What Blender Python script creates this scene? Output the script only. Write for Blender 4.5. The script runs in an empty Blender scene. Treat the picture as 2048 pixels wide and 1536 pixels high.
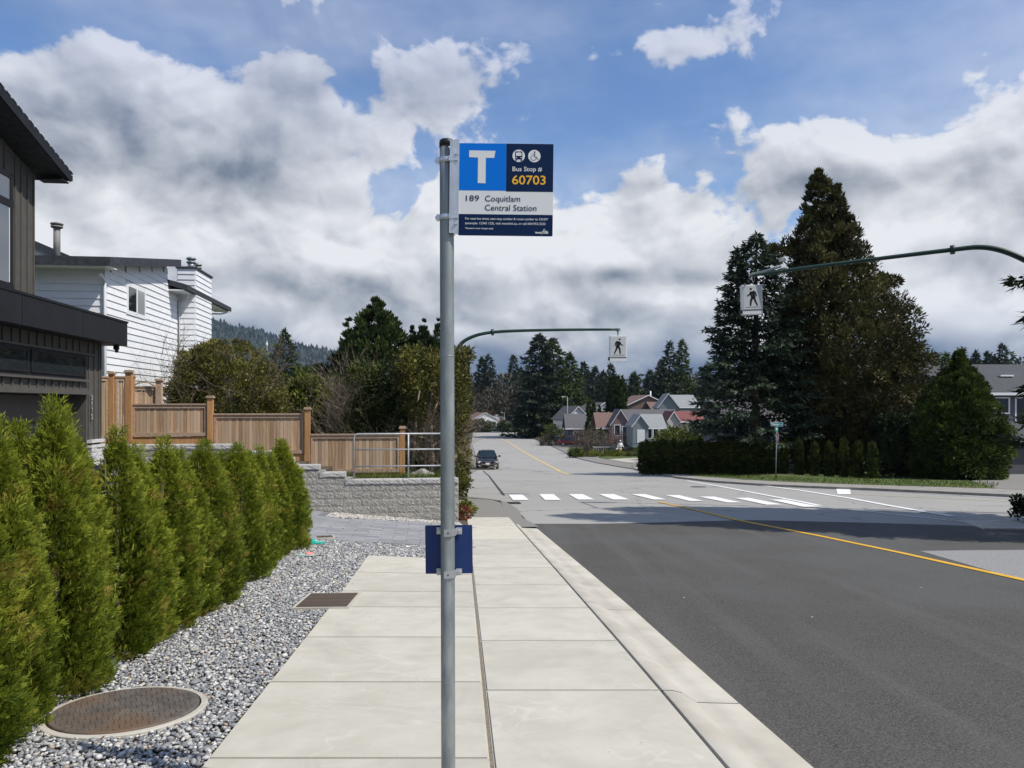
import bpy, bmesh, math, random
import numpy as np
from mathutils import Vector, Matrix
random.seed(7); RNG = np.random.default_rng(11)
SC = bpy.context.scene
COL = SC.collection
F, HY, CX = 1540.0, 810.0, 1024.0          # focal length in photo pixels, eye-level row, centre column
R = math.radians

# ---------------------------------------------------------------- camera
cam = bpy.data.cameras.new('camera'); camo = bpy.data.objects.new('camera', cam); COL.objects.link(camo)
camo.location = (0, 0, 0); camo.rotation_euler = (R(90), 0, 0)
cam.sensor_width = 36; cam.lens = 36*F/2048; cam.shift_y = (HY-768)/2048
cam.clip_start = 0.1; cam.clip_end = 9000
SC.camera = camo

# ---------------------------------------------------------------- sun, sky, exposure
SUN = Vector((1.88, -0.80, 2.70)).normalized()
sl = bpy.data.lights.new('sun', 'SUN'); sl.energy = 4.7; sl.angle = R(0.55); sl.color = (1.0, 0.945, 0.86)
so = bpy.data.objects.new('sun', sl); COL.objects.link(so)
so.rotation_euler = SUN.to_track_quat('Z', 'Y').to_euler()
SC.view_settings.view_transform = 'Standard'; SC.view_settings.look = 'None'
SC.view_settings.exposure = 0.0; SC.view_settings.gamma = 1.0; SC.view_settings.use_curve_mapping = False
W = bpy.data.worlds.new('World'); SC.world = W; W.use_nodes = True
W.cycles.sampling_method = 'MANUAL'; W.cycles.sample_map_resolution = 512

class NT:
    """small helper for node trees"""
    def __init__(s, tree): s.t = tree; s.n = tree.nodes; s.l = tree.links
    def node(s, typ, **kw):
        n = s.n.new(typ)
        for k, v in kw.items(): setattr(n, k, v)
        return n
    def put(s, sock, v):
        if hasattr(v, 'is_output') or isinstance(v, bpy.types.NodeSocket): s.l.new(v, sock)
        else: sock.default_value = v
    def m(s, op, a, b=None, c=None, clamp=False):
        n = s.node('ShaderNodeMath', operation=op); n.use_clamp = clamp
        s.put(n.inputs[0], a)
        if b is not None: s.put(n.inputs[1], b)
        if c is not None: s.put(n.inputs[2], c)
        return n.outputs[0]
    def rng(s, v, a, b, c=0.0, d=1.0, smooth=True):
        n = s.node('ShaderNodeMapRange'); n.interpolation_type = 'SMOOTHSTEP' if smooth else 'LINEAR'
        s.put(n.inputs['Value'], v); s.put(n.inputs['From Min'], a); s.put(n.inputs['From Max'], b)
        s.put(n.inputs['To Min'], c); s.put(n.inputs['To Max'], d)
        return n.outputs[0]
    def xyz(s, x, y, z):
        n = s.node('ShaderNodeCombineXYZ'); s.put(n.inputs[0], x); s.put(n.inputs[1], y); s.put(n.inputs[2], z); return n.outputs[0]
    def noise(s, vec, scale, detail=4.0, rough=0.5, dist=0.0, lac=2.0):
        n = s.node('ShaderNodeTexNoise'); s.put(n.inputs['Vector'], vec); s.put(n.inputs['Scale'], scale)
        n.inputs['Detail'].default_value = detail; n.inputs['Roughness'].default_value = rough
        n.inputs['Distortion'].default_value = dist; n.inputs['Lacunarity'].default_value = lac
        return n.outputs['Fac']
    def mix(s, f, a, b, mode='MIX'):
        n = s.node('ShaderNodeMix', data_type='RGBA', blend_type=mode)
        s.put(n.inputs[0], f)
        for i, v in ((6, a), (7, b)):
            if isinstance(v, tuple) and len(v) == 3: v = (*v, 1)
            s.put(n.inputs[i], v)
        return n.outputs[2]

def build_sky():
    nt = NT(W.node_tree); nt.n.clear()
    tc = nt.node('ShaderNodeTexCoord'); sep = nt.node('ShaderNodeSeparateXYZ')
    nrm = nt.node('ShaderNodeVectorMath', operation='NORMALIZE'); nt.l.new(tc.outputs['Generated'], nrm.inputs[0])
    nt.l.new(nrm.outputs[0], sep.inputs[0])
    X, Y, Z = sep.outputs
    az = nt.m('ARCTAN2', X, Y); el = nt.m('ARCSINE', Z)
    # coverage: towers of cloud round the horizon, open blue overhead, plus single clouds and gaps
    def blob(px, py, wx, wy):
        a = math.atan((px-CX)/F); e = math.atan((HY-py)/F*math.cos(a))
        u = nt.m('MULTIPLY', nt.m('SUBTRACT', az, a), F/wx)
        v = nt.m('MULTIPLY', nt.m('SUBTRACT', el, e), F/wy)
        q = nt.m('ADD', nt.m('MULTIPLY', u, u), nt.m('MULTIPLY', v, v))
        return nt.m('POWER', 2.718, nt.m('MULTIPLY', q, -1.0))
    def total(lst, start):
        acc = start
        for (px, py, wx, wy, amp) in lst:
            acc = nt.m('MULTIPLY_ADD', blob(px, py, wx, wy), amp, acc)
        return acc
    # warped noise coordinates
    base = nt.xyz(az, nt.m('MULTIPLY', el, 1.35), 0.37)
    wn = nt.node('ShaderNodeTexNoise'); nt.l.new(base, wn.inputs['Vector']); wn.inputs['Scale'].default_value = 5.0; wn.inputs['Detail'].default_value = 3
    sub = nt.node('ShaderNodeVectorMath', operation='MULTIPLY_ADD'); nt.l.new(wn.outputs['Color'], sub.inputs[0])
    sub.inputs[1].default_value = (0.09, 0.09, 0.0); nt.l.new(base, sub.inputs[2])
    P = sub.outputs[0]
    off = nt.node('ShaderNodeVectorMath', operation='ADD'); nt.l.new(P, off.inputs[0]); off.inputs[1].default_value = (0.016, 0.034, 0.0)
    n1 = nt.noise(P, 5.2, 9.0, 0.56)
    s1 = nt.noise(P, 5.2, 3.2, 0.52); s2 = nt.noise(off.outputs[0], 5.2, 3.2, 0.52)
    n3 = nt.noise(P, 2.6, 3.0, 0.5)
    def puff(vec, sc_):
        v_ = nt.node('ShaderNodeTexVoronoi', feature='F1'); nt.l.new(vec, v_.inputs['Vector']); v_.inputs['Scale'].default_value = sc_
        v_.inputs['Detail'].default_value = 2.0; v_.inputs['Roughness'].default_value = 0.55; v_.normalize = True
        return v_.outputs['Distance']
    wn2 = nt.node('ShaderNodeTexNoise'); nt.l.new(P, wn2.inputs['Vector']); wn2.inputs['Scale'].default_value = 14.0; wn2.inputs['Detail'].default_value = 4
    P2n = nt.node('ShaderNodeVectorMath', operation='MULTIPLY_ADD'); nt.l.new(wn2.outputs['Color'], P2n.inputs[0]); P2n.inputs[1].default_value = (0.05, 0.05, 0.0); nt.l.new(P, P2n.inputs[2])
    P2o = nt.node('ShaderNodeVectorMath', operation='ADD'); nt.l.new(P2n.outputs[0], P2o.inputs[0]); P2o.inputs[1].default_value = (0.010, 0.020, 0.0)
    v1 = puff(P2n.outputs[0], 11.0); v2 = puff(P2o.outputs[0], 11.0)
    cover0 = nt.m('ADD', nt.rng(el, R(5.0), R(27.0), 0.22, -0.20, False), nt.rng(el, R(0.0), R(7.0), 0.5, 0.0))
    blobs = [ (330, 150, 330, 90, .30), (60, 210, 130, 90, .26), (560, 160, 150, 90, .22), (330, 330, 420, 120, .28), (620, 230, 110, 55, .12),
              (860, 130, 110, 100, .20), (930, 205, 120, 50, .16), (1060, 225, 45, 30, .20), (1280, 80, 150, 45, .17), (1210, 200, 40, 22, .18), (1050, 95, 25, 25, .14),
              (720, 300, 110, 70, .17), (1880, 290, 230, 75, .30), (1850, 90, 300, 90, -.14), (1620, 290, 90, 60, .22), (1300, 390, 100, 50, .30), (1960, 150, 60, 50, .10), (1620, 120, 60, 40, .12),
              (500, 60, 500, 55, -.24), (705, 190, 45, 90, -.30), (735, 330, 40, 30, -.12), (1130, 270, 90, 90, -.22), (1450, 210, 260, 90, -.20), (1150, 370, 60, 60, -.26), (780, 375, 62, 42, -.26), (850, 330, 70, 50, -.18), (1310, 300, 90, 50, -.12),
              (140, 60, 260, 70, -.10), (700, 520, 400, 120, .16), (1400, 520, 500, 110, .18), (2050, 420, 260, 130, .2), (1330, 290, 26, 40, .13), (420, 600, 150, 60, .28), (1350, 525, 130, 45, .25), (1790, 410, 90, 45, .28), (110, 410, 90, 50, .2), (700, 470, 80, 40, .15) ]
    cov = total(blobs, cover0)
    nd = nt.m('MULTIPLY_ADD', nt.noise(P, 15.0, 6.0, 0.6), 0.55, nt.m('MULTIPLY_ADD', v1, -0.55, nt.m('MULTIPLY_ADD', n1, 1.85, -0.50)))
    dens = nt.m('ADD', nd, cov)
    mask = nt.rng(dens, 0.46, 0.62)
    veil = nt.m('MULTIPLY', nt.rng(nt.noise(nt.xyz(az, nt.m('MULTIPLY', el, 2.2), 3.1), 2.2, 5.0, 0.55), 0.36, 0.70), 0.50)
    mask2 = nt.m('MAXIMUM', mask, veil)
    # shade: thick bodies and flat undersides grey, rims toward the sun bright
    nf1 = nt.noise(P, 15.0, 6.0, 0.6); off2 = nt.node('ShaderNodeVectorMath', operation='ADD'); nt.l.new(P, off2.inputs[0]); off2.inputs[1].default_value = (0.005, 0.011, 0.0)
    nf2 = nt.noise(off2.outputs[0], 15.0, 6.0, 0.6)
    rim = nt.m('MULTIPLY_ADD', nt.m('SUBTRACT', nf1, nf2), 1.3, nt.m('MULTIPLY_ADD', nt.m('SUBTRACT', v2, v1), 1.5, nt.m('MULTIPLY', nt.m('SUBTRACT', s1, s2), 3.4)))
    darks = [ (280, 290, 330, 130, .42), (560, 300, 200, 60, .15), (840, 190, 100, 60, .15), (470, 350, 150, 50, .42), (590, 215, 120, 38, .30), (640, 565, 280, 38, .72), (1330, 557, 230, 20, .72), (1010, 640, 700, 60, .30), (1800, 355, 240, 45, .50), (1900, 530, 230, 45, .55),
              (240, 480, 160, 60, .20), (90, 260, 120, 60, .28), (1290, 425, 110, 26, .36), (1230, 545, 80, 16, .35), (1560, 460, 120, 90, .22), (900, 560, 120, 40, .16), (1400, 620, 300, 40, .30), (560, 380, 100, 30, .2),
              (420, 480, 70, 35, -.55), (880, 420, 120, 60, -.40), (230, 400, 70, 40, -.55), (1130, 470, 120, 50, -.45), (1000, 500, 120, 45, -.2), (1860, 640, 150, 45, -.35), (1700, 260, 60, 60, -.3), (1450, 430, 80, 30, -.25), (480, 520, 60, 30, -.25), (1940, 690, 90, 20, -.2) ]
    dkb = nt.m('MULTIPLY', nt.m('MULTIPLY', total(darks, 0.0), 1.15), nt.m('MULTIPLY_ADD', nt.m('SUBTRACT', nf1, 0.5), 1.5, 0.85))
    dk = nt.m('ADD', dkb, nt.rng(dens, 0.55, 1.25, 0.10, 0.50))
    dk = nt.m('ADD', dk, nt.m('MULTIPLY', nt.m('SUBTRACT', n3, 0.5), 1.5))
    dk = nt.m('SUBTRACT', dk, rim)
    dk = nt.rng(dk, 0.0, 1.36, 0.0, 1.0, False)
    white = (0.90, 0.915, 0.95); grey = (0.185, 0.225, 0.295)
    cc = nt.mix(dk, white, grey)
    lowc = nt.rng(nt.m('MULTIPLY_ADD', nt.m('SUBTRACT', s1, 0.5), 0.20, el), R(1.0), R(6.8), 1.0, 0.0)
    lowc = nt.m('MULTIPLY', lowc, nt.rng(n3, 0.30, 0.70, 1.0, 0.5))
    cc = nt.mix(nt.m('MULTIPLY', lowc, 0.92), cc, (0.17, 0.235, 0.355))
    low2 = nt.m('MULTIPLY', nt.rng(nt.m('MULTIPLY_ADD', nt.m('SUBTRACT', s1, 0.5), 0.16, el), R(1.8), R(5.2), 1.0, 0.0), nt.rng(nf1, 0.30, 0.62, 1.0, 0.62))
    cc = nt.mix(nt.m('MULTIPLY', low2, 0.9), cc, (0.095, 0.155, 0.285))
    upc = nt.rng(el, R(12), R(30), 0.0, 0.62)
    cc = nt.mix(upc, cc, (0.43, 0.51, 0.76))
    sky = nt.node('ShaderNodeTexSky'); sky.sky_type = 'NISHITA'; sky.sun_disc = False
    sky.sun_elevation = math.asin(SUN.z); sky.sun_rotation = math.atan2(SUN.x, SUN.y)
    sky.air_density = 1.0; sky.dust_density = 0.6; sky.ozone_density = 2.5
    b1 = nt.node('ShaderNodeBackground'); b2 = nt.node('ShaderNodeBackground')
    tint = nt.mix(1.0, sky.outputs[0], (0.84, 1.0, 1.20), 'MULTIPLY')
    nt.l.new(tint, b1.inputs[0]); b1.inputs[1].default_value = 0.125
    nt.l.new(cc, b2.inputs[0]); b2.inputs[1].default_value = 0.94
    mx = nt.node('ShaderNodeMixShader'); nt.l.new(mask2, mx.inputs[0]); nt.l.new(b1.outputs[0], mx.inputs[1]); nt.l.new(b2.outputs[0], mx.inputs[2])
    out = nt.node('ShaderNodeOutputWorld'); nt.l.new(mx.outputs[0], out.inputs[0])
build_sky()

# ---------------------------------------------------------------- terrain
GY = [-30, 0, 60, 80, 110, 140, 168, 188, 200, 215, 240, 270, 320, 600, 1200]
GZ = [0.15, -1.6, -5.1, -5.60, -6.25, -6.78, -7.30, -7.28, -7.06, -7.75, -9.3, -10.8, -12.5, -14, -10]
def base(y): return float(np.interp(y, GY, GZ))
def smooth(a, b, x):
    t = min(1, max(0, (x-a)/(b-a))); return t*t*(3-2*t)
def g(x, y):
    """height of the land; the driveway side rises towards the garage"""
    z = base(y)
    L = -(x + 0.068*y)
    if L > 0 and y < 40: z += 0.09*min(L, 8.5)*smooth(7, 15, y)
    return z
def G(px, py, dz=0.0):
    """where the sight line through a photo pixel meets the land"""
    u = (px-CX)/F; v = (HY-py)/F
    lo, y = 0.5, 0.5
    while y < 1200:
        if g(u*y, y)+dz >= v*y: break
        lo = y; y *= 1.02
    hi = y
    for _ in range(30):
        m = (lo+hi)/2
        if g(u*m, m)+dz >= v*m: hi = m
        else: lo = m
    return (u*hi, hi)
def PX(px, py, D): return ((px-CX)/F*D, D, (HY-py)/F*D)

# ---------------------------------------------------------------- object helpers
def link(o, parent=None):
    COL.objects.link(o)
    if parent is not None: o.parent = parent
    return o
def tag(o, label=None, cat=None, group=None, kind=None):
    if label: o['label'] = label
    if cat: o['category'] = cat
    if group: o['group'] = group
    if kind: o['kind'] = kind
    return o
def thing(name, label, cat, loc=(0, 0, 0), rz=0.0, group=None, kind=None):
    o = bpy.data.objects.new(name, None); o.location = loc; o.rotation_euler = (0, 0, rz); o.empty_display_size = 0.2
    return tag(link(o), label, cat, group, kind)
def copy_tree(o, parent=None):
    c = o.copy(); COL.objects.link(c)
    if parent is not None: c.parent = parent
    for ch in list(o.children): copy_tree(ch, c)
    return c
def np_mesh(name, verts, faces, mats, smooth_=False, fattr=None):
    """verts (N,3), faces (M,k) arrays"""
    me = bpy.data.meshes.new(name)
    verts = np.asarray(verts, np.float32); faces = np.asarray(faces, np.int32)
    M, k = faces.shape
    me.vertices.add(len(verts)); me.vertices.foreach_set('co', verts.ravel())
    me.loops.add(M*k); me.loops.foreach_set('vertex_index', faces.ravel())
    me.polygons.add(M); me.polygons.foreach_set('loop_start', np.arange(0, M*k, k, dtype=np.int32))
    if smooth_: me.polygons.foreach_set('use_smooth', np.ones(M, bool))
    if fattr is not None:
        a = me.attributes.new('v', 'FLOAT', 'FACE'); a.data.foreach_set('value', np.asarray(fattr, np.float32))
    me.update(calc_edges=True)
    for m_ in (mats if isinstance(mats, (list, tuple)) else [mats]): me.materials.append(m_)
    return me
class MB:
    """collects boxes, prisms, tubes; build() links them as one mesh object"""
    def __init__(s): s.b = bmesh.new(); s.mi = 0
    def face(s, pts):
        f = s.b.faces.new([s.b.verts.new(p) for p in pts]); f.material_index = s.mi; return f
    def poly(s, quads):
        idx = {}
        for q in quads:
            vs = []
            for p in q:
                k = (round(p[0], 5), round(p[1], 5), round(p[2], 5))
                if k not in idx: idx[k] = s.b.verts.new(p)
                vs.append(idx[k])
            if len(set(vs)) > 2:
                try: s.b.faces.new(vs).material_index = s.mi
                except ValueError: pass
        return s
    def prism(s, pts, dvec):
        """closed prism: polygon pts swept by dvec"""
        d = Vector(dvec); a = [Vector(p) for p in pts]; b = [p+d for p in a]; n = len(a)
        va = [s.b.verts.new(p) for p in a]; vb = [s.b.verts.new(p) for p in b]
        fs = [s.b.faces.new(va[::-1]), s.b.faces.new(vb)]
        for i in range(n): fs.append(s.b.faces.new([va[i], va[(i+1) % n], vb[(i+1) % n], vb[i]]))
        for f in fs: f.material_index = s.mi
        return s
    def box(s, x0, x1, y0, y1, z0, z1):
        return s.prism([(x0, y0, z0), (x1, y0, z0), (x1, y1, z0), (x0, y1, z0)], (0, 0, z1-z0))
    def obox(s, c, sz, rz=0.0, rx=0.0, ry=0.0):
        M = Matrix.Translation(c) @ Matrix.Rotation(rz, 4, 'Z') @ Matrix.Rotation(rx, 4, 'X') @ Matrix.Rotation(ry, 4, 'Y')
        hx, hy, hz = sz[0]/2, sz[1]/2, sz[2]/2
        p = [M @ Vector((x, y, -hz)) for x, y in ((-hx, -hy), (hx, -hy), (hx, hy), (-hx, hy))]
        return s.prism(p, (M.to_3x3() @ Vector((0, 0, 2*hz))))
    def tube(s, pts, r, n=10, cap=True):
        pts = [Vector(p) for p in pts]; rs = r if isinstance(r, (list, tuple)) else [r]*len(pts)
        rings = []
        up0 = Vector((0, 0, 1))
        for i, p in enumerate(pts):
            t = (pts[min(i+1, len(pts)-1)]-pts[max(i-1, 0)]).normalized()
            a = up0 if abs(t.z) < 0.9 else Vector((1, 0, 0))
            u = t.cross(a).normalized(); v = t.cross(u).normalized()
            rings.append([s.b.verts.new(p+(u*math.cos(k/n*2*math.pi)+v*math.sin(k/n*2*math.pi))*rs[i]) for k in range(n)])
        fs = []
        for i in range(len(rings)-1):
            for k in range(n):
                f = s.b.faces.new([rings[i][k], rings[i][(k+1) % n], rings[i+1][(k+1) % n], rings[i+1][k]]); f.smooth = True; fs.append(f)
        if cap and n > 2: fs += [s.b.faces.new(rings[0][::-1]), s.b.faces.new(rings[-1])]
        for f in fs: f.material_index = s.mi
        return s
    def lathe(s, prof, c=(0, 0, 0), n=20, sy=1.0):
        rings = []
        for (r, z) in prof:
            rings.append([s.b.verts.new((c[0]+r*math.cos(k/n*2*math.pi), c[1]+sy*r*math.sin(k/n*2*math.pi), c[2]+z)) for k in range(n)])
        for i in range(len(rings)-1):
            for k in range(n):
                f = s.b.faces.new([rings[i][k], rings[i][(k+1) % n], rings[i+1][(k+1) % n], rings[i+1][k]]); f.smooth = True; f.material_index = s.mi
        for f in (s.b.faces.new(rings[0][::-1]), s.b.faces.new(rings[-1])): f.material_index = s.mi
        return s
    def bevel(s, w, seg=1):
        bmesh.ops.remove_doubles(s.b, verts=s.b.verts, dist=1e-5)
        bmesh.ops.bevel(s.b, geom=[e for e in s.b.edges if len(e.link_faces) == 2 and e.calc_face_angle(0) > 0.6], offset=w, segments=seg, affect='EDGES', clamp_overlap=True)
        return s
    def mesh(s, name, mats):
        bmesh.ops.recalc_face_normals(s.b, faces=s.b.faces)
        me = bpy.data.meshes.new(name); s.b.to_mesh(me); s.b.free()
        for m_ in (mats if isinstance(mats, (list, tuple)) else [mats]): me.materials.append(m_)
        return me
    def build(s, name, mats, parent=None):
        return link(bpy.data.objects.new(name, s.mesh(name, mats)), parent)
def part(name, me, parent, loc=(0, 0, 0), rot=(0, 0, 0), sc=(1, 1, 1)):
    o = bpy.data.objects.new(name, me); o.location = loc; o.rotation_euler = rot; o.scale = sc
    return link(o, parent)

# ---------------------------------------------------------------- materials
MATS = {}
def mat(name, c1, c2=None, scale=8.0, detail=5.0, bump=0.0, bscale=None, rough=0.8, metal=0.0, stretch=(1, 1, 1), coord='Object', big=None, bigscale=0.6,
        spec=0.35, obj_var=0.0, fn=None, dirt=None, bdist=0.02):
    """noise-driven surface; coord Object or World; obj_var = brightness change from piece to piece"""
    if name in MATS: return MATS[name]
    m_ = bpy.data.materials.new(name); m_.use_nodes = True; nt = NT(m_.node_tree); nt.n.clear()
    if coord == 'World':
        geo = nt.node('ShaderNodeNewGeometry'); vec = geo.outputs['Position']
    else:
        tc = nt.node('ShaderNodeTexCoord'); vec = tc.outputs['Object']
    mp = nt.node('ShaderNodeMapping'); nt.l.new(vec, mp.inputs[0]); mp.inputs['Scale'].default_value = stretch
    v = mp.outputs[0]
    oi = None
    if obj_var:
        oi = nt.node('ShaderNodeObjectInfo')
        ad = nt.node('ShaderNodeVectorMath', operation='ADD'); nt.l.new(v, ad.inputs[0])
        sc_ = nt.m('MULTIPLY', oi.outputs['Random'], 37.0)
        nt.l.new(nt.xyz(sc_, sc_, sc_), ad.inputs[1]); v = ad.outputs[0]
    col = c1
    nf = None
    if c2 is not None:
        nf = nt.rng(nt.noise(v, scale, detail, 0.6), 0.30, 0.70)
        col = nt.mix(nf, c1, c2)
    if big is not None:
        col = nt.mix(nt.rng(nt.noise(v, bigscale, 4.0, 0.55, 0.4), 0.42, 0.66), col, big)
    if dirt is not None:
        col = nt.mix(nt.m('MULTIPLY', nt.rng(nt.noise(v, scale*0.35, 8.0, 0.7), 0.55, 0.72), dirt[1]), col, dirt[0])
    if obj_var:
        br = nt.rng(oi.outputs['Random'], 0, 1, 1-obj_var, 1+obj_var, False)
        col = nt.mix(1.0, col, nt.xyz(br, br, br), 'MULTIPLY')
    if fn: col = fn(nt, v, col)
    bs = nt.node('ShaderNodeBsdfPrincipled'); nt.put(bs.inputs['Base Color'], (*col, 1) if isinstance(col, tuple) else col)
    bs.inputs['Roughness'].default_value = rough; bs.inputs['Metallic'].default_value = metal; bs.inputs['Specular IOR Level'].default_value = spec
    if bump:
        bp = nt.node('ShaderNodeBump'); bp.inputs['Strength'].default_value = bump; bp.inputs['Distance'].default_value = bdist
        nt.l.new(nt.noise(v, bscale or scale*3, 6.0, 0.62), bp.inputs['Height']); nt.l.new(bp.outputs[0], bs.inputs['Normal'])
    out = nt.node('ShaderNodeOutputMaterial'); nt.l.new(bs.outputs[0], out.inputs[0])
    MATS[name] = m_; return m_
def leafmat(name, dark, mid, light, trans=0.25, rough=0.6, nscale=1.5, obj_var=0.12, alt=None):
    """foliage: colour from the leaf's own value v and a slow patch noise"""
    if name in MATS: return MATS[name]
    m_ = bpy.data.materials.new(name); m_.use_nodes = True; nt = NT(m_.node_tree); nt.n.clear()
    at = nt.node('ShaderNodeAttribute'); at.attribute_name = 'v'
    tc = nt.node('ShaderNodeTexCoord')
    nz = nt.noise(tc.outputs['Object'], nscale, 3.0, 0.6)
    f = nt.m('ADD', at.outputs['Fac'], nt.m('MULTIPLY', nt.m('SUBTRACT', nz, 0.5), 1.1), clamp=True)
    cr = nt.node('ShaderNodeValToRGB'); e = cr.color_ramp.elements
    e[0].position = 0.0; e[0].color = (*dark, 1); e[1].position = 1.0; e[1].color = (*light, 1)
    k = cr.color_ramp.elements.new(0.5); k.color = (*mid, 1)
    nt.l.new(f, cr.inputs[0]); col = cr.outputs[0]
    if alt: col = nt.mix(nt.rng(nt.noise(tc.outputs['Object'], nscale*1.7, 4.0, 0.6), 0.56, 0.66), col, alt)
    oi = nt.node('ShaderNodeObjectInfo'); br = nt.rng(oi.outputs['Random'], 0, 1, 1-obj_var, 1+obj_var, False)
    col = nt.mix(1.0, col, nt.xyz(br, br, br), 'MULTIPLY')
    d = nt.node('ShaderNodeBsdfPrincipled'); nt.l.new(col, d.inputs['Base Color']); d.inputs['Roughness'].default_value = rough; d.inputs['Specular IOR Level'].default_value = 0.22
    t = nt.node('ShaderNodeBsdfTranslucent'); nt.l.new(col, t.inputs[0])
    mx = nt.node('ShaderNodeMixShader'); mx.inputs[0].default_value = trans; nt.l.new(d.outputs[0], mx.inputs[1]); nt.l.new(t.outputs[0], mx.inputs[2])
    out = nt.node('ShaderNodeOutputMaterial'); nt.l.new(mx.outputs[0], out.inputs[0])
    MATS[name] = m_; return m_
def glass(name, tint=(0.02, 0.025, 0.03), rough=0.03):
    return mat(name, tint, rough=rough, spec=0.9)
def plain(name, c, rough=0.6, metal=0.0, spec=0.4): return mat(name, c, rough=rough, metal=metal, spec=spec)

def streaks(nt, v, col):
    """trowel and broom marks in the concrete"""
    mpw = nt.node('ShaderNodeMapping'); nt.l.new(v, mpw.inputs[0]); mpw.inputs['Scale'].default_value = (1.0, 9.0, 1.0); mpw.inputs['Rotation'].default_value = (0, 0, 0.06)
    bn = nt.noise(mpw.outputs[0], 3.2, 6, 0.7, 0.9)
    ar = nt.node('ShaderNodeTexVoronoi', feature='DISTANCE_TO_EDGE'); q = nt.node('ShaderNodeTexNoise'); nt.l.new(v, q.inputs['Vector']); q.inputs['Scale'].default_value = 2.0
    qa = nt.node('ShaderNodeVectorMath', operation='MULTIPLY_ADD'); nt.l.new(q.outputs['Color'], qa.inputs[0]); qa.inputs[1].default_value = (1.4, .5, 0); nt.l.new(v, qa.inputs[2]); nt.l.new(qa.outputs[0], ar.inputs[0]); ar.inputs['Scale'].default_value = 2.6
    swirl = nt.m('MULTIPLY', nt.rng(ar.outputs['Distance'], 0.0, 0.05, 1.0, 0.0), nt.rng(nt.noise(v, 1.6, 4, .7), .46, .66))
    col = nt.mix(nt.m('MULTIPLY', nt.rng(bn, 0.52, 0.72), 0.28), col, (0.40, 0.38, 0.325))
    col = nt.mix(nt.m('MULTIPLY', swirl, 0.38), col, (0.62, 0.60, 0.53))
    n = nt.noise(v, 1.3, 5, 0.7, 1.2)
    col = nt.mix(nt.m('MULTIPLY', nt.rng(n, 0.45, 0.75), 0.6), col, (0.385, 0.365, 0.315))
    sp = nt.node('ShaderNodeTexVoronoi'); nt.l.new(v, sp.inputs[0]); sp.inputs['Scale'].default_value = 5.5
    return nt.mix(nt.rng(sp.outputs['Distance'], 0.012, 0.035, 0.7, 0.0), col, (0.13, 0.11, 0.09))
CONC = mat('concrete', (0.455, 0.428, 0.355), (0.52, 0.493, 0.42), scale=2.5, bump=0.18, bscale=60, rough=0.9, coord='World', obj_var=0.045, fn=streaks, bdist=0.004)
CONCW = mat('warm_concrete', (0.53, 0.49, 0.40), (0.58, 0.54, 0.45), scale=3, bump=0.18, bscale=60, rough=0.9, coord='World', obj_var=0.03, bdist=0.004)
CONCK = mat('kerb_concrete', (0.40, 0.372, 0.31), (0.49, 0.462, 0.395), scale=2.2, bump=0.3, bscale=45, rough=0.92, coord='World', obj_var=0.03, dirt=((0.25, 0.23, 0.19), 0.5), bdist=0.006)
def asph_lines(nt, v, col):
    mp = nt.node('ShaderNodeMapping'); nt.l.new(v, mp.inputs[0]); mp.inputs['Rotation'].default_value = (0, 0, R(-4.5)); mp.inputs['Scale'].default_value = (1.5, 0.06, 1)
    n = nt.noise(mp.outputs[0], 1.6, 5, 0.6)
    col = nt.mix(nt.m('MULTIPLY', nt.rng(n, 0.46, 0.70), 0.38), col, nt.mix(nt.rng(nt.noise(v, 60, 3, .6), .3, .7), (0.085, 0.083, 0.078), (0.165, 0.160, 0.150)))
    n5 = nt.noise(v, 0.22, 4, .6)
    col = nt.mix(nt.m('MULTIPLY', nt.rng(n5, 0.42, 0.62), 0.55), col, nt.mix(nt.rng(nt.noise(v, 75, 3, .6), .3, .7), (0.075, 0.079, 0.077), (0.135, 0.140, 0.137)))
    s = nt.node('ShaderNodeTexVoronoi'); nt.l.new(v, s.inputs[0]); s.inputs['Scale'].default_value = 1.1
    return nt.mix(nt.rng(s.outputs['Distance'], 0.010, 0.016, 1.0, 0.0), col, (0.6, 0.6, 0.58))
ASPH_N = mat('new_asphalt', (0.042, 0.039, 0.034), (0.125, 0.119, 0.107), scale=70, detail=4, bump=0.9, bscale=90, rough=0.9, spec=.2, coord='World', dirt=((.030, .029, .027), .4), fn=asph_lines, bdist=0.008)
def old_cracks(nt, v, col):
    n = nt.noise(v, 0.8, 6, 0.7, 0.8)
    col = nt.mix(nt.m('MULTIPLY', nt.rng(n, 0.60, 0.68), 0.35), col, (0.17, 0.165, 0.155))
    a = nt.node('ShaderNodeTexVoronoi', feature='DISTANCE_TO_EDGE'); wn = nt.node('ShaderNodeVectorMath', operation='ADD'); nt.l.new(v, wn.inputs[0])
    q = nt.m('MULTIPLY', nt.noise(v, 1.2, 4, 0.6), 1.6); nt.l.new(nt.xyz(q, q, q), wn.inputs[1]); nt.l.new(wn.outputs[0], a.inputs[0]); a.inputs['Scale'].default_value = 0.16
    return nt.mix(nt.m('MULTIPLY', nt.rng(a.outputs['Distance'], 0.001, 0.007, 1.0, 0.0), nt.rng(n, 0.35, 0.6)), col, (0.07, 0.07, 0.07))
ASPH_O = mat('old_asphalt', (0.275, 0.266, 0.243), (0.375, 0.365, 0.337), scale=70, detail=3, bump=0.4, bscale=110, rough=0.9, coord='World', big=(0.30, 0.291, 0.268), bigscale=0.25, fn=old_cracks, bdist=0.006)
ASPH_G = mat('coarse_asphalt', (0.17, 0.17, 0.165), (0.34, 0.335, 0.325), scale=60, detail=2, bump=0.6, bscale=90, rough=0.9, coord='World', bdist=0.008)
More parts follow.
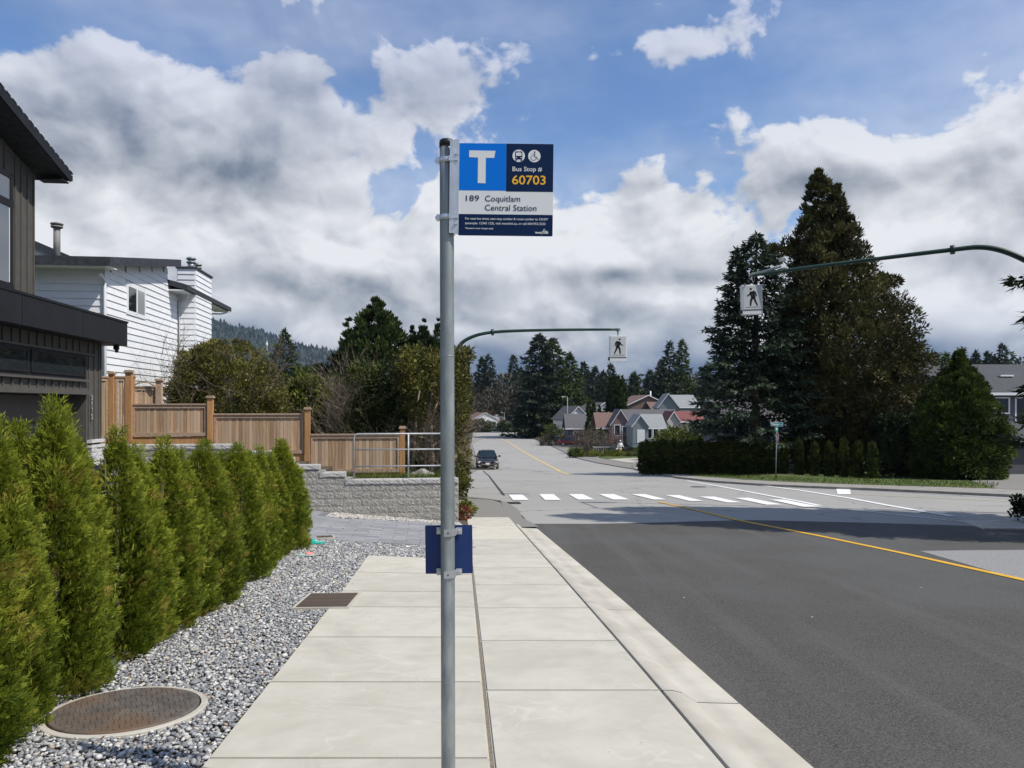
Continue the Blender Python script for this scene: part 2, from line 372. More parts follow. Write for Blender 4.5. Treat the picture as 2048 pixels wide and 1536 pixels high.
ASPH_B = mat('brown_asphalt', (0.185, 0.175, 0.155), (0.25, 0.235, 0.21), scale=40, detail=3, bump=0.4, bscale=80, rough=0.92, coord='World', dirt=((0.12, 0.10, 0.08), 0.5), bdist=0.006)
def worn(nt, v, col):
    n = nt.noise(v, 9, 8, 0.75)
    return nt.mix(nt.m('MULTIPLY', nt.rng(n, 0.55, 0.72), 0.45), col, (0.34, 0.34, 0.33))
PAINT_W = mat('white_road_paint', (0.74, 0.74, 0.71), (0.80, 0.80, 0.78), scale=6, rough=0.7, coord='World', fn=worn)
PAINT_Y = mat('yellow_road_paint', (0.62, 0.34, 0.025), (0.72, 0.42, 0.04), scale=6, rough=0.7, coord='World')
PAINT_YP = mat('pale_yellow_paint', (0.55, 0.42, 0.16), (0.62, 0.48, 0.20), scale=6, rough=0.8, coord='World', fn=worn)
PAINT_YF = mat('worn_yellow_paint', (0.46, 0.36, 0.13), (0.50, 0.42, 0.20), scale=6, rough=0.8, coord='World', fn=worn)
SOIL = mat('soil', (0.06, 0.045, 0.03), (0.12, 0.095, 0.07), scale=12, bump=0.8, rough=1, coord='World')
GRASS = mat('grass_ground', (0.035, 0.06, 0.012), (0.085, 0.13, 0.028), scale=7, detail=6, bump=0.8, bscale=40, rough=1, coord='World', big=(0.11, 0.12, 0.04), bigscale=0.5)
LAND = mat('far_land', (0.05, 0.06, 0.025), (0.10, 0.095, 0.05), scale=0.15, rough=1, coord='World')
STEEL = mat('galvanised_steel', (0.20, 0.23, 0.235), (0.38, 0.415, 0.41), scale=16, detail=10, stretch=(1, 1, 0.3), big=(0.26, 0.285, 0.28), bigscale=5, bump=0.12, bscale=40, rough=0.50, metal=0.55, dirt=((0.15, 0.17, 0.17), 0.6), bdist=0.003)
STEELB = mat('bright_steel', (0.50, 0.52, 0.54), (0.62, 0.64, 0.66), scale=14, rough=0.38, metal=0.7, bump=0.1, bdist=0.002)
BLACKP = plain('black_plastic', (0.012, 0.013, 0.014), 0.45)
WOOD = mat('cedar_board', (0.40, 0.25, 0.14), (0.57, 0.39, 0.24), scale=5, detail=8, stretch=(6, 6, 0.5), bump=0.25, bscale=12, rough=0.8, coord='Object', obj_var=0.30, big=(0.44, 0.33, 0.23), bigscale=0.5, bdist=0.01)
WOODP = mat('cedar_post', (0.40, 0.205, 0.08), (0.52, 0.29, 0.13), scale=4, detail=8, stretch=(6, 6, 0.5), bump=0.2, rough=0.8, obj_var=0.08)
WOODT = mat('cedar_trim', (0.36, 0.25, 0.17), (0.47, 0.35, 0.25), scale=5, detail=8, stretch=(3, 3, 3), bump=0.2, rough=0.85, obj_var=0.08)
WHITEP = mat('white_siding', (0.74, 0.755, 0.77), (0.80, 0.81, 0.82), scale=3, rough=0.6, obj_var=0.02, bump=0.05, bscale=30)
WHITET = plain('white_trim', (0.78, 0.79, 0.80), 0.5)
SHING = mat('dark_roofing', (0.028, 0.031, 0.038), (0.055, 0.06, 0.07), scale=9, bump=0.5, rough=0.85)
TAUPE = mat('taupe_board', (0.078, 0.072, 0.062), (0.094, 0.087, 0.076), scale=6, rough=0.7, obj_var=0.03)
CHARC = mat('charcoal_metal', (0.011, 0.012, 0.014), (0.016, 0.017, 0.020), scale=3, rough=0.6, spec=.2)
DGLASS = glass('dark_window_glass')
GRANITE = mat('split_face_block', (0.28, 0.268, 0.24), (0.44, 0.42, 0.38), scale=18, detail=9, bump=1.0, bscale=26, rough=0.95, obj_var=0.07, dirt=((0.22, 0.20, 0.16), 0.35), bdist=0.03)
GRANITE_C = mat('cap_block', (0.38, 0.37, 0.35), (0.52, 0.51, 0.48), scale=14, detail=9, bump=0.9, bscale=22, rough=0.95, obj_var=0.06, bdist=0.02)
BARK = mat('bark', (0.075, 0.05, 0.032), (0.15, 0.11, 0.075), scale=6, stretch=(3, 3, 0.6), bump=0.8, rough=1, bdist=0.05)
TWIG2 = mat('pale_twig', (0.22, 0.165, 0.12), (0.36, 0.29, 0.23), scale=5, rough=1)
TWIG = mat('grey_twig', (0.10, 0.078, 0.058), (0.19, 0.155, 0.12), scale=5, rough=1)

# ---------------------------------------------------------------- land sheets
CUTY = [y for y in GY if y > 0] + [1.5*k for k in range(2, 13)]
def sheet(name, poly, dz, m_, skirt=0.0, parent=None, kind=None, thick=None, zf=None, xc=0.8):
    """a flat-lying sheet following the land; poly is world (x, y)"""
    b = bmesh.new(); f = b.faces.new([b.verts.new((x, y, 0)) for x, y in poly])
    ys = [p[1] for p in poly]; xs = [p[0] for p in poly]
    for yc in CUTY:
        if min(ys) < yc < max(ys): bmesh.ops.bisect_plane(b, geom=b.verts[:]+b.edges[:]+b.faces[:], plane_co=(0, yc, 0), plane_no=(0, 1, 0))
    if min(xs) < -0.5 and min(ys) < 20:
        x = -0.4
        while x > max(min(xs), -12):
            if x < max(xs): bmesh.ops.bisect_plane(b, geom=b.verts[:]+b.edges[:]+b.faces[:], plane_co=(x, 0, 0), plane_no=(1, 0.068, 0))
            x -= xc
    fz = zf or g
    for v in b.verts: v.co.z = fz(v.co.x, v.co.y)+dz
    bmesh.ops.recalc_face_normals(b, faces=b.faces)
    for f in b.faces:
        if f.normal.z < 0: f.normal_flip()
    if skirt:
        be = [e for e in b.edges if len(e.link_faces) == 1]
        r = bmesh.ops.extrude_edge_only(b, edges=be)
        for v in [q for q in r['geom'] if isinstance(q, bmesh.types.BMVert)]: v.co.z -= skirt
    me = bpy.data.meshes.new(name); b.to_mesh(me); b.free(); me.materials.append(m_)
    o = link(bpy.data.objects.new(name, me), parent)
    if kind: o['kind'] = kind
    return o
def strip_poly(cl, w, dz=0.0):
    """closed polygon of a painted line of width w along world centre line cl"""
    L, Rr = [], []
    for i, p in enumerate(cl):
        a = cl[max(i-1, 0)]; c = cl[min(i+1, len(cl)-1)]
        t = Vector((c[0]-a[0], c[1]-a[1])).normalized(); n = Vector((-t.y, t.x))*(w/2)
        L.append((p[0]+n.x, p[1]+n.y)); Rr.append((p[0]-n.x, p[1]-n.y))
    return L+Rr[::-1]
def GP(lst, dz=0.0): return [G(px, py, dz) for px, py in lst]

# ---------------------------------------------------------------- foliage
def unit(a): return a/np.maximum(np.linalg.norm(a, axis=-1, keepdims=True), 1e-9)
def leaves(name, c, d, n, l, w, v, m_):
    """diamond leaves: centre base c, length axis d, face normal n"""
    c = np.asarray(c, float); d = unit(np.asarray(d, float)); s = unit(np.cross(d, n)); N = len(c)
    l = np.broadcast_to(np.asarray(l, float).reshape(-1, 1), (N, 1)); w = np.broadcast_to(np.asarray(w, float).reshape(-1, 1), (N, 1))
    V = np.stack([c, c+d*l*0.45+s*w*0.5, c+d*l, c+d*l*0.45-s*w*0.5], 1).reshape(-1, 3)
    Fc = np.arange(N*4).reshape(N, 4)
    return np_mesh(name, V, Fc, m_, fattr=v)
def rnd_dir(N): return unit(RNG.normal(size=(N, 3)))
def prof_r(prof, t): return np.interp(t, [p[0] for p in prof], [p[1] for p in prof])
def clump_crown(name, H, prof, m_, nclump=260, per=110, cr=0.5, ll=0.28, lw=0.13, up=0.3, lump=0.25, sy=1.0, shell=0.55, z0=0.0, seed=1, stray=0.0, core=True, tilt=0.0, off=None):
    """crown of leaf clumps lying in and on a profile of revolution; prof: [(height fraction, radius)]"""
    rng = np.random.default_rng(seed)
    t = rng.random(nclump*4); rr = prof_r(prof, t); keep = rng.random(len(t)) < np.maximum(rr/max(p[1] for p in prof), .22); t = t[keep][:nclump]; K = len(t)
    a = rng.random(K)*2*np.pi; R0 = prof_r(prof, t)
    ph = rng.random(6)*6.28
    lumps = 1+lump*(np.sin(a*3+t*9+ph[0])*0.5+np.sin(a*5-t*17+ph[1])*0.35+rng.normal(size=K)*0.25)
    rad = R0*lumps*np.where(rng.random(K) < shell, rng.uniform(0.82, 1.0, K), np.sqrt(rng.random(K))*0.9)
    C = np.stack([rad*np.cos(a), rad*np.sin(a)*sy, z0+t*H], 1)
    if off is not None: C[:, 0] += np.interp(t, [p[0] for p in off], [p[1] for p in off])
    crs = cr*rng.uniform(0.55, 1.25, K)*np.clip(R0/max(p[1] for p in prof)*1.5, 0.2, 1)
    cv = np.clip(rng.normal(0.45, 0.2, K), 0, 1)
    idx = np.repeat(np.arange(K), per); N = len(idx)
    dd = unit(rng.normal(size=(N, 3))); q = dd*(rng.random((N, 1))**0.4)*crs[idx][:, None]; q[:, 2] *= 0.75
    if stray: q *= (1+stray*(rng.random((N, 1)) < 0.08)*2)
    pos = C[idx]+q
    outw = unit(pos-np.stack([0*pos[:, 0], 0*pos[:, 0], np.full(N, z0+H*0.4)], 1))
    ld = unit(dd*0.8+outw*0.6+np.array([0, 0, up])+rng.normal(size=(N, 3))*0.5)
    nn = rng.normal(size=(N, 3))
    v = np.clip(cv[idx]+rng.normal(size=N)*0.16, 0, 1)
    L = ll*rng.uniform(0.6, 1.3, N)
    return leaves(name, pos, ld, nn, L, lw*rng.uniform(0.7, 1.3, N), v, m_)
def conifer_crown(name, H, Rb, m_, nb=120, z0=0.6, droop=0.25, rise=0.0, ll=0.32, lw=0.10, seed=2, power=0.8, dens=26, irregular=0.25, lead=True, minr=0.12, flat=0.35, gap=0.0):
    """spruce or fir: whorled boughs carrying hanging sprays of needles"""
    rng = np.random.default_rng(seed); P, D_, V_ = [], [], []
    for i in range(nb):
        t = (i+0.5)/nb; t = t**0.9
        h = z0+(H-z0)*t
        if gap and rng.random() < gap: continue
        L = max(minr, Rb*((1-t)**power)*(1+rng.normal()*irregular))
        az = i*2.39996+rng.normal()*0.3
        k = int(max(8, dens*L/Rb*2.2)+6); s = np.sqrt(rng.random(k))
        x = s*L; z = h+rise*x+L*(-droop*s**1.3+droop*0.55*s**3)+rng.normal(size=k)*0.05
        side = rng.normal(size=k)*flat*L*0.35*(1.1-s*0.8)
        px = np.cos(az)*x-np.sin(az)*side; py = np.sin(az)*x+np.cos(az)*side
        P.append(np.stack([px, py, z-np.abs(side)*0.25], 1))
        sg = np.sign(side)+0.001
        dx = np.cos(az)*1.0-np.sin(az)*sg*0.8; dy = np.sin(az)*1.0+np.cos(az)*sg*0.8
        D_.append(np.stack([dx, dy, np.full(k, -0.22)+rng.normal(size=k)*0.35], 1)+rng.normal(size=(k, 3))*0.35)
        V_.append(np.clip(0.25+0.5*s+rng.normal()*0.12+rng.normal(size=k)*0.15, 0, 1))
    if lead:
        k = 26; zz = H-rng.random(k)*H*0.07
        P.append(np.stack([rng.normal(size=k)*0.02, rng.normal(size=k)*0.02, zz], 1)); D_.append(np.stack([rng.normal(size=k)*0.6, rng.normal(size=k)*0.6, np.full(k, 1.0)], 1)); V_.append(np.full(k, 0.6))
    P = np.concatenate(P); D_ = np.concatenate(D_); V_ = np.concatenate(V_); N = len(P)
    nn = np.array([0, 0, 1.0])+rng.normal(size=(N, 3))*0.7
    return leaves(name, P, D_, nn, ll*rng.uniform(0.6, 1.3, N), lw*rng.uniform(0.7, 1.3, N), V_, m_)
def twigs_mesh(name, H, Rr, m_, n=60, seed=3, z0=0.0, r=0.012, seg=4, spread=1.0, levels=2):
    """bare branching twigs as thin square tubes"""
    rng = random.Random(seed); mb = MB()
    def grow(p, d, L, rad, lev):
        pts = [p]; q = Vector(p); dd = Vector(d)
        for i in range(seg):
            dd = (dd+Vector((rng.gauss(0, .18), rng.gauss(0, .18), rng.gauss(0.05, .12)))).normalized(); q = q+dd*(L/seg); pts.append(q.copy())
            if lev > 0 and i > 0:
                for _ in range(2):
                    e = (dd+Vector((rng.gauss(0, .7), rng.gauss(0, .7), rng.gauss(0.1, .5)))).normalized(); grow(q.copy(), e, L*0.5, rad*0.55, lev-1)
        mb.tube(pts, [rad*(1-0.75*i/seg) for i in range(seg+1)], n=3, cap=False)
    for i in range(n):
        a = rng.random()*6.283; rr = Rr*0.35*math.sqrt(rng.random())
        d = Vector((math.cos(a)*spread*rng.random(), math.sin(a)*spread*rng.random(), 1.0)).normalized()
        grow(Vector((math.cos(a)*rr, math.sin(a)*rr, z0)), d, H*rng.uniform(0.6, 1.0), r, levels)
    return mb.mesh(name, m_)
def trunk(name, H, r, parent, m_=None, lean=(0, 0), n=9, limbs=0, seed=0, z0=-0.3, limb_r=0.35):
    mb = MB(); rng = random.Random(seed)
    mb.tube([(lean[0]*t, lean[1]*t, z0+(H-z0)*t) for t in (0, .1, .35, .7, 1)], [r*1.25, r, r*0.8, r*0.5, r*0.12], n)
    for i in range(limbs):
        h = H*rng.uniform(0.2, 0.8); a = rng.random()*6.28; L = H*limb_r*(1-h/H+0.2)
        mb.tube([(0, 0, h), (math.cos(a)*L*.5, math.sin(a)*L*.5, h+L*.25), (math.cos(a)*L, math.sin(a)*L, h+L*.6)], [r*.3, r*.18, r*.05], 5)
    return mb.build(name, m_ or BARK, parent)
def tree(name, label, cat, loc, crown_me, trunk_h, trunk_r, group=None, limbs=0, seed=0, sc=1.0, lean=(0, 0), rz=0.0, limb_r=0.35, tm=None):
    t = thing(name, label, cat, loc, rz, group)
    part('crown', crown_me, t, sc=(sc, sc, sc))
    trunk('trunk', trunk_h*sc, trunk_r, t, limbs=limbs, seed=seed, lean=lean, limb_r=limb_r, m_=tm)
    return t
ORD = ['first', 'second', 'third', 'fourth', 'fifth', 'sixth', 'seventh', 'eighth', 'ninth', 'tenth', 'eleventh', 'twelfth', 'thirteenth', 'fourteenth', 'fifteenth', 'sixteenth', 'seventeenth', 'eighteenth', 'nineteenth', 'twentieth']

# ================================================================ THE GROUND
sheet('ground', [(-900, -30), (900, -30), (900, 1190), (-900, 1190)], -0.34, LAND, kind='structure')
def XL(D): return 0.166-0.0682*D                                   # left edge of the walk
def XR(D): return float(np.interp(D, [0.5, 3.874, 6.04, 10.49, 17.2, 18.6], [1.33, 1.084, 0.926, 0.572, 0.022, -0.09]))
def XP(D): return -1.29-0.0724*D                                   # left edge of the pad
sheet('joint_bed', [(XL(0.5)+.03, .5), (XR(.5)-.02, .5), (XR(5)-.02, 5), (XR(10)-.02, 10), (XR(18.2)-.02, 18.2), (XL(18.2)+.03, 18.2)], -0.009, CONCK, kind='structure')
sheet('joint_bed', [(XP(.5)+.03, .5), (XL(.5)-.03, .5), (XL(11.1)-.03, 11.1), (XP(11.1)+.03, 11.1)], -0.006, CONCK, kind='structure')
sheet('walk_joint_filler', [(XL(0.5)-.02, .5), (XL(0.5)+.02, .5), (XL(11.2)+.02, 11.2), (XL(11.2)-.02, 11.2)], -0.012, mat('joint_dirt', (.16, .13, .09), (.26, .22, .16), scale=30, bump=.5, coord='World'), kind='structure')
sheet('gravel_bed', [(XR(18.3), 18.3), (XR(10), 10), (XR(5), 5), (XR(0.6), 0.6), (-7.5, 0.6), (-8.4, 16.4), (-1.3, 17.1), (-1.3, 18.3)], -0.035, SOIL, skirt=0.3, kind='structure')
RDZ = -0.10
CONCB = mat('worn_kerb', (0.24, 0.225, 0.195), (0.33, 0.315, 0.28), scale=2.2, bump=0.3, bscale=45, rough=0.92, coord='World', dirt=((0.16, 0.14, 0.11), 0.5), bdist=0.006)
# ---- old road surface with the side street
edge_near = [(1618, 1536), (1447, 1386), (1300, 1254), (1260, 1217), (1174, 1143), (1086, 1069), (1054, 1041), (1030, 1017)]
left = [(1.93, 0.3)]+GP(edge_near, RDZ)+GP([(1000, 1001), (926, 994), (917, 944), (953, 940), (960, 930), (950, 905), (943, 884), (945, 871), (948, 865)], RDZ)
right = GP([(1022, 864.2), (1063, 874), (1101, 891), (1130, 905), (1154, 916), (1192, 925), (1245, 934), (1298, 943.5), (1355, 954), (1430, 962), (1540, 969), (1640, 973), (1750, 977), (2048, 990)], RDZ)
se = [(62, 27), (62, 15.5), (11.8, 16.2)]+GP([(1968, 1050), (1927, 1037), (1894, 1034)], RDZ)+[(10.4, 16.6), (11.4, 14.0), (12.3, 8), (12.9, 0.3)]
road = sheet('road', left+right+se[:3]+se[3:4]+se[5:6]+se[6:], RDZ, ASPH_O, skirt=0.2, kind='structure')
# the road goes on past the crest
sheet('far_road', [G(948, 866), G(1022, 866), (3.5, 320), (-6, 320)], RDZ-0.004, ASPH_O, kind='structure')
na = [(1.93, 0.3)]+GP(edge_near[:7], RDZ)+GP([(1067, 1048), (1180, 1048), (1300, 1046), (1400, 1043), (1500, 1040.5), (1700, 1045), (1880, 1050), (2048, 1056)], RDZ)+[(11.3, 14.4), (12.2, 8), (12.8, 0.3)]
# a gently ragged outer edge where the new asphalt meets the gutter
def ragged(pts, n0, n1, amp=0.012, step=0.12):
    out = pts[:n0+1]
    for i in range(n0, n1):
        a, b = Vector(pts[i]), Vector(pts[i+1]); k = max(1, int((b-a).length/step))
        for j in range(1, k+1):
            p = a.lerp(b, j/k); out.append((p.x+random.uniform(-amp, amp)*(j < k), p.y))
    return out+pts[n1+1:]
na = ragged(na, 1, 6)
sheet('new_asphalt', na, RDZ+0.006, ASPH_N, kind='structure')
sheet('asphalt_patch', GP([(1840, 1103), (1940, 1101.5), (2048, 1101), (2300, 1099), (2300, 1215), (2048, 1163)], RDZ), RDZ+0.010, ASPH_G, kind='structure')
# ---- painted markings
def line(name, pix, w, m_, dz=RDZ+0.014):
    o = sheet(name, strip_poly(GP(pix, RDZ), w), dz, m_, kind='structure'); return o
yl = [(2320, 1228), (2048, 1161.5), (1800, 1106.5), (1640, 1073), (1470, 1040), (1385, 1019), (1318, 1004.5)]
line('yellow_centre_line', yl, 0.125, PAINT_Y)
line('far_yellow_centre_line', [(1140, 950), (1115, 940), (1087, 926), (1060, 911), (1035, 896), (1014, 882.5), (1001, 876.5)], 0.24, PAINT_YP)
line('side_street_yellow_line', [(1702, 989), (1800, 993.5), (1900, 998), (2020, 1003)], 0.12, PAINT_YF)
line('white_lane_line', [(1374, 962), (1440, 973), (1500, 984.5), (1560, 996), (1600, 1003.5), (1640, 1012)], 0.2, PAINT_W)
line('white_edge_line', [(1520, 971), (1600, 981), (1700, 997), (1780, 1012), (1850, 1024), (1905, 1033)], 0.22, PAINT_W)
line('white_edge_line', [(1640, 1015), (1740, 1024), (1850, 1036), (1890, 1040)], 0.10, PAINT_W)
sheet('white_stop_block', GP([(1672, 976), (1700, 976.3), (1701.5, 989), (1675, 989)], RDZ), RDZ+0.014, PAINT_W, kind='structure')
sheet('white_stop_bar', GP([(911, 944), (915.5, 944), (925.5, 988), (917.5, 988)], RDZ), RDZ+0.014, PAINT_W, kind='structure')
cw = thing('crosswalk', None, None, kind='structure')
bars = [((1017, 990), (1045, 990), (1058, 1001), (1026, 1001)), ((1078, 989), (1107, 989), (1122, 1001), (1090, 1001)), ((1137, 989), (1165, 989), (1189, 1000), (1156, 1000)),
        ((1197, 989), (1228, 989), (1259, 1000), (1226, 1000)), ((1262, 989), (1290, 989), (1333, 1000), (1307, 1000)), ((1330, 991), (1358, 991), (1407, 1003), (1380, 1003)),
        ((1397, 994), (1428, 994), (1483, 1006), (1455, 1006)), ((1468, 996.5), (1498, 996.5), (1566, 1010.4), (1533, 1010.4)), ((1539, 1000), (1569, 1000), (1642, 1014.7), (1606, 1014.7))]
for b_ in bars: sheet('stripe', GP(b_, RDZ), RDZ+0.018, PAINT_W, parent=cw)
# tar seams
TAR = plain('tar_seal', (0.03, 0.03, 0.03), 0.6)
for pix, w in (([(967, 942), (978, 952), (990, 968), (1001, 982), (1008, 991)], 0.10), ([(1720, 981), (1800, 985), (1880, 990), (1950, 994), (2040, 1000)], 0.05), ([(917, 992), (950, 995), (990, 1000)], 0.05),
               ([(945, 940), (990, 938), (1060, 939)], 0.05)):
    sheet('tar_seam', strip_poly(GP(pix, RDZ), w), RDZ+0.010, TAR, kind='structure')
IRON = mat('cast_iron', (0.055, 0.05, 0.045), (0.10, 0.09, 0.08), scale=12, bump=0.5, rough=0.7, metal=0.3)
mhx, mhy = G(1397, 974, RDZ)
mb = MB(); mb.lathe([(0.36, 0), (0.36, 0.012), (0.30, 0.018)], n=24); o = mb.build('road_manhole_cover', IRON); o.location = (mhx, mhy, g(mhx, mhy)+RDZ+0.004); o.rotation_euler = (R(-3.3), 0, 0)
tag(o, 'small dark round cover in the old road beyond the crosswalk', 'manhole cover')

# ---- walk slabs
walk = thing('sidewalk', None, None, kind='structure'); pad = thing('bus_pad', None, None, kind='structure')
def slab(name, q, m_, parent, top=0.0, th=0.12, gap=0.0028):
    c = Vector((sum(p[0] for p in q)/4, sum(p[1] for p in q)/4))
    r = [Vector(p)+(c-Vector(p)).normalized()*gap*1.4 for p in q]
    mb = MB(); b = mb.b
    vt = [b.verts.new((p.x, p.y, g(p.x, p.y)+top)) for p in r]; vb = [b.verts.new((p.x, p.y, g(p.x, p.y)+top-th)) for p in r]
    b.faces.new(vt)
    for i in range(4): b.faces.new([vt[i], vb[i], vb[(i+1) % 4], vt[(i+1) % 4]])
    bmesh.ops.bevel(b, geom=[e for e in b.edges if all(v in vt for v in e.verts)], offset=0.010, segments=2, affect='EDGES')
    o = mb.build(name, m_, parent)
    for p in o.data.polygons: p.use_smooth = False
    return o
wb = [0.4, 1.14, 2.47, 3.80, 5.13, 6.47, 7.80, 9.13, 10.45, 11.8, 13.75, 16.3, 18.3]
for i in range(len(wb)-1):
    a, b_ = wb[i], wb[i+1]
    slab('slab', [(XL(a)+0.008, a), (XR(a), a), (XR(b_), b_), (XL(b_)+0.008, b_)], CONCW if i == 10 else CONC, walk)
pb = [0.4, 1.36, 2.68, 3.99, 5.30, 6.57, 7.82, 8.65, 9.86, 11.2]
for i in range(len(pb)-1):
    a, b_ = pb[i], pb[i+1]
    slab('slab', [(XP(a), a), (XL(a)-0.008, a), (XL(b_)-0.008, b_), (XP(b_), b_)], CONC, pad, top=0.004)
# ---- rolled kerb and gutter, cast in three-metre lengths
kerb = thing('kerb', None, None, kind='structure')
def flow(D): return float(np.interp(D, [0.5, 3.9, 6.9, 10.4, 15.0, 18.6], [1.56, 1.30, 1.095, 0.80, 0.335, 0.03]))
ea = left[:8]; 
def outer(D): return float(np.interp(D, [p[1] for p in left[:9]], [p[0] for p in left[:9]]))
def kerb_seg(d0, d1):
    mb = MB(); n = max(2, int((d1-d0)/0.5)); rows = []
    for i in range(n+1):
        D = d0+0.006+(d1-d0-0.012)*i/n; a = XR(D)+0.008; f = flow(D); o_ = outer(D)+0.01; z = base(D); w = f-a
        fade = 0.0 if D < 16.4 else min(0.03, (D-16.4)*0.03)
        rows.append([(a, D, z-0.10), (a, D, z+0.001), (a+.006, D, z+0.003), (a+w*.35, D, z-0.001), (a+w*.60, D, z-0.014), (a+w*.85, D, z-0.050), (f+0.012, D, z-0.078), (f+(o_-f)*.35, D, z-0.082), (o_, D, z-0.086-fade), (o_, D, z-0.2)])
    for i in range(n):
        for k in range(len(rows[0])-1):
            f = mb.face([rows[i][k], rows[i+1][k], rows[i+1][k+1], rows[i][k+1]])
    bmesh.ops.remove_doubles(mb.b, verts=mb.b.verts, dist=1e-5)
    for f in mb.b.faces: f.smooth = True
    mb.build('kerb_segment', CONCK, kerb)
kb = [0.5, 2.1, 5.12, 8.1, 11.1, 14.3, 16.6]
for i in range(len(kb)-1): kerb_seg(kb[i], kb[i+1])
sheet('asphalt_apron', [(XR(16.65)+.01, 16.62), (outer(16.65)+.06, 16.62)]+GP([(1045, 1030), (1036, 1014), (1012, 1000), (1000, 996)], 0)+[(XR(18.3)-0.02, 18.34)], -0.06, ASPH_B, kind='structure')
sheet('asphalt_walk', [(-1.22, 18.3), (XR(18.3), 18.3)]+GP([(1001, 1003), (985, 998), (926, 994), (919, 962)])+[(-1.38, 19.5)], -0.03, ASPH_B, skirt=0.2, kind='structure')
sheet('shoulder', GP([(918, 955), (953, 940), (960, 930), (950, 905), (943, 884), (938, 886), (928, 915), (919, 940)]), -0.09, ASPH_B, skirt=0.1, kind='structure')
# catch basin at the end of the kerb
cb = thing('catch_basin', 'dark slotted storm drain grate where the kerb meets the crosswalk', 'drain', (*G(1014, 1007, RDZ), 0)); cb.location.z = g(cb.location.x, cb.location.y)+RDZ+0.012; cb.rotation_euler = (R(-3.3), 0, 0.1)
mb = MB(); mb.box(-.42, .42, -.30, -.26, 0, .02).box(-.42, .42, .26, .30, 0, .02).box(-.42, -.38, -.26, .26, 0, .02).box(.38, .42, -.26, .26, 0, .02); mb.build('frame', IRON, cb)
mb = MB(); mb.box(-.375, .375, -.255, .255, 0.0, .004); mb.build('pit', BLACKP, cb)
me = MB().box(-.02, .02, -.25, .25, .004, .018).mesh('bar', IRON)
for i in range(9): part('bar', me, cb, (-.32+.08*i, 0, 0))

# ---- far side: verge, kerb strip, lawns, lanes
verge_near = [(1262, 931), (1310, 940), (1400, 953), (1540, 962), (1640, 966.5), (1750, 970), (1990, 977)]
sheet('corner_kerb', GP([(1270, 937.5), (1298, 943), (1355, 953.5), (1430, 961.5), (1540, 968.5), (1640, 972.5), (1750, 976.5), (2048, 990)], 0)+[(60, 29), (60, 31)]+GP([(2048, 980)]+verge_near[::-1], 0), 0.0, CONCB, skirt=0.25, kind='structure')
vg = GP(verge_near, 0)
sheet('lawn', vg+[(26.5, 46), (26.5, 78), (14, 78), (11.5, 60)], 0.012, GRASS, skirt=0.1, kind='structure')
sheet('side_driveway', [vg[-1], (26.7, 46), (26.7, 50.5), (60, 50.5), (60, 31)]+GP([(2048, 980)]), 0.006, ASPH_B, kind='structure')
far_l = GP([(1060, 872), (1101, 890), (1130, 904), (1154, 915), (1192, 924), (1245, 933), (1290, 940)], 0)
sheet('gravel_verge', far_l+[(11.3, 61), (14, 80), (16, 100), (16, 150), (7, 175)], -0.03, ASPH_B, skirt=0.2, kind='structure')
for nm, pix in (('garden_lawn', [(1134, 903), (1200, 912), (1287, 912), (1287, 899), (1140, 893)]), ('lawn_strip', [(1196, 914.5), (1214, 918), (1287, 915), (1287, 911.5), (1200, 912.6)]), ('corner_lawn', [(1005, 861.5), (1062, 866.2), (1090, 866), (1100, 861), (1030, 858)])):
    sheet(nm, GP(pix, 0), 0.0 if nm != 'lawn_strip' else 0.004, GRASS, skirt=0.1, kind='structure')
sheet('lane', GP([(1150, 907), (1185, 912), (1287, 930), (1287, 912.5), (1200, 912.8)], 0), -0.012, CONCK, kind='structure')
# ---- near corner on the right: kerb, walk and lawn under the tall tree
c0 = GP([(1894, 1034), (1927, 1037), (1968, 1050)], 0)
sheet('corner_sidewalk', [c0[0], (60, 19.0), (60, 17.2), (12.4, 17.2), (11.6, 16.2), c0[2], c0[1]], -0.075, CONCK, skirt=0.25, kind='structure')
sheet('right_kerb', [c0[2], (11.6, 16.2), (12.4, 8), (13.0, 0.3), (13.3, 0.3), (12.8, 8), (12.2, 17.1), c0[2]][:-1], -0.06, CONCK, skirt=0.25, kind='structure')
sheet('right_lawn', [(12.35, 17.15), (60, 17.15), (60, 0.3), (13.35, 0.3), (12.85, 8)], -0.05, GRASS, skirt=0.2, kind='structure')

# ---- paved driveway (courses of concrete pavers)
PAVER = mat('paver', (0.225, 0.225, 0.23), (0.31, 0.31, 0.315), scale=2.2, stretch=(1, 3, 1), bump=0.35, bscale=30, rough=0.9, coord='World', obj_var=0.10, bdist=0.006)
PAVER_D = mat('paver_border', (0.15, 0.15, 0.155), (0.20, 0.20, 0.205), scale=3, bump=0.3, rough=0.9, coord='World', obj_var=0.06)
sheet('driveway', GP([(590, 1075), (665, 1079), (845, 1090), (925, 1097.5)])+[(XL(16.2), 16.2)]+GP([(926, 1051), (880, 1045), (760, 1038.5), (650, 1034), (664, 1021), (593, 1015)])+[(-8.3, 16.2), (-7.4, 2), (-4.0, 2), (-4.6, 11)], -0.014, PAVER_D, kind='structure')
drv = thing('paving', None, None, kind='structure')
SA = 0.1194
sdir = Vector((-math.sin(SA), math.cos(SA))); ndir = Vector((math.cos(SA), math.sin(SA)))
def inside(poly, x, y):
    c = False; j = len(poly)-1
    for i in range(len(poly)):
        if (poly[i][1] > y) != (poly[j][1] > y) and x < (poly[j][0]-poly[i][0])*(y-poly[i][1])/(poly[j][1]-poly[i][1]+1e-12)+poly[i][0]: c = not c
        j = i
    return c
dpoly = GP([(560, 1074), (665, 1079), (845, 1090), (925, 1097.5)])+[(XL(16.0)-.02, 16.0)]+GP([(924, 1053), (880, 1046), (760, 1039.5), (649, 1035), (664, 1022), (540, 1012)])
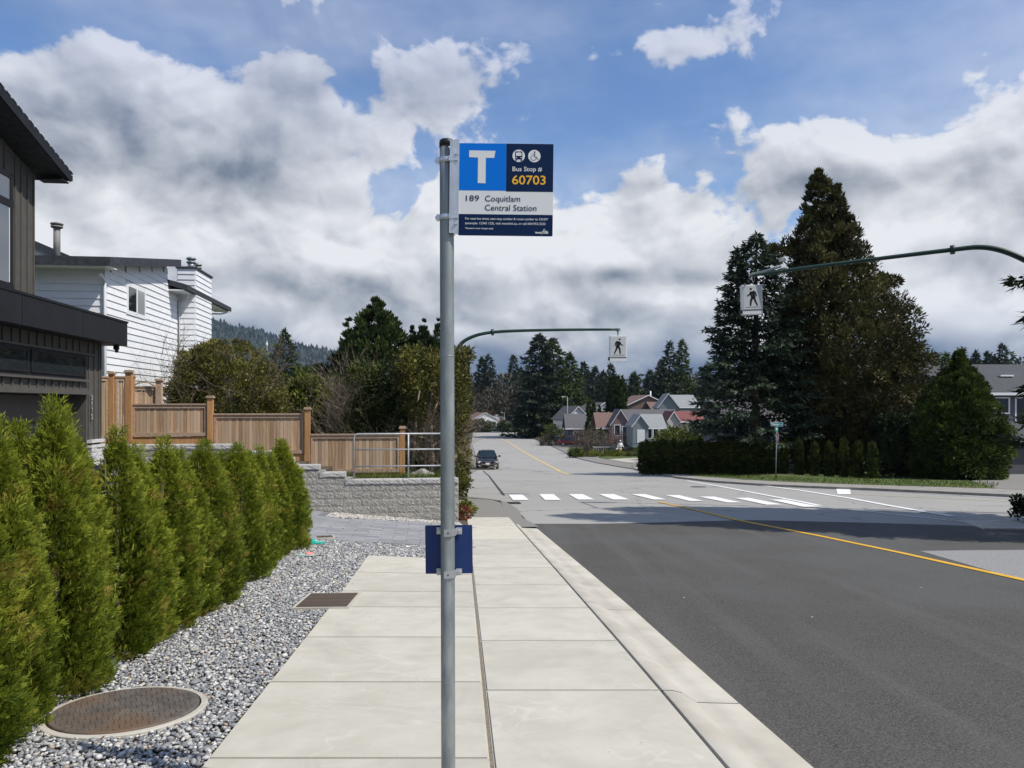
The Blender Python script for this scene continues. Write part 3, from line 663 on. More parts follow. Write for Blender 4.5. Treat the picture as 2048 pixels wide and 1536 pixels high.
O = Vector((-5.6, 12.0)); PLEN, PWID = 0.46, 0.15
cnt = 0
for j in range(0, 40):
    for i in range(-2, 14):
        a = O+sdir*(j*PWID)+ndir*(i*PLEN+(0.5*PLEN if j % 2 else 0)+random.uniform(-.01, .01))
        cx_, cy_ = (a+sdir*PWID/2+ndir*PLEN/2)
        if not inside(dpoly, cx_, cy_) or cnt >= 300: continue
        cnt += 1; h = random.uniform(-0.001, 0.002)
        q = [a+ndir*.004+sdir*.004, a+ndir*(PLEN-.004)+sdir*.004, a+ndir*(PLEN-.004)+sdir*(PWID-.004), a+ndir*.004+sdir*(PWID-.004)]
        mb = MB(); t_ = [(p.x, p.y, g(p.x, p.y)+h) for p in q]; b_ = [(p.x, p.y, z-.03) for p, (_, _, z) in zip(q, t_)]
        mb.poly([t_]+[[t_[k], b_[k], b_[(k+1) % 4], t_[(k+1) % 4]] for k in range(4)])
        mb.build('paver', PAVER, drv)

# ---- river gravel: real stones
def pebbles(name, polys, n, size, avoid=(), seed=5, cm=None, sizef=None):
    rng = np.random.default_rng(seed)
    phi = (1+5**.5)/2
    iv = np.array([(-1, phi, 0), (1, phi, 0), (-1, -phi, 0), (1, -phi, 0), (0, -1, phi), (0, 1, phi), (0, -1, -phi), (0, 1, -phi), (phi, 0, -1), (phi, 0, 1), (-phi, 0, -1), (-phi, 0, 1)], float); iv = unit(iv)
    fa = np.array([(0, 11, 5), (0, 5, 1), (0, 1, 7), (0, 7, 10), (0, 10, 11), (1, 5, 9), (5, 11, 4), (11, 10, 2), (10, 7, 6), (7, 1, 8), (3, 9, 4), (3, 4, 2), (3, 2, 6), (3, 6, 8), (3, 8, 9), (4, 9, 5), (2, 4, 11), (6, 2, 10), (8, 6, 7), (9, 8, 1)])
    pts = []
    xs = [p[0] for p in polys]; ys = [p[1] for p in polys]
    while len(pts) < n:
        X_ = rng.uniform(min(xs), max(xs), 4000); Y_ = rng.uniform(min(ys), max(ys), 4000)
        for x, y in zip(X_, Y_):
            if inside(polys, x, y) and not any(((x-ax)/rx)**2+((y-ay)/ry)**2 < 1 if not sq else (abs(x-ax) < rx and abs(y-ay) < ry) for ax, ay, rx, ry, sq in avoid):
                pts.append((x, y, g(x, y)-0.026+rng.random()*0.026))
    P = np.array(pts[:n]); N = len(P)
    s = size*rng.lognormal(0, 0.28, (N, 1)); 
    if sizef is not None: s = s*sizef(P[:, 1])[:, None]
    sc = np.concatenate([s*rng.uniform(0.8, 1.45, (N, 1)), s*rng.uniform(0.65, 1.0, (N, 1)), s*rng.uniform(0.4, 0.7, (N, 1))], 1)
    V = iv[None]*sc[:, None, :]*(1+rng.normal(size=(N, 12, 1))*0.10)
    a = rng.random(N)*6.283; ca, sa = np.cos(a)[:, None], np.sin(a)[:, None]
    tl = rng.normal(size=N)*0.45; ct, st = np.cos(tl)[:, None], np.sin(tl)[:, None]
    x, y, z = V[..., 0], V[..., 1], V[..., 2]
    y, z = y*ct-z*st, y*st+z*ct
    x, y = x*ca-y*sa, x*sa+y*ca
    V = np.stack([x, y, z], -1)+P[:, None, :]
    Fc = (fa[None]+(np.arange(N)*12)[:, None, None]).reshape(-1, 3)
    v = np.repeat(rng.random(N), 20)
    me = np_mesh(name, V.reshape(-1, 3), Fc, cm, smooth_=True, fattr=v)
    o = link(bpy.data.objects.new(name, me)); return o
def stone_mat(name, stops):
    m_ = bpy.data.materials.new(name); m_.use_nodes = True; nt = NT(m_.node_tree); nt.n.clear()
    at = nt.node('ShaderNodeAttribute'); at.attribute_name = 'v'
    cr = nt.node('ShaderNodeValToRGB'); cr.color_ramp.interpolation = 'CONSTANT'; el = cr.color_ramp.elements
    el[0].position = 0; el[0].color = (*stops[0][1], 1); el[1].position = stops[1][0]; el[1].color = (*stops[1][1], 1)
    for p, c in stops[2:]: k = el.new(p); k.color = (*c, 1)
    nt.l.new(at.outputs['Fac'], cr.inputs[0])
    tc = nt.node('ShaderNodeTexCoord'); nz = nt.noise(tc.outputs['Object'], 60, 4, .6)
    col = nt.mix(nt.m('MULTIPLY', nz, 0.5), cr.outputs[0], (0.30, 0.295, 0.28))
    bs = nt.node('ShaderNodeBsdfPrincipled'); nt.l.new(col, bs.inputs['Base Color']); bs.inputs['Roughness'].default_value = 0.7; bs.inputs['Specular IOR Level'].default_value = 0.3
    out = nt.node('ShaderNodeOutputMaterial'); nt.l.new(bs.outputs[0], out.inputs[0]); return m_
ST1 = stone_mat('river_stone', [(0, (.13, .14, .155)), (.20, (.20, .21, .225)), (.36, (.29, .295, .30)), (.52, (.40, .40, .39)), (.66, (.55, .54, .51)), (.78, (.66, .65, .62)), (.86, (.17, .19, .21)), (.91, (.48, .42, .33)), (.955, (.40, .27, .19)), (.97, (.50, .44, .24)), (.98, (.72, .71, .68))])
ST2 = stone_mat('pale_stone', [(0, (.25, .24, .22)), (.2, (.42, .39, .34)), (.45, (.58, .55, .49)), (.75, (.68, .66, .60)), (.92, (.35, .30, .24))])
MH = (-2.37, 4.73)
g1 = [(XP(2.5)-.01, 2.5), (XP(11.2)-.01, 11.2), (XL(11.25)-.03, 11.25)]+GP([(925, 1098.5), (845, 1091.5), (665, 1080.5), (590, 1076.5), (560, 1075)])+[(-3.75, 11), (-3.35, 6), (-3.3, 4.6), (-3.9, 3.4), (-3.0, 2.5)]
GR1 = [G(622, 1188), G(716, 1188), G(703, 1217), G(578, 1217)]
gc = (sum(p[0] for p in GR1)/4, sum(p[1] for p in GR1)/4)
gav = [(MH[0], MH[1], .45, .45, False), (gc[0], gc[1], .29, .40, True)]
near = [p for p in g1]
pebbles('gravel', g1, 56000, 0.0125, gav, 5, ST1, sizef=lambda y: 1+np.clip((y-7)/8, 0, 1)*0.45)['kind'] = 'stuff'
pebbles('gravel', GP([(668, 1022), (760, 1031), (880, 1042), (919, 1045), (927, 1052), (880, 1045.5), (760, 1038), (650, 1033.5)]), 5200, 0.019, (), 6, ST2)['kind'] = 'stuff'

# ---- iron covers set in the gravel
RUST = mat('rusty_iron', (0.085, 0.075, 0.065), (0.15, 0.13, 0.11), scale=9, detail=8, bump=0.25, rough=0.75, metal=0.2, big=(0.15, 0.10, 0.065), bigscale=1.6, dirt=((0.30, 0.27, 0.22), 0.35))
mh = thing('manhole', 'large round rusty iron cover in a concrete ring, set in the river gravel', 'manhole cover', (MH[0], MH[1], g(*MH)+0.004)); mh.rotation_euler = (R(-3.34), 0, 0)
n = 40; mb = MB(); rings = [[(r*math.cos(k/n*2*math.pi), r*math.sin(k/n*2*math.pi), z) for k in range(n)] for r, z in ((.468, -.05), (.468, -.001), (.462, .003), (.430, .004), (.428, -.02))]
mb.poly([[rings[i][k], rings[i][(k+1) % n], rings[i+1][(k+1) % n], rings[i+1][k]] for i in range(4) for k in range(n)]); mb.build('concrete_ring', CONCK, mh)
mb = MB(); mb.lathe([(.418, -.03), (.418, .008), (.41, .012)], n=48); mb.build('lid', RUST, mh)
mb = MB(); s_ = 0.034
for i in range(-12, 13):
    for j in range(-12, 13):
        x, y = i*s_+(s_/2 if j % 2 else 0), j*s_
        if x*x+y*y < .395**2: mb.obox((x, y, .0135), (.022, .008, .005), rz=(0.78 if (i+j) % 2 else -0.78))
o = mb.build('tread_pattern', RUST, mh); o['kind'] = 'stuff'
def grate(name, label, q, top, slots, ring=0.03):
    cx_, cy_ = sum(p[0] for p in q)/4, sum(p[1] for p in q)/4; ax = Vector(q[1])-Vector(q[0]); w = ax.length; d = (Vector(q[2])-Vector(q[1])).length
    t = thing(name, label, 'drain cover', (cx_, cy_, g(cx_, cy_)+top)); t.rotation_euler = (R(-3.34), 0, math.atan2(ax.y, ax.x))
    mb = MB(); mb.box(-w/2-ring, w/2+ring, -d/2-ring, -d/2, -.06, .004).box(-w/2-ring, w/2+ring, d/2, d/2+ring, -.06, .004).box(-w/2-ring, -w/2, -d/2, d/2, -.06, .004).box(w/2, w/2+ring, -d/2, d/2, -.06, .004); mb.build('frame', CONCK, t)
    mb = MB(); mb.box(-w/2+.003, w/2-.003, -d/2+.003, d/2-.003, -.03, .002); mb.build('plate', RUSTD, t)
    me = MB().box(-w/slots*.28, w/slots*.28, -d/2+.015, d/2-.015, .0021, .010).mesh('rib', RUSTD)
    for i in range(slots): part('rib', me, t, (-w/2+w/slots*(i+.5), 0, 0))
RUSTD = mat('brown_iron', (0.075, 0.055, 0.042), (0.14, 0.105, 0.08), scale=9, detail=8, bump=0.3, rough=0.75, metal=0.2)
grate('drain_cover', 'rectangular brown iron cover across the edge of the concrete pad', [G(622, 1188), G(716, 1188), G(703, 1217), G(582, 1217)], 0.010, 20)
grate('drain_cover', 'small maroon iron cover at the edge of the paved driveway', [G(635, 1072.3), G(667, 1073), G(663.5, 1077.4), G(631, 1076.8)], 0.010, 7)
# sandals left on the gravel
def clog(name, label, px, py, c, rz, L=0.22, hi=0.07, sole=None):
    x, y = G(px, py); t = thing(name, label, 'sandal', (x, y, g(x, y)+0.012), rz)
    m_ = plain(name+'_foam', c, 0.55); m2 = plain(name+'_sole', sole or c, 0.6)
    mb = MB(); n = 18; out = [(L/2*math.cos(a), 0.045*math.sin(a)*(1+0.18*math.cos(a)), 0) for a in [k/n*2*math.pi for k in range(n)]]
    mb.prism(out, (0, 0, .02)); mb.build('sole', m2, t)
    mb = MB(); rows = []
    for i in range(7):
        u = i/6; x0 = L/2*(0.95-u*0.85); w = .043*math.sin(min(1.57, .5+u*1.2)); h = hi*math.sin(min(1.57, .35+u*1.3))
        rows.append([(x0, w*math.cos(math.pi*k/8), .018+h*math.sin(math.pi*k/8)) for k in range(9)])
    mb.poly([[rows[i][k], rows[i][k+1], rows[i+1][k+1], rows[i+1][k]] for i in range(6) for k in range(8)])
    o = mb.build('upper', m_, t); sm = o.modifiers.new('thick', 'SOLIDIFY'); sm.thickness = 0.005
clog('clog', 'turquoise foam clog lying on the gravel by the driveway', 632, 1088, (0.03, 0.52, 0.42), 3.3, 0.27, 0.055)
clog('sandal', 'pink flip-flop lying on the gravel beside the hedge', 611, 1113, (0.75, 0.22, 0.20), 0.25, 0.25, 0.035, (0.42, 0.60, 0.55))

# ================================================================ BUS STOP
BD = 3.3; U = BD/F                                  # metres per photo pixel at the pole
def sx(px): return (px-CX)*U
def sz(py): return (HY-py)*U
bs_ = thing('bus_stop', 'tall galvanised bus stop pole with blue and white sign plate, on the sidewalk', 'bus stop', (sx(896.9), BD, g(sx(897), BD)), 0.0)
POLE0 = bs_.location.copy()
def loc(px, py, dy=0.0): return (sx(px)-POLE0.x, dy, sz(py)-POLE0.z)
topz = sz(287)-POLE0.z; lean = (sx(893.3)-sx(896.9))
pts = [(lean*k/12*1.0, 0, topz*k/12) for k in range(13)]
MB().tube([(-lean*0.02, 0, -0.3)]+pts, 0.0303, 28).build('pole', STEEL, bs_)
MB().tube([(lean*.58, 0, sz(713)-POLE0.z), (lean*.58, 0, sz(711.6)-POLE0.z)], 0.0309, 28).build('sleeve_joint', STEEL, bs_)
mb = MB(); mb.lathe([(.0318, 0), (.0318, .024), (.028, .032), (.018, .035)], (lean, 0, topz-.018), 28); mb.build('cap', BLACKP, bs_)
# bracket channel and clamps
ang = 0.0115
def rot(o, px=911, py=380):
    c = Vector(loc(px, py)); o.matrix_basis = Matrix.Translation(c) @ Matrix.Rotation(ang, 4, 'Y') @ Matrix.Translation(-c); return o
x0, z1 = loc(900.5, 284)[0], loc(900, 284)[2]; zb = loc(900, 472)[2]
mb = MB(); mb.box(x0, loc(909.5, 0)[0], -.040, -.036, zb+.004, z1-.004).box(loc(909.5, 0)[0], loc(919, 0)[0], -.0355, -.032, zb, z1).box(loc(909.2, 0)[0], loc(910.4, 0)[0], -.039, .02, zb+.004, z1-.004)
rot(mb.build('bracket', STEELB, bs_))
for py in (322, 436):
    c = loc(894.2 if py < 400 else 894.6, py)
    mb = MB(); mb.lathe([(.0345, -.011), (.036, -.009), (.036, .009), (.0345, .011)], c, 28); mb.obox((c[0]+.030, -.040, c[2]), (.040, .006, .022)); cl = mb.build('clamp', STEELB, bs_)
    mb = MB(); mb.obox((c[0]-.038, -.004, c[2]), (.016, .018, .026)); mb.tube([(c[0]-.046, -.012, c[2]), (c[0]-.046, .014, c[2])], .006, 8); mb.build('bolt', STEELB, cl)
for py in (313, 451):
    c = loc(914, py, -.038); mb = MB(); mb.tube([(c[0], -.036, c[2]), (c[0], -.047, c[2])], .0062, 12); rot(mb.build('bolt', STEELB, bs_))
# sign plate with its printed fields
SB = plain('sign_blue', (0.0, 0.165, 0.66), 0.6, spec=.12); SN = plain('sign_navy', (0.003, 0.018, 0.065), 0.6, spec=.12); SWh = plain('sign_white', (0.72, 0.73, 0.72), 0.6, spec=.12); SY = plain('sign_yellow', (0.86, 0.46, 0.02), 0.35); SBK = plain('sign_black', (0.01, 0.01, 0.012), 0.4)
X0, X1, Z1, Z0 = loc(918, 0)[0], loc(1105.5, 0)[0], loc(0, 291)[2], loc(0, 474)[2]
def rrect(x0, x1, z0, z1, y, r, n=5):
    p = []
    for cx_, cz_, a0 in ((x1-r, z1-r, 0), (x0+r, z1-r, 90), (x0+r, z0+r, 180), (x1-r, z0+r, 270)):
        for k in range(n+1): a = R(a0+90*k/n); p.append((cx_+r*math.cos(a), y, cz_+r*math.sin(a)))
    return p
plate = rot(MB().prism(rrect(X0, X1, Z0, Z1, -.0325, .006), (0, .003, 0)).build('sign_plate', SWh, bs_))
def field(name, px0, py0, px1, py1, m_, d=.0330, par=None, r=0.001):
    a = loc(px0, py0); b = loc(px1, py1)
    return link(bpy.data.objects.new(name, MB().prism(rrect(a[0], b[0], b[2], a[2], -d, r), (0, .0004, 0)).mesh(name, m_)), par or plate)
field('blue_field', 918.2, 291.2, 1012, 384.5, SB); field('navy_field', 1012.2, 291.2, 1105.3, 386, SN); field('navy_band', 918.2, 431.5, 1105.3, 473.8, SN, r=.004)
def text(name, s, px, py, h, m_, par, d=.0336, wfit=None, bold=0.0, cap=0.73, align='LEFT', yrot=0):
    """flat lettering: h = capital height in photo pixels; px,py = left end of the base line"""
    cu = bpy.data.curves.new(name, 'FONT'); cu.body = s; cu.size = h*U/cap; cu.offset = bold*U; cu.extrude = 0.0001; cu.align_x = align; cu.resolution_u = 3
    tmp = bpy.data.objects.new('tmp', cu); COL.objects.link(tmp); bpy.context.view_layer.update()
    me = bpy.data.meshes.new_from_object(tmp.evaluated_get(bpy.context.evaluated_depsgraph_get())); bpy.data.objects.remove(tmp)
    me.materials.clear(); me.materials.append(m_)
    xs = [v.co.x for v in me.vertices]; w = (max(xs)-min(xs)) if xs else 1
    kx = (wfit*U/w) if wfit else 1.0; mn = min(xs) if xs else 0
    for v in me.vertices: v.co = ((v.co.x-(mn if align == 'LEFT' else 0))*kx, v.co.z*-1, v.co.y)
    o = bpy.data.objects.new(name, me); a = loc(px, py); o.location = (a[0], -d, a[2]); return link(o, par)
# the big T with its slanted right serif
a = lambda px, py: (loc(px, py)[0], -.0336, loc(px, py)[2])
MB().prism([a(938.5, 305.5), a(990.5, 306), a(988, 320), a(971.5, 320), a(971.5, 370.5), a(956, 370), a(956, 319.5), a(938.5, 319)], (0, .0002, 0)).build('letter_t', SWh, plate)
text('stop_words', 'Bus Stop #', 1024.5, 345.5, 9.2, SWh, plate, wfit=58.5, bold=.10)
text('stop_number', '60703', 1024, 371.5, 18.3, SY, plate, wfit=66.5, bold=.30)
text('route_number', '189', 933, 405.5, 11.8, SN, plate, wfit=26, bold=.0)
text('destination', 'Coquitlam', 971, 406, 12.2, SN, plate, wfit=69.5, bold=.0)
text('destination', 'Central Station', 971, 424, 12.2, SN, plate, wfit=102, bold=.0)
text('small_print', 'For next bus times, text stop number & route number to 33333*', 932, 442.5, 4.6, SWh, plate, wfit=164, bold=.04)
text('small_print', '(example: 12345 123), visit translink.ca, or call 604.953.3333', 932, 451.6, 4.6, SWh, plate, wfit=159, bold=.04)
text('small_print', '*Standard carrier charges apply', 932, 461, 3.0, SWh, plate, wfit=56, bold=.05)
text('operator_name', 'TRANS', 1070.5, 468.6, 3.1, SWh, plate, wfit=12.5, bold=.25)
text('operator_name', 'LINK', 1087, 468.6, 3.1, SWh, plate, wfit=10.5, bold=.25)
mb = MB(); mb.prism([a(1083, 470), a(1088.5, 459), a(1089.2, 459.6), a(1084, 470.5)], (0, .0002, 0)).prism([a(1088.5, 459), a(1092, 463.5), a(1096, 463.6), a(1096, 464.4), a(1091, 464.4)], (0, .0002, 0)).prism([a(1080, 467), a(1087, 463.5), a(1096.5, 465.2), a(1087, 464.7)], (0, .0002, 0)); mb.build('operator_mark', SWh, plate)
def disc(px, py, r, m_, d, name='disc', par=None, sxx=1.0):
    c = loc(px, py); n = 32
    return MB().prism([(c[0]+r*U*sxx*math.cos(k/n*6.2832), -d, c[2]+r*U*math.sin(k/n*6.2832)) for k in range(n)], (0, .0002, 0)).build(name, m_, par or plate)
b1 = disc(1036.5, 315.2, 12.3, SWh, .0336, 'bus_symbol'); w1 = disc(1067.5, 315.4, 12.3, SWh, .0336, 'wheelchair_symbol')
def rr(par, x0, y0, x1, y1, m_, d, r=.8, name='shape'):
    p = loc(x0, y0); q = loc(x1, y1); return MB().prism(rrect(p[0], q[0], q[2], p[2], -d, r*U), (0, .00012, 0)).build(name, m_, par)
rr(b1, 1029.5, 306.2, 1043.7, 322.5, SN, .0339, 2.2, 'bus_body'); rr(b1, 1031.3, 309, 1041.9, 315.4, SWh, .0342, .8, 'windscreen'); rr(b1, 1033, 307.3, 1040.2, 308.1, SWh, .0342, .2, 'blind')
rr(b1, 1030, 322.5, 1033, 325.4, SN, .0339, .6, 'wheel'); rr(b1, 1040.2, 322.5, 1043.2, 325.4, SN, .0339, .6, 'wheel'); rr(b1, 1030.8, 318, 1033, 319.8, SWh, .0342, .6, 'lamp'); rr(b1, 1040.3, 318, 1042.5, 319.8, SWh, .0342, .6, 'lamp')
disc(1068.2, 307.6, 1.5, SN, .0339, 'figure_head', w1)
mb = MB(); c_ = loc(1065.8, 319); n = 24
for k in range(3, 20):
    a0, a1 = k/n*6.2832+1.2, (k+1)/n*6.2832+1.2; q = []
    for r_, an in ((5.6, a0), (5.6, a1), (4.6, a1), (4.6, a0)): q.append((c_[0]+r_*U*math.cos(an), -.0339, c_[2]+r_*U*math.sin(an)))
    mb.prism(q, (0, .0001, 0))
mb.build('figure_wheel', SN, w1)
mb = MB()
for seg in ([(1068, 310), (1066.8, 317.2), 1.5], [(1066.8, 317), (1071.8, 317.4), 1.2], [(1071.6, 317.2), (1074, 322), 1.2], [(1067.5, 311), (1063.6, 311.8), .8], [(1073.6, 322), (1076, 321.2), .8], [(1067.6, 313), (1071, 313.2), .8]):
    p, q = Vector(a(*seg[0])), Vector(a(*seg[1])); t_ = (q-p).normalized(); nn_ = Vector((-t_.z, 0, t_.x))*seg[2]*U*.5
    mb.prism([v_+Vector((0, -.0003, 0)) for v_ in (p+nn_, q+nn_, q-nn_, p-nn_)], (0, .0001, 0))
mb.build('figure_body', SN, w1)
# lower notice panel on the far side of the pole, seen from behind
PN = mat('navy_back', (0.010, 0.030, 0.125), (0.014, 0.038, 0.145), scale=4, rough=0.55)
p_, q_ = loc(848.5, 1053.5), loc(944, 1151.5)
pan = MB().prism(rrect(p_[0], q_[0], q_[2], p_[2], .042, .005), (0, .004, 0)).build('notice_panel', PN, bs_)
pan.rotation_euler = (0, -0.014, 0); pan.location = (0.0, 0, 0)
pan.matrix_basis = Matrix.Translation(Vector(loc(896, 1103))) @ Matrix.Rotation(-0.012, 4, 'Y') @ Matrix.Translation(-Vector(loc(896, 1103)))
for py in (1064.2, 1147):
    c = loc(897.3, py); h = .0145
    pr = [(-.055, .036), (-.055, .033), (-.034, .031), (-.030, -.006), (-.017, -.0345), (.017, -.0345), (.030, -.006), (.034, .031), (.055, .033), (.055, .036)]
    inn = [(.032, .036), (.027, -.004), (.015, -.0305), (-.015, -.0305), (-.027, -.004), (-.032, .036)]
    cl = MB().prism([(c[0]+x, y, c[2]-h) for x, y in pr+inn], (0, 0, 2*h)).build('clamp', STEELB, bs_)
    for dx in (-.043, .043): MB().tube([(c[0]+dx, .033, c[2]), (c[0]+dx, .022, c[2])], .0075, 6).build('bolt', STEELB, cl)
    mb = MB(); mb.tube([(c[0], -.0342, c[2]), (c[0], -.0352, c[2])], .0035, 10); mb.build('hole', BLACKP, cl)

# ================================================================ RETAINING WALL
K = Vector((-1.18, 17.0))
wall = thing('retaining_wall', 'grey split-face block retaining wall stepping down beside the paved driveway', 'wall', (K.x, K.y, 0), SA+math.pi)
# local x runs away from the street (t), local y towards the camera
def block_mesh(i, w, h, d=0.22, amp=0.011, n=9, m_=GRANITE):
    rng = random.Random(i); mb = MB(); b = mb.b; nx, nz = n, 4
    gridv = [[b.verts.new((w*(a_/nx-.5)*.992, (rng.uniform(0.2, 1)*amp if 0 < a_ < nx and 0 < c_ < nz else rng.uniform(0, .15)*amp), h*(c_/nz)*.988)) for c_ in range(nz+1)] for a_ in range(nx+1)]
    for a_ in range(nx):
        for c_ in range(nz): b.faces.new([gridv[a_][c_], gridv[a_][c_+1], gridv[a_+1][c_+1], gridv[a_+1][c_]])
    bk = [[b.verts.new((w*(a_-.5)*.992, -d, h*c_*.988)) for c_ in (0, 1)] for a_ in (0, 1)]
    b.faces.new([gridv[k][nz] for k in range(nx+1)]+[bk[1][1], bk[0][1]]); b.faces.new([gridv[k][0] for k in range(nx, -1, -1)]+[bk[0][0], bk[1][0]])
    b.faces.new([gridv[0][k] for k in range(nz, -1, -1)]+[bk[0][0], bk[0][1]]); b.faces.new([gridv[nx][k] for k in range(nz+1)]+[bk[1][1], bk[1][0]])
    return mb.mesh('block', m_)
BW, BH = 0.385, 0.158
bm_ = [block_mesh(i, BW, BH) for i in range(6)]; bh_ = [block_mesh(10+i, BW/2, BH) for i in range(2)]
cm_ = [block_mesh(20+i, BW*1.02, .105, d=.28, m_=GRANITE_C, amp=.012) for i in range(4)]
steps = [(0, -1.62), (2.45, -1.458), (3.0, -1.292), (3.55, -1.133), (3.95, -.985), (4.65, -.835)]
def wtop(t): 
    z = steps[0][1]
    for a_, b_ in steps:
        if t >= a_-.01: z = b_
    return z
TL = 7.5
for row in range(0, 13):
    ztop = -0.835-.105-row*BH
    for i in range(0, int(TL/BW)+1):
        t0 = i*BW+(BW/2 if row % 2 else 0); tc_ = t0+BW/2
        if tc_ > TL: continue
        gz = g(K.x-tc_*.993, K.y-tc_*.119)
        if ztop > wtop(tc_)-.095: continue
        if ztop < gz-0.02: continue
        part('block', random.choice(bm_), wall, (tc_, 0, ztop-BH), (0, 0, 0))
    if row % 2 and -0.835-.105-row*BH < wtop(0.1)-.09: part('block', random.choice(bh_), wall, (BW/4, 0, ztop-BH))
for k, (t0, z) in enumerate(steps):
    t1 = steps[k+1][0] if k+1 < len(steps) else TL
    n = max(1, round((t1-t0)/BW)); w = (t1-t0)/n
    for i in range(n): part('cap_block', random.choice(cm_), wall, (t0+w*(i+.5), .022, z-.105), sc=(w/BW/1.02*0.997, 1, 1))
MB().box(.02, TL, -.5, -.03, -3.2, -1.78).build('wall_core', GRANITE, wall)
for k in range(1, len(steps)):
    t0, z = steps[k]; t1 = steps[k+1][0] if k+1 < len(steps) else TL
    MB().box(t0+.02, t1-.002, -.30, -.225, -3.0, z-.12).build('wall_core', GRANITE, wall)
# return of the wall along the street
rtn = [block_mesh(40+i, BW, BH) for i in range(3)]
for row in range(0, 7):
    for i in range(5):
        part('block', random.choice(rtn), wall, (0.0, -.2-BW*(i+.5), -1.725-BH*(row+1)), (0, 0, R(90)))
def yz(x, y): return max(-1.70-.088*(y-17), base(y)+0.0) if y < 45 else base(y)
sheet('yard', [(-1.25, 17.15), (-2.0, 28), (-3.2, 45), (-40, 45), (-40, 17.8), (-8.2, 16.45)], 0.0, GRASS, skirt=1.0, kind='structure', zf=yz, xc=50)
for (t0, t1, z) in ((2.5, 3.0, -1.66), (3.0, 3.55, -1.52), (3.55, 4.65, -1.38), (4.65, 7.5, -1.1)):
    o = MB().box(t0, t1-.004, -4.5, -.31, -2.6, z).build('soil_terrace', SOIL); o.location = wall.location; o.rotation_euler = wall.rotation_euler; o['kind'] = 'structure'
RAILM = mat('rail_steel', (.34, .36, .37), (.44, .46, .47), scale=10, rough=.55, metal=.4)
# railing on the wall
rail = thing('metal_railing', 'galvanised three-rail pipe railing on top of the block wall', 'railing', (K.x, K.y, -1.62), SA+math.pi)
RD = 16.8
ts = [2.28, 1.10, 0.16]
top_h, r1, r2 = .985, .64, .275
mb = MB(); L_ = 2.28
mb.tube([(0.16, -.14, top_h), (L_-.08, -.14, top_h), (L_-.02, -.14, top_h-.02), (L_, -.14, top_h-.09), (L_, -.14, 0)], .019, 10); mb.build('top_rail', RAILM, rail)
for h in (r1, r2): MB().tube([(.16, -.14, h), (L_, -.14, h)], .016, 10).build('rail', RAILM, rail)
for t in ts[1:]: MB().tube([(t, -.14, 0), (t, -.14, top_h)], .019, 10).build('post', RAILM, rail)

# ================================================================ CEDAR FENCE
fence = thing('wooden_fence', 'cedar board fence stepping down with tall capped posts behind the block wall', 'fence')
def W3(px, py, D): return Vector(PX(px, py, D))
POSTM = {}
def fpost(px, pyt, pyb, D, w=0.125, m_=None):
    a_ = W3(px, pyt, D); b_ = W3(px, pyb, D); H_ = a_.z-b_.z
    o = MB().box(-w/2, w/2, -w/2, w/2, 0, H_-.05).build('post', m_ or WOODP, fence); o.location = (a_.x, a_.y, b_.z); o.rotation_euler = (0, 0, SA)
    mb = MB(); mb.box(-w*.72, w*.72, -w*.72, w*.72, H_-.05, H_-.02); mb.prism([(-w*.6, -w*.6, H_-.02), (w*.6, -w*.6, H_-.02), (w*.6, w*.6, H_-.02), (-w*.6, w*.6, H_-.02)], (0, 0, .03)); mb.build('post_cap', WOODT, o)
def fpanel(pxa, Da, pxb, Db, pyt_a, pyb_a, nb, frame_all=True, kick=True, parent=None):
    A = W3(pxa, pyt_a, Da); B = W3(pxb, pyt_a, Db); zt = A.z; zb_ = W3(pxa, pyb_a, Da).z; d = (B-A); d.z = 0; Lp = d.length; an = math.atan2(d.y, d.x)
    root = parent or fence
    def put(mb, nm, m_):
        o = mb.build(nm, m_, root); o.location = (A.x, A.y, 0); o.rotation_euler = (0, 0, an); return o
    put(MB().box(0, Lp, -.055, .055, zt-.035, zt), 'top_rail', WOODT)
    put(MB().box(0, Lp, -.035, -.020, zt-.115, zt-.036), 'trim_board', WOODT)
    zk = zb_+(.16 if kick else 0)
    put(MB().box(0, Lp, -.040, -.018, zk, zk+.085), 'trim_board', WOODT)
    put(MB().box(0, Lp, -.012, .012, zb_-.12, zk-.01), 'kick_board', WOODP); put(MB().box(0, Lp, -.014, .010, zb_-.42, zb_-.13), 'kick_board', WOOD)
    for x in (0.0, Lp-.05): put(MB().box(x, x+.05, -.038, -.019, zk+.086, zt-.116), 'trim_board', WOODT)
    w = Lp/nb
    me = MB().box(.004, w-.002, -.012, .006, zk+.02, zt-.04).mesh('board', WOOD)
    for i in range(nb):
        o = part('board', me, root, (A.x+math.cos(an)*(i*w), A.y+math.sin(an)*(i*w), 0), (0, 0, an+random.uniform(-.012, .012)))
        if i % 2: o.location.y += .004
fpanel(429, 18.86, 608, 19.06, 827, 921, 26); fpanel(622, 19.1, 799, 19.36, 868, 946, 26, kick=False); fpanel(266, 18.55, 414, 18.8, 807, 886, 22)
fpost(421, 792, 925, 18.8); fpost(615, 815, 950, 19.05); fpost(805, 853, 958, 19.4); fpost(258.5, 741, 890, 18.5, .14)
fpanel(231, 18.4, 252, 18.48, 752, 888, 4, parent=None); fpost(223.5, 744, 890, 18.35, .12); fpanel(195, 18.2, 217, 18.33, 752, 890, 4)
fpanel(266, 21.0, 313, 21.2, 772, 880, 8, kick=False); fpost(318.5, 758, 880, 21.2, .15, WOODT); fpost(266, 751, 880, 21.0, .1)
mb = MB()
pts_ = [W3(266, 769, 20.95), W3(280, 763, 20.98), W3(295, 763, 21.02), W3(312, 772, 21.06)]
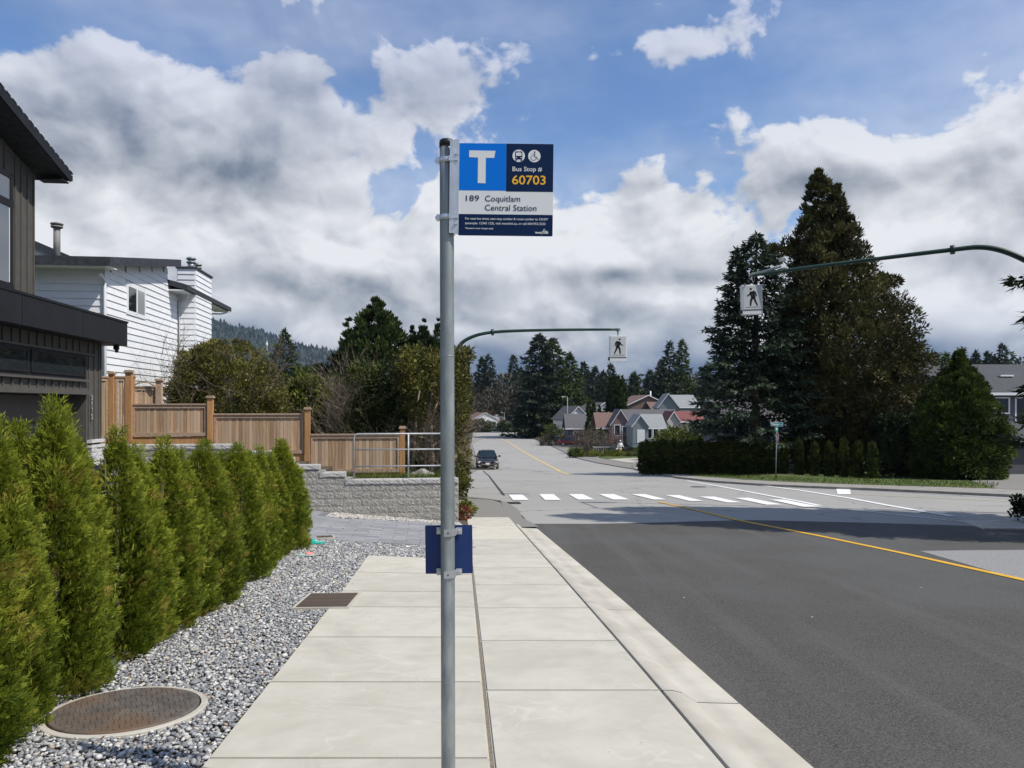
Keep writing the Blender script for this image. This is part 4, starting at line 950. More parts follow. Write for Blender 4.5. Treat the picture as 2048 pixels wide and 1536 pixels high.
mb.prism([p for p in pts_]+[W3(312, 775, 21.06), W3(295, 766, 21.02), W3(280, 766, 20.98), W3(266, 772, 20.95)], (0, .04, 0)); mb.build('arched_rail', WOODT, fence)

# ================================================================ DARK HOUSE (left)
dh = thing('dark_house', 'dark taupe and charcoal board-and-batten house with a flat-roofed garage, number 3175', 'house', (-8.55, 16.0, 0), SA)
mb = MB()
mb.box(-9, -.002, -.69, 0, -3, 1.26).box(-9, -.002, -10, -.69, .2, 1.26).box(-9, -.5, -10, -.69, -3, .2); mb.build('wall', TAUPE, dh)
mb = MB(); mb.box(-3.2, .36, -11, .45, 1.26, 1.75); mb.build('flat_roof', CHARC, dh)
mb = MB(); mb.box(-3.2, .385, -11, .475, 1.745, 1.785); mb.build('roof_flashing', CHARC, dh)
FP = MB().box(.3615, .372, .006, 2.19, 1.262, 1.74).mesh('fascia_panel', CHARC)
for y in (-1.75, -3.95, -6.15, -8.35): part('fascia_panel', FP, dh, (0, y, 0))
MB().box(-.9, .35, .4505, .46, 1.262, 1.74).build('fascia_panel', CHARC, dh)
# window strip
wn = MB().box(-.02, .022, -9.0, -.74, .50, .985).build('window', CHARC, dh)
for y0_, y1_ in ((-9, -6.6), (-6.45, -5.3), (-5.18, -3.06), (-2.94, -.84)):
    mb = MB(); mb.box(.0225, .030, y0_+.05, y1_-.03, .60, .91); mb.build('pane', DGLASS, wn)
    mb = MB(); mb.box(.0225, .040, y0_, y1_+.02, .555, .598).box(.0225, .040, y0_, y1_+.02, .912, .95).box(.0225, .040, y0_, y0_+.048, .598, .912).box(.0225, .040, y1_-.028, y1_+.02, .598, .912); mb.build('frame', CHARC, wn)
MB().box(.0, .075, -9.0, -.70, .455, .498).build('ledge', TAUPE, dh)
MB().box(.0, .05, -9.0, -.69, .205, .30).build('garage_header', TAUPE, dh)
MB().box(.0, .04, -9.0, -.30, .99, 1.03).build('trim_board', TAUPE, dh)
bl = MB().box(0, .022, -.016, .016, .302, .452).mesh('batten', TAUPE); bu = MB().box(0, .022, -.016, .016, 1.032, 1.255).mesh('batten', TAUPE)
for i in range(20): part('batten', bl, dh, (0, -1.0-i*.28, 0)); part('batten', bu, dh, (0, -1.0-i*.28, 0))
bc = MB().box(0, .022, -.018, .018, -.68, 1.255).mesh('batten', TAUPE)
for y in (-.60, -.33, -.10): part('batten', bc, dh, (0, y, 0))
MB().box(0, .026, -.035, .0, -.68, 1.25).build('corner_board', TAUPE, dh)
# garage door set back
gd = MB().box(-.50, -.455, -5.7, -.95, -2.4, .2).build('garage_door', CHARC, dh)
pm = MB().box(-.4548, -.43, -5.68, -.97, .01, .50).mesh('door_panel', mat('garage_door_panel', (.075, .073, .07), (.085, .083, .08), scale=3, rough=.55))
for k in range(5): part('door_panel', pm, gd, (0, 0, -.32-.52*k))
MB().box(-.455, -.40, -.95, -.70, -2.4, .2).build('door_jamb', CHARC, dh)
# stone veneer at the pier foot
STV = mat('ledge_stone', (.50, .49, .47), (.72, .71, .69), scale=8, bump=.9, rough=.95, obj_var=.14, bdist=.03)
MB().box(0, .10, -.66, .02, -.76, -.70).build('stone_cap', STV, dh); MB().box(0, .085, -.64, .02, -.86, -.80).build('stone_cap', STV, dh)
z = -.87
while z > -2.3:
    y = -.62; h = random.uniform(.07, .11)
    while y < 0:
        w = random.uniform(.16, .30); MB().box(0, random.uniform(.05, .08), y, min(.01, y+w)-.006, z-h+.006, z).build('stone', STV, dh); y += w
    z -= h
# house numbers
NM = plain('number_metal', (.55, .56, .57), .35, .6)
def digit(s, z):
    cu = bpy.data.curves.new('d', 'FONT'); cu.body = s; cu.size = .15; cu.extrude = .006; cu.offset = .004
    tmp = bpy.data.objects.new('tmp', cu); COL.objects.link(tmp); bpy.context.view_layer.update()
    me = bpy.data.meshes.new_from_object(tmp.evaluated_get(bpy.context.evaluated_depsgraph_get())); bpy.data.objects.remove(tmp)
    me.materials.clear(); me.materials.append(NM)
    part('house_number', me, dh, (.03, -.53, z), (R(90), 0, R(90)))
for s, z_ in (('3', .10), ('1', -.03), ('7', -.16), ('5', -.29)): digit(s, z_)
mb = MB(); mb.obox((.20, .30, 1.215), (.09, .09, .09)); mb.tube([(.20, .30, 1.19), (.22, .28, 1.12)], .035, 10); mb.build('camera_housing', BLACKP, dh)
# upper storey
uc = .80; zr = lambda y: 5.12+(1.14-y)*.262-.27         # underside of the roof
mb = MB(); mb.prism([(-1.65, -9, 1.7), (-1.65, uc, 1.7), (-1.65, uc, zr(uc)), (-1.65, -4.5, zr(-4.5)), (-1.65, -9, zr(-4.5)-1.2)], (-6, 0, 0)); mb.build('upper_wall', TAUPE, dh)
rf = MB().prism([(-1.10, 1.14, 4.94), (-1.10, 1.14, 5.16), (-1.10, -4.5, 5.16+5.64*.262), (-1.10, -10, 5.1), (-1.10, -10, 4.9), (-1.10, -4.5, 4.94+5.64*.262)], (-7, 0, 0)).build('roof', SHING, dh)
mb = MB(); mb.prism([(-1.098, 1.16, 4.93), (-1.098, 1.16, 5.15), (-1.098, -4.5, 5.15+5.66*.262), (-1.098, -4.5, 4.93+5.66*.262)], (.03, 0, 0)); mb.build('barge_board', CHARC, rf)
mb = MB(); mb.box(-7, -1.07, 1.162, 1.25, 4.97, 5.09); mb.build('gutter', CHARC, rf)
me = MB().box(0, .30, 0, .14, 0, .018).mesh('shingle', SHING)
for i in range(26): part('shingle', me, rf, (-1.36, 1.12-i*.22, 5.162+i*.22*.262), (-math.atan(.262)-.05, 0, 0))
mb = MB(); mb.box(-1.62, -1.10, .82, 1.13, 4.88, 4.91); mb.build('soffit', CHARC, dh)
bt = [(-.02, 0), (.30, 0), (.62, 0), (-.62, 1), (-1.0, 1)]
for y in (.72, .46, .20, -.04):
    MB().prism([(-1.65, y-.017, 1.78), (-1.65, y+.017, 1.78), (-1.65, y+.017, zr(y)-.01), (-1.65, y-.017, zr(y)-.01)], (.024, 0, 0)).build('batten', TAUPE, dh)
for y in (-.45, -.75): MB().prism([(-1.65, y-.017, 4.72), (-1.65, y+.017, 4.72), (-1.65, y+.017, zr(y)-.01), (-1.65, y-.017, zr(y)-.01)], (.024, 0, 0)).build('batten', TAUPE, dh)
uw = MB().box(-1.66, -1.60, -2.6, -.22, 2.33, 4.66).build('upper_window', CHARC, dh)
MB().box(-1.5995, -1.592, -2.5, -.34, 2.45, 3.98).build('pane', mat('bright_glass', (.10, .115, .14), rough=.05, spec=1.0), uw)
MB().box(-1.5995, -1.592, -2.5, -.34, 4.12, 4.56).build('pane', MATS['bright_glass'], uw)
mb = MB(); mb.box(-1.5995, -1.575, -2.6, -.22, 4.56, 4.64).box(-1.5995, -1.575, -2.6, -.22, 2.35, 2.45).box(-1.5995, -1.575, -2.6, -.22, 3.98, 4.12).box(-1.5995, -1.575, -.34, -.24, 2.45, 3.98).box(-1.5995, -1.575, -.34, -.24, 4.12, 4.56); mb.build('frame', CHARC, uw)
MB().box(-1.5915, -1.586, -.372, -.352, 2.47, 3.96).build('inner_frame', WHITET, uw)

# ================================================================ WHITE HOUSE
wh = thing('white_house', 'white lap-sided house with dark sloping roofs and a boxed chimney', 'house', (-11.13, 21.0, 0), SA)
def rt(y): return 3.72+(y+.5)*.175            # underside of the main roof
mb = MB(); mb.prism([(-.02, 0, -2.4), (-.02, 10.6, -2.4), (-.02, 10.6, 3.9), (-.02, 5.31, 4.1), (-.02, 5.3, rt(5.3)), (-.02, 0, rt(0))], (-5.5, 0, 0)); mb.build('wall', WHITEP, wh)
PL = .196
def plank(parent, a_, b_, z, axis, off, face=1):
    """lap board: lower edge stands proud; runs a_..b_ along axis at fixed offset"""
    t_ = .032
    if axis == 'y': q = [(off, a_, z), (off+t_, a_, z), (off+.007, a_, z+PL+.008), (off, a_, z+PL+.008)]; dv = (0, b_-a_, 0)
    else: q = [(a_, off, z), (a_, off-t_, z), (a_, off-.007, z+PL+.008), (a_, off, z+PL+.008)]; dv = (b_-a_, 0, 0)
    MB().prism(q, dv).build('siding_board', WHITEP, parent)
z = -2.0
WX = (1.62, 3.05, 2.74, 3.56)
while z < 5.0:
    y0_ = 0.04 if z+PL < rt(0)-.02 else max(.04, (z+PL-3.72)/.175-.5+.05)
    ymax = 6.44 if z+PL < 4.1 else 5.3
    if y0_ < ymax-.1:
        if z+PL > WX[2]-.02 and z < WX[3]:
            plank(wh, y0_, WX[0]-.06, z, 'y', 0); plank(wh, WX[1]+.06, ymax, z, 'y', 0)
        else: plank(wh, y0_, ymax, z, 'y', 0)
    if z < 3.9: plank(wh, 8.58, 10.6, z, 'y', 0)
    if z+PL < rt(0)-.25: plank(wh, -5.2, -.05, z, 'x', -.0)
    if z+PL < 4.88: plank(wh, .0, .60, z, 'x', 6.45)
    if z+PL < 4.88: plank(wh, 6.47, 8.54, z, 'y', .60)
    z += PL
MB().box(-.02, .598, 6.452, 8.55, -2.4, 4.86).build('chimney_chase', WHITEP, wh)
mb = MB(); mb.box(-.06, .66, 6.39, 8.61, 4.865, 4.93); ch = mb.build('chimney_cap', SHING, wh)
for (x, y, r_, h) in ((.32, 6.95, .15, .42), (.30, 7.9, .12, .36)):
    mb = MB(); mb.lathe([(r_*.8, 0), (r_*.8, h*.5)], (x, y, 4.93), 16); mb.lathe([(r_, 0), (r_*1.15, .03), (r_, .06)], (x, y, 4.93+h*.5), 16); mb.lathe([(r_*.75, 0), (r_*.75, .08)], (x, y, 4.93+h*.64), 16); mb.lathe([(r_*1.1, 0), (r_*1.2, .03), (r_*.8, .08), (.03, .10)], (x, y, 4.93+h*.82), 16); mb.build('flue', STEEL, ch)
# corner boards, trim
for x0_, x1_, y0_, y1_, za, zb_ in ((0, .03, 0, .035, -2.0, rt(0)-.02), (.0, .03, 10.6, 10.64, -2, 3.8)):
    MB().box(x0_, x1_, y0_, y1_, za, zb_).build('corner_board', WHITET, wh)
# main roof slab and fascia
mr = MB().prism([(.34, -.55, rt(-.55)), (.34, -.55, rt(-.55)+.235), (.34, 5.6, rt(5.6)+.235), (.34, 5.6, rt(5.6))], (-7, 0, 0)).build('roof', SHING, wh)
MB().prism([(.345, -.57, rt(-.57)-.01), (.345, -.57, rt(-.57)+.225), (.345, 5.61, rt(5.61)+.225), (.345, 5.61, rt(5.61)-.01)], (.025, 0, 0)).build('fascia', SHING, mr)
MB().box(-6.6, .34, -.60, -.575, rt(-.57)-.01, rt(-.57)+.225).build('fascia', SHING, mr)
MB().box(-6.6, .33, -.56, .02, rt(-.5)-.03, rt(-.5)-.004).build('soffit', WHITET, mr)
# rear lower roof
rr_ = MB().prism([(.56, 5.32, 3.96), (.56, 5.32, 4.15), (-.5, 5.32, 4.42), (-4, 5.32, 5.0), (-4, 5.32, 4.8), (-.5, 5.32, 4.24)], (0, 6.3, 0)).build('lower_roof', SHING, wh)
MB().box(.565, .64, 5.32, 11.6, 3.95, 4.12).build('gutter', SHING, rr_)
MB().box(-.02, .54, 5.34, 11.55, 3.92, 3.955).build('soffit', WHITET, rr_)
# window
ww = MB().box(-.01, .045, WX[0]-.06, WX[1]+.06, WX[2]-.07, WX[3]+.07).build('window', WHITET, wh)
MB().box(.0455, .052, WX[0]+.06, 2.28, WX[2]+.06, WX[3]-.06).build('pane', DGLASS, ww); MB().box(.0455, .052, 2.38, WX[1]-.06, WX[2]+.06, WX[3]-.06).build('pane', mat('curtained_glass', (.30, .32, .33), rough=.1, spec=.8), ww)
mb = MB(); mb.box(.0455, .06, 2.29, 2.37, WX[2], WX[3]); mb.build('mullion', WHITET, ww)
lw_ = MB().box(-.01, .04, 1.0, 2.0, -.35, .56).build('window', WHITET, wh); MB().box(.0405, .046, 1.08, 1.92, -.28, .50).build('pane', DGLASS, lw_)
lw_ = MB().box(-.01, .04, 3.2, 4.6, -.35, .56).build('window', WHITET, wh); MB().box(.0405, .046, 3.28, 4.52, -.28, .50).build('pane', DGLASS, lw_)
sh = MB().box(.62, .66, 6.9, 8.2, -.6, 1.25).build('window', plain('dim_pane', (.20, .24, .25), .3), wh)
for pts_, r_ in (([(.06, -.35, 3.5), (.05, -.1, 3.38), (.05, -.06, 3.2), (.05, -.06, -2)], .045), ([(.5, 6.1, 3.95), (.4, 6.25, 3.82), (.06, 6.36, 3.7), (.05, 6.36, -2)], .04), ([(.5, 12.0, 4.0), (.3, 11.2, 3.8), (.06, 10.7, 3.75)], .035)):
    MB().tube(pts_, r_, 8).build('downspout', WHITET, wh)
# rear upper volume with vent pipe
mb = MB(); mb.prism([(-6.5, 4.2, 3.0), (-6.5, 4.2, 6.22), (-2.1, 4.2, 4.33), (-2.1, 4.2, 3.0)], (0, 3, 0)); mb.build('upper_wall', WHITEP, wh)
mb = MB(); mb.prism([(-6.8, 3.9, 6.36), (-6.8, 3.9, 6.60), (-1.75, 3.9, 4.43), (-1.75, 3.9, 4.19)], (0, 3.6, 0)); mb.build('upper_roof', SHING, wh)
for k in range(4): MB().prism([(-6.4, 4.195, 4.55+k*PL), (-6.4, 4.175, 4.55+k*PL), (-6.4, 4.19, 4.55+(k+1)*PL), (-6.4, 4.195, 4.55+(k+1)*PL)], (3.9-k*.7, 0, 0)).build('siding_board', WHITEP, wh)
mb = MB(); mb.lathe([(.095, 0), (.095, 1.25)], (-2.35, 2.6, 4.2), 14); mb.lathe([(.16, 0), (.17, .05), (.1, .06)], (-2.35, 2.6, 5.36), 14); mb.lathe([(.17, 0), (.18, .04), (.05, .08)], (-2.35, 2.6, 5.45), 14); mb.build('vent_pipe', mat('grey_pipe', (.16, .15, .14), (.22, .21, .20), scale=5, rough=.6), wh)

# ================================================================ YOUNG CEDARS ALONG THE GRAVEL
CEDAR = leafmat('cedar_green', (0.016, 0.030, 0.003), (0.096, 0.142, 0.011), (0.32, 0.345, 0.036), trans=0.36, nscale=2.2, obj_var=0.10, alt=(0.30, 0.25, 0.045))
def arborvitae(name, H, Rb, seed, sprays=3400, leads=3, fine=1.0, m_=None, top_open=True):
    """upright cedar: flat fans of scale leaves on several leaders"""
    rng = np.random.default_rng(seed)
    la = rng.random(leads)*6.28; lr = np.concatenate([[0.02], rng.uniform(0.10, 0.22, leads-1)]) if leads > 1 else np.array([0.02]); lh = np.concatenate([[1.0], rng.uniform(0.72, 0.95, leads-1)]) if leads > 1 else np.array([1.0])
    n = sprays; k = rng.choice(leads, n, p=np.array([1.6]+[1.0]*(leads-1))/(1.6+leads-1))
    t = rng.random(n)**1.15
    r0 = Rb*np.interp(t, [0, .08, .3, .6, .82, .93, 1.0], [.90, 1.0, .99, .84, .54, .28, .05])*(0.80 if leads > 1 else 1)
    ph = rng.random(8)*6.28; a = rng.random(n)*6.283
    r0 = r0*(1+.10*np.sin(a*4+ph[0]+t*6)+.10*np.sin(t*26+ph[1]+a*2)+.08*np.sin(a*7-t*13+ph[2]))
    inner = rng.random(n) < 0.28
    r = np.where(inner, r0*np.sqrt(rng.random(n))*.85, r0*rng.uniform(.80, 1.05, n))
    h = t*H*lh[k]
    spread = np.clip(1.15-t, .25, 1)
    bx = np.cos(la[k])*lr[k]*(0.4+t)*Rb*2.1+r*np.cos(a); by = np.sin(la[k])*lr[k]*(0.4+t)*Rb*2.1+r*np.sin(a)
    B = np.stack([bx, by, h], 1)
    out = np.stack([np.cos(a), np.sin(a), 0*a], 1)
    d = unit(out*rng.uniform(.25, .95, (n, 1))+np.array([0, 0, 1.0])*rng.uniform(.45, 1.1, (n, 1))+rng.normal(size=(n, 3))*.22)
    tang = np.stack([-np.sin(a), np.cos(a), 0*a], 1)
    nn = unit(tang*rng.normal(size=(n, 1))+out*rng.uniform(-.4, 1.0, (n, 1))+rng.normal(size=(n, 3))*.35)
    nn = unit(nn-d*np.sum(nn*d, 1, keepdims=True)); s = np.cross(d, nn)
    Ls = rng.uniform(.045, .095, n)*(.8+.2*spread)
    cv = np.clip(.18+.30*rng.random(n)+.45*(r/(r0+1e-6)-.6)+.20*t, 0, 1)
    C, D_, N_, L_, W_, V_ = [], [], [], [], [], []
    for (u, ang_, ll) in ((0, 0, .55), (.12, .75, .55), (.12, -.75, .55), (.34, .62, .50), (.34, -.62, .50), (.56, .5, .42), (.56, -.5, .42), (.55, 0, .55)):
        dd = d*math.cos(ang_)+s*math.sin(ang_)
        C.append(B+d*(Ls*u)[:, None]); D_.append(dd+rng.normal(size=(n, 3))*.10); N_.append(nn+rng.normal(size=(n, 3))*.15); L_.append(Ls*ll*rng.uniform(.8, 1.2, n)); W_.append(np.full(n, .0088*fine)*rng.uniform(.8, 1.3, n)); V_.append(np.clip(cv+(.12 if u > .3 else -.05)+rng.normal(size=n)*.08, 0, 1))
    # loose sprigs standing out of the leader tips and sides
    q = 900; kk = rng.choice(leads, q); tt = np.where(rng.random(q) < .55, rng.uniform(.90, 1.07, q), rng.uniform(.1, .9, q)); a2 = rng.random(q)*6.283
    r2 = Rb*np.interp(tt, [0, .08, .3, .6, .82, .93, 1.07], [.90, 1.05, 1.02, .82, .50, .24, .06])*(0.80 if leads > 1 else 1)*rng.uniform(.9, 1.12, q)
    b2 = np.stack([np.cos(la[kk])*lr[kk]*(0.4+tt)*Rb*2.1+r2*np.cos(a2), np.sin(la[kk])*lr[kk]*(0.4+tt)*Rb*2.1+r2*np.sin(a2), tt*H*lh[kk]], 1)
    d2 = unit(np.stack([np.cos(a2)*.5, np.sin(a2)*.5, np.full(q, 1.0)], 1)+rng.normal(size=(q, 3))*.3)
    for u in (0, .03, .06): C.append(b2+d2*u); D_.append(d2+rng.normal(size=(q, 3))*.35); N_.append(rng.normal(size=(q, 3))); L_.append(rng.uniform(.035, .06, q)); W_.append(np.full(q, .008)); V_.append(np.clip(.75+rng.normal(size=q)*.12, 0, 1))
    return leaves(name, np.concatenate(C), np.concatenate(D_), np.concatenate(N_), np.concatenate(L_), np.concatenate(W_), np.concatenate(V_), m_ or CEDAR)
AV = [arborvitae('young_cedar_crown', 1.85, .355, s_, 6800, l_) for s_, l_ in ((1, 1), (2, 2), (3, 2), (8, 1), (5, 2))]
def cedar_stem(H, par, leads=3, seed=0):
    rng = random.Random(seed); mb = MB()
    mb.tube([(0, 0, -.1), (.01, 0, .4), (0, .01, H*.93)], [.028, .02, .004], 6)
    mb.build('trunk', TWIG, par)
    for i in range(leads):
        a = rng.random()*6.28; r_ = rng.uniform(.05, .13)
        MB().tube([(0, 0, .25), (math.cos(a)*r_*.6, math.sin(a)*r_*.6, .6), (math.cos(a)*r_, math.sin(a)*r_, H*.88)], [.014, .011, .003], 5).build('stem', TWIG, par)
row = [(3.3, .03, -.02), (3.95, .06, -.08), (4.55, .0, -.10), (5.12, .05, .02), (5.58, -.14, -.05), (6.05, .05, -.20), (6.55, -.02, -.36), (7.0, .05, -.31), (7.55, .0, -.46), (8.05, .06, -.40), (8.7, .0, -.56), (9.3, .05, -.49), (9.9, .0, -.62), (10.45, .05, -.58), (11.0, .0, -.68), (11.5, .06, -.54), (11.95, .0, -.64)]
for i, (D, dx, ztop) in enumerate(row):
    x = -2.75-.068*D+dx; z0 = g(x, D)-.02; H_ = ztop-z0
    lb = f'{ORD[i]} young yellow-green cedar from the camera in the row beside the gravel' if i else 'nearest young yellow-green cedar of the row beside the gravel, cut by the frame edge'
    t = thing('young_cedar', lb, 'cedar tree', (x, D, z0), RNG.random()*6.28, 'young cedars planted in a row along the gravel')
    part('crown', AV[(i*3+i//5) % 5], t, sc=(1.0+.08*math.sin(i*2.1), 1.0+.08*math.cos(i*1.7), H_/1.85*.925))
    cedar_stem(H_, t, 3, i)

for i, D in enumerate((4.3, 4.9, 5.4, 6.3, 7.3, 8.4, 9.1, 10.2, 11.3)):
    x = -3.12-.068*D; z0 = g(x, D)-.02; H_ = float(np.interp(D, [4, 5.3, 6.5, 12], [-.10, -.12, -.45, -.72]))-z0
    t = thing('young_cedar', f'{ORD[i]} cedar from the camera in the back row, between the front cedars and the driveway', 'cedar tree', (x, D, z0), RNG.random()*6.28, 'cedars in the back row beside the driveway')
    part('crown', AV[(i*2+1) % 5], t, sc=(.95, .95, H_/1.85*.925)); cedar_stem(H_, t, 2, 40+i)

# ================================================================ CARS AND A PERSON
TYRE = plain('tyre_rubber', (.012, .012, .013), .8); RIMM = plain('wheel_rim', (.35, .36, .37), .35, .7)
def car(name, label, cat, x, y, z, rz, paint, L=4.6, Wd=1.82, Hh=1.45, suv=False, glass_m=None, plate=True):
    t = thing(name, label, cat, (x, y, z), rz)       # nose at -y
    pm_ = mat('paint_'+name+str(round(x)), paint, rough=.22, spec=.6, metal=0.25); gl = glass_m or glass('car_glass', (.012, .018, .02), .04)
    k = Wd/1.82; belt = Hh*.655
    st = [(0, .66, .36, .60), (.05, .76, .25, .68), (.22, .85, .20, .76), (.9, .90, .19, .86), (1.25, .91, .19, belt*.97), (1.8, .915, .20, belt), (3.4, .915, .20, belt+.03), (4.1, .89, .22, belt+.05 if not suv else belt+.02), (4.45, .83, .28, belt), (4.58, .74, .36, belt*.86)]
    mb = MB(); rings = []; NR = 20
    for (yy, hw, zb_, zt) in st:
        zc, hh = (zb_+zt)/2, (zt-zb_)/2; rg = []
        for q in range(NR):
            a_ = q/NR*2*math.pi; cx_, cz_ = math.cos(a_), math.sin(a_); e = .38
            rg.append((hw*k*math.copysign(abs(cx_)**e, cx_)*(1-.06*max(0, cz_)), (yy-2.3)*L/4.6, zc+hh*math.copysign(abs(cz_)**.55, cz_)))
        rings.append(rg)
    mb.poly([[rings[i][q], rings[i][(q+1) % NR], rings[i+1][(q+1) % NR], rings[i+1][q]] for i in range(len(st)-1) for q in range(NR)]+[rings[0][::-1], rings[-1]])
    for f in mb.b.faces: f.smooth = True
    body = mb.build('body', pm_, t)
    yb0, yb1, yt0, yt1 = (1.15, 4.05, 1.95, 3.25) if not suv else (1.15, 4.45, 1.8, 4.05)
    S = L/4.6; b0, b1, t0, t1 = [(v-2.3)*S for v in (yb0, yb1, yt0, yt1)]; wb_, wt = .80*k, .60*k
    lo = [(-wb_, b0, belt-.02), (wb_, b0, belt-.02), (wb_, b1, belt-.02), (-wb_, b1, belt-.02)]; hi_ = [(-wt, t0, Hh-.05), (wt, t0, Hh-.05), (wt, t1, Hh-.06), (-wt, t1, Hh-.06)]
    for nm, ids in (('windscreen', (0, 1)), ('side_window', (1, 2)), ('rear_window', (2, 3)), ('side_window', (3, 0))):
        i_, j_ = ids; MB().prism([lo[i_], lo[j_], hi_[j_], hi_[i_]], (0, 0, -.012)).build(nm, gl, t)
    mb = MB(); rf_ = [(-wt*.98, t0-.03, Hh-.055), (wt*.98, t0-.03, Hh-.055), (wt*.98, t1+.05, Hh-.065), (-wt*.98, t1+.05, Hh-.065)]; mid = [(-wt*.7, t0+.12, Hh), (wt*.7, t0+.12, Hh), (wt*.7, t1-.1, Hh), (-wt*.7, t1-.1, Hh)]
    mb.poly([mid]+[[rf_[i], rf_[(i+1) % 4], mid[(i+1) % 4], mid[i]] for i in range(4)]+[rf_[::-1]]); roof = mb.build('roof', pm_, t)
    for i_ in range(4): MB().tube([lo[i_], hi_[i_]], .035, 6).build('pillar', pm_, t)
    for sx_ in (-1, 1):
        for yy in (.85, 3.65):
            w_ = thing('wheel', None, None); w_.parent = t; w_.location = (sx_*.80*k, (yy-2.3)*S, .32); w_.rotation_euler = (0, R(90), 0)
            mb = MB(); mb.lathe([(.20, -.10), (.30, -.11), (.32, -.08), (.32, .08), (.30, .11), (.20, .10)], n=20); mb.build('tyre', TYRE, w_)
            mb = MB(); mb.lathe([(.20, -.105), (.19, -.06), (.05, -.08)] if sx_ < 0 else [(.05, .08), (.19, .06), (.20, .105)], n=12); mb.build('rim', RIMM, w_)
        MB().obox((sx_*.62*k, -2.18*S, .64), (.36, .16, .13), rz=-sx_*.35).build('headlight', mat('lamp_lens', (.62, .64, .66), rough=.1, spec=1.0), t)
        MB().obox((sx_*.66*k, 2.20*S, .80), (.28, .16, .16), rz=sx_*.35).build('tail_light', plain('red_lens', (.35, .01, .01), .2), t)
        MB().obox((sx_*1.0*k, b0+.38, belt+.06), (.20, .10, .13)).build('mirror', pm_, t)
        MB().obox((sx_*.62*k, -2.26*S, .36), (.20, .06, .09)).build('fog_light', mat('lamp_lens', (.6, .6, .6)), t)
    MB().obox((0, -2.275*S, .62), (.62, .06, .13)).build('grille', BLACKP, t)
    MB().obox((0, -2.27*S, .36), (1.0, .08, .14)).build('lower_intake', BLACKP, t)
    mb = MB(); mb.obox((0, -2.31*S, .685), (.64, .02, .018)); mb.build('chrome_strip', STEELB, t)
    if plate: MB().obox((0, -2.335*S, .50), (.34, .015, .16)).build('number_plate', WHITET, t)
    return t
cy_ = 62.5
car('black_sedan', 'black sedan with pale headlights driving towards the camera on the hill', 'car', (972-CX)/F*cy_, cy_+2.3, base(cy_+1)+RDZ+.015, R(3.5), (.006, .006, .010), 4.6, 1.84, 1.47)
car('parked_car', 'dark blue car parked on the driveway, roof just showing behind the cedars', 'car', -5.55, 8.6, g(-5.5, 8.6), R(98), (.010, .016, .035), 4.6, 1.82, 1.50)
# man in white walking on the far side
SKIN = plain('skin', (.42, .24, .17), .6)
def skin_figure(name, joints, edges, m_, parent, sub=1):
    me = bpy.data.meshes.new(name); me.from_pydata([j[:3] for j in joints], edges, []); me.materials.append(m_)
    o = link(bpy.data.objects.new(name, me), parent); o.modifiers.new('skin', 'SKIN').use_smooth_shade = True
    for i, j in enumerate(joints): me.skin_vertices[0].data[i].radius = (j[3], j[4] if len(j) > 4 else j[3])
    me.skin_vertices[0].data[0].use_root = True
    s2 = o.modifiers.new('sub', 'SUBSURF'); s2.levels = sub; s2.render_levels = sub
    return o
py_ = 86.0; pxx = (1240.5-CX)/F*py_
pr_ = thing('person', 'person in a white hooded top, shorts and cap walking along the far verge', 'person', (pxx, py_, base(py_)-.0), R(15))
J = [(0, 0, .95, .15, .11), (0, .0, 1.15, .14, .10), (0, 0, 1.38, .16, .10), (0, 0, 1.50, .06), (0, -.02, 1.62, .085, .10), (0, -.02, 1.74, .08, .09),
     (-.19, 0, 1.42, .055), (-.27, .03, 1.16, .045), (-.34, -.06, .94, .034), (.19, 0, 1.42, .055), (.27, -.05, 1.16, .045), (.33, -.16, .98, .034),
     (-.10, 0, .90, .085), (-.12, -.10, .50, .06), (-.12, -.02, .10, .042), (-.12, -.16, .04, .04), (.10, 0, .90, .085), (.12, .06, .50, .06), (.12, .20, .12, .042), (.12, .08, .05, .04)]
E = [(0, 1), (1, 2), (2, 3), (3, 4), (4, 5), (2, 6), (6, 7), (7, 8), (2, 9), (9, 10), (10, 11), (0, 12), (12, 13), (13, 14), (14, 15), (0, 16), (16, 17), (17, 18), (18, 19)]
body = skin_figure('body', J, E, SKIN, pr_)
skin_figure('hooded_top', [(0, 0, .92, .185, .14), (0, 0, 1.15, .17, .13), (0, 0, 1.40, .19, .13), (-.19, 0, 1.42, .085), (-.27, .03, 1.16, .07), (-.33, -.04, .99, .055), (.19, 0, 1.42, .085), (.27, -.05, 1.16, .07), (.32, -.14, 1.02, .055), (0, .04, 1.50, .09, .07)], [(0, 1), (1, 2), (2, 3), (3, 4), (4, 5), (2, 6), (6, 7), (7, 8), (2, 9)], plain('white_cloth', (.78, .78, .78), .8), body)
skin_figure('shorts', [(0, 0, .90, .175, .13), (-.10, 0, .80, .11), (-.12, -.07, .58, .10), (.10, 0, .80, .11), (.12, .05, .58, .10)], [(0, 1), (1, 2), (0, 3), (3, 4)], plain('tan_cloth', (.42, .34, .20), .8), body)
mb = MB(); mb.lathe([(.10, 0), (.105, .05), (.08, .11), (.02, .13)], (0, -.02, 1.68), 14); mb.obox((0, -.13, 1.69), (.15, .12, .015)); mb.build('cap', plain('white_cap', (.7, .7, .7), .8), body)
mb = MB(); mb.obox((-.42, -.10, .86), (.30, .10, .10), ry=-.4); o = mb.build('paper_bundle', plain('white_paper', (.75, .75, .75), .8)); o.location = pr_.location; o.rotation_euler = pr_.rotation_euler; tag(o, 'white bundle held low in the left hand of the walking person', 'bundle')
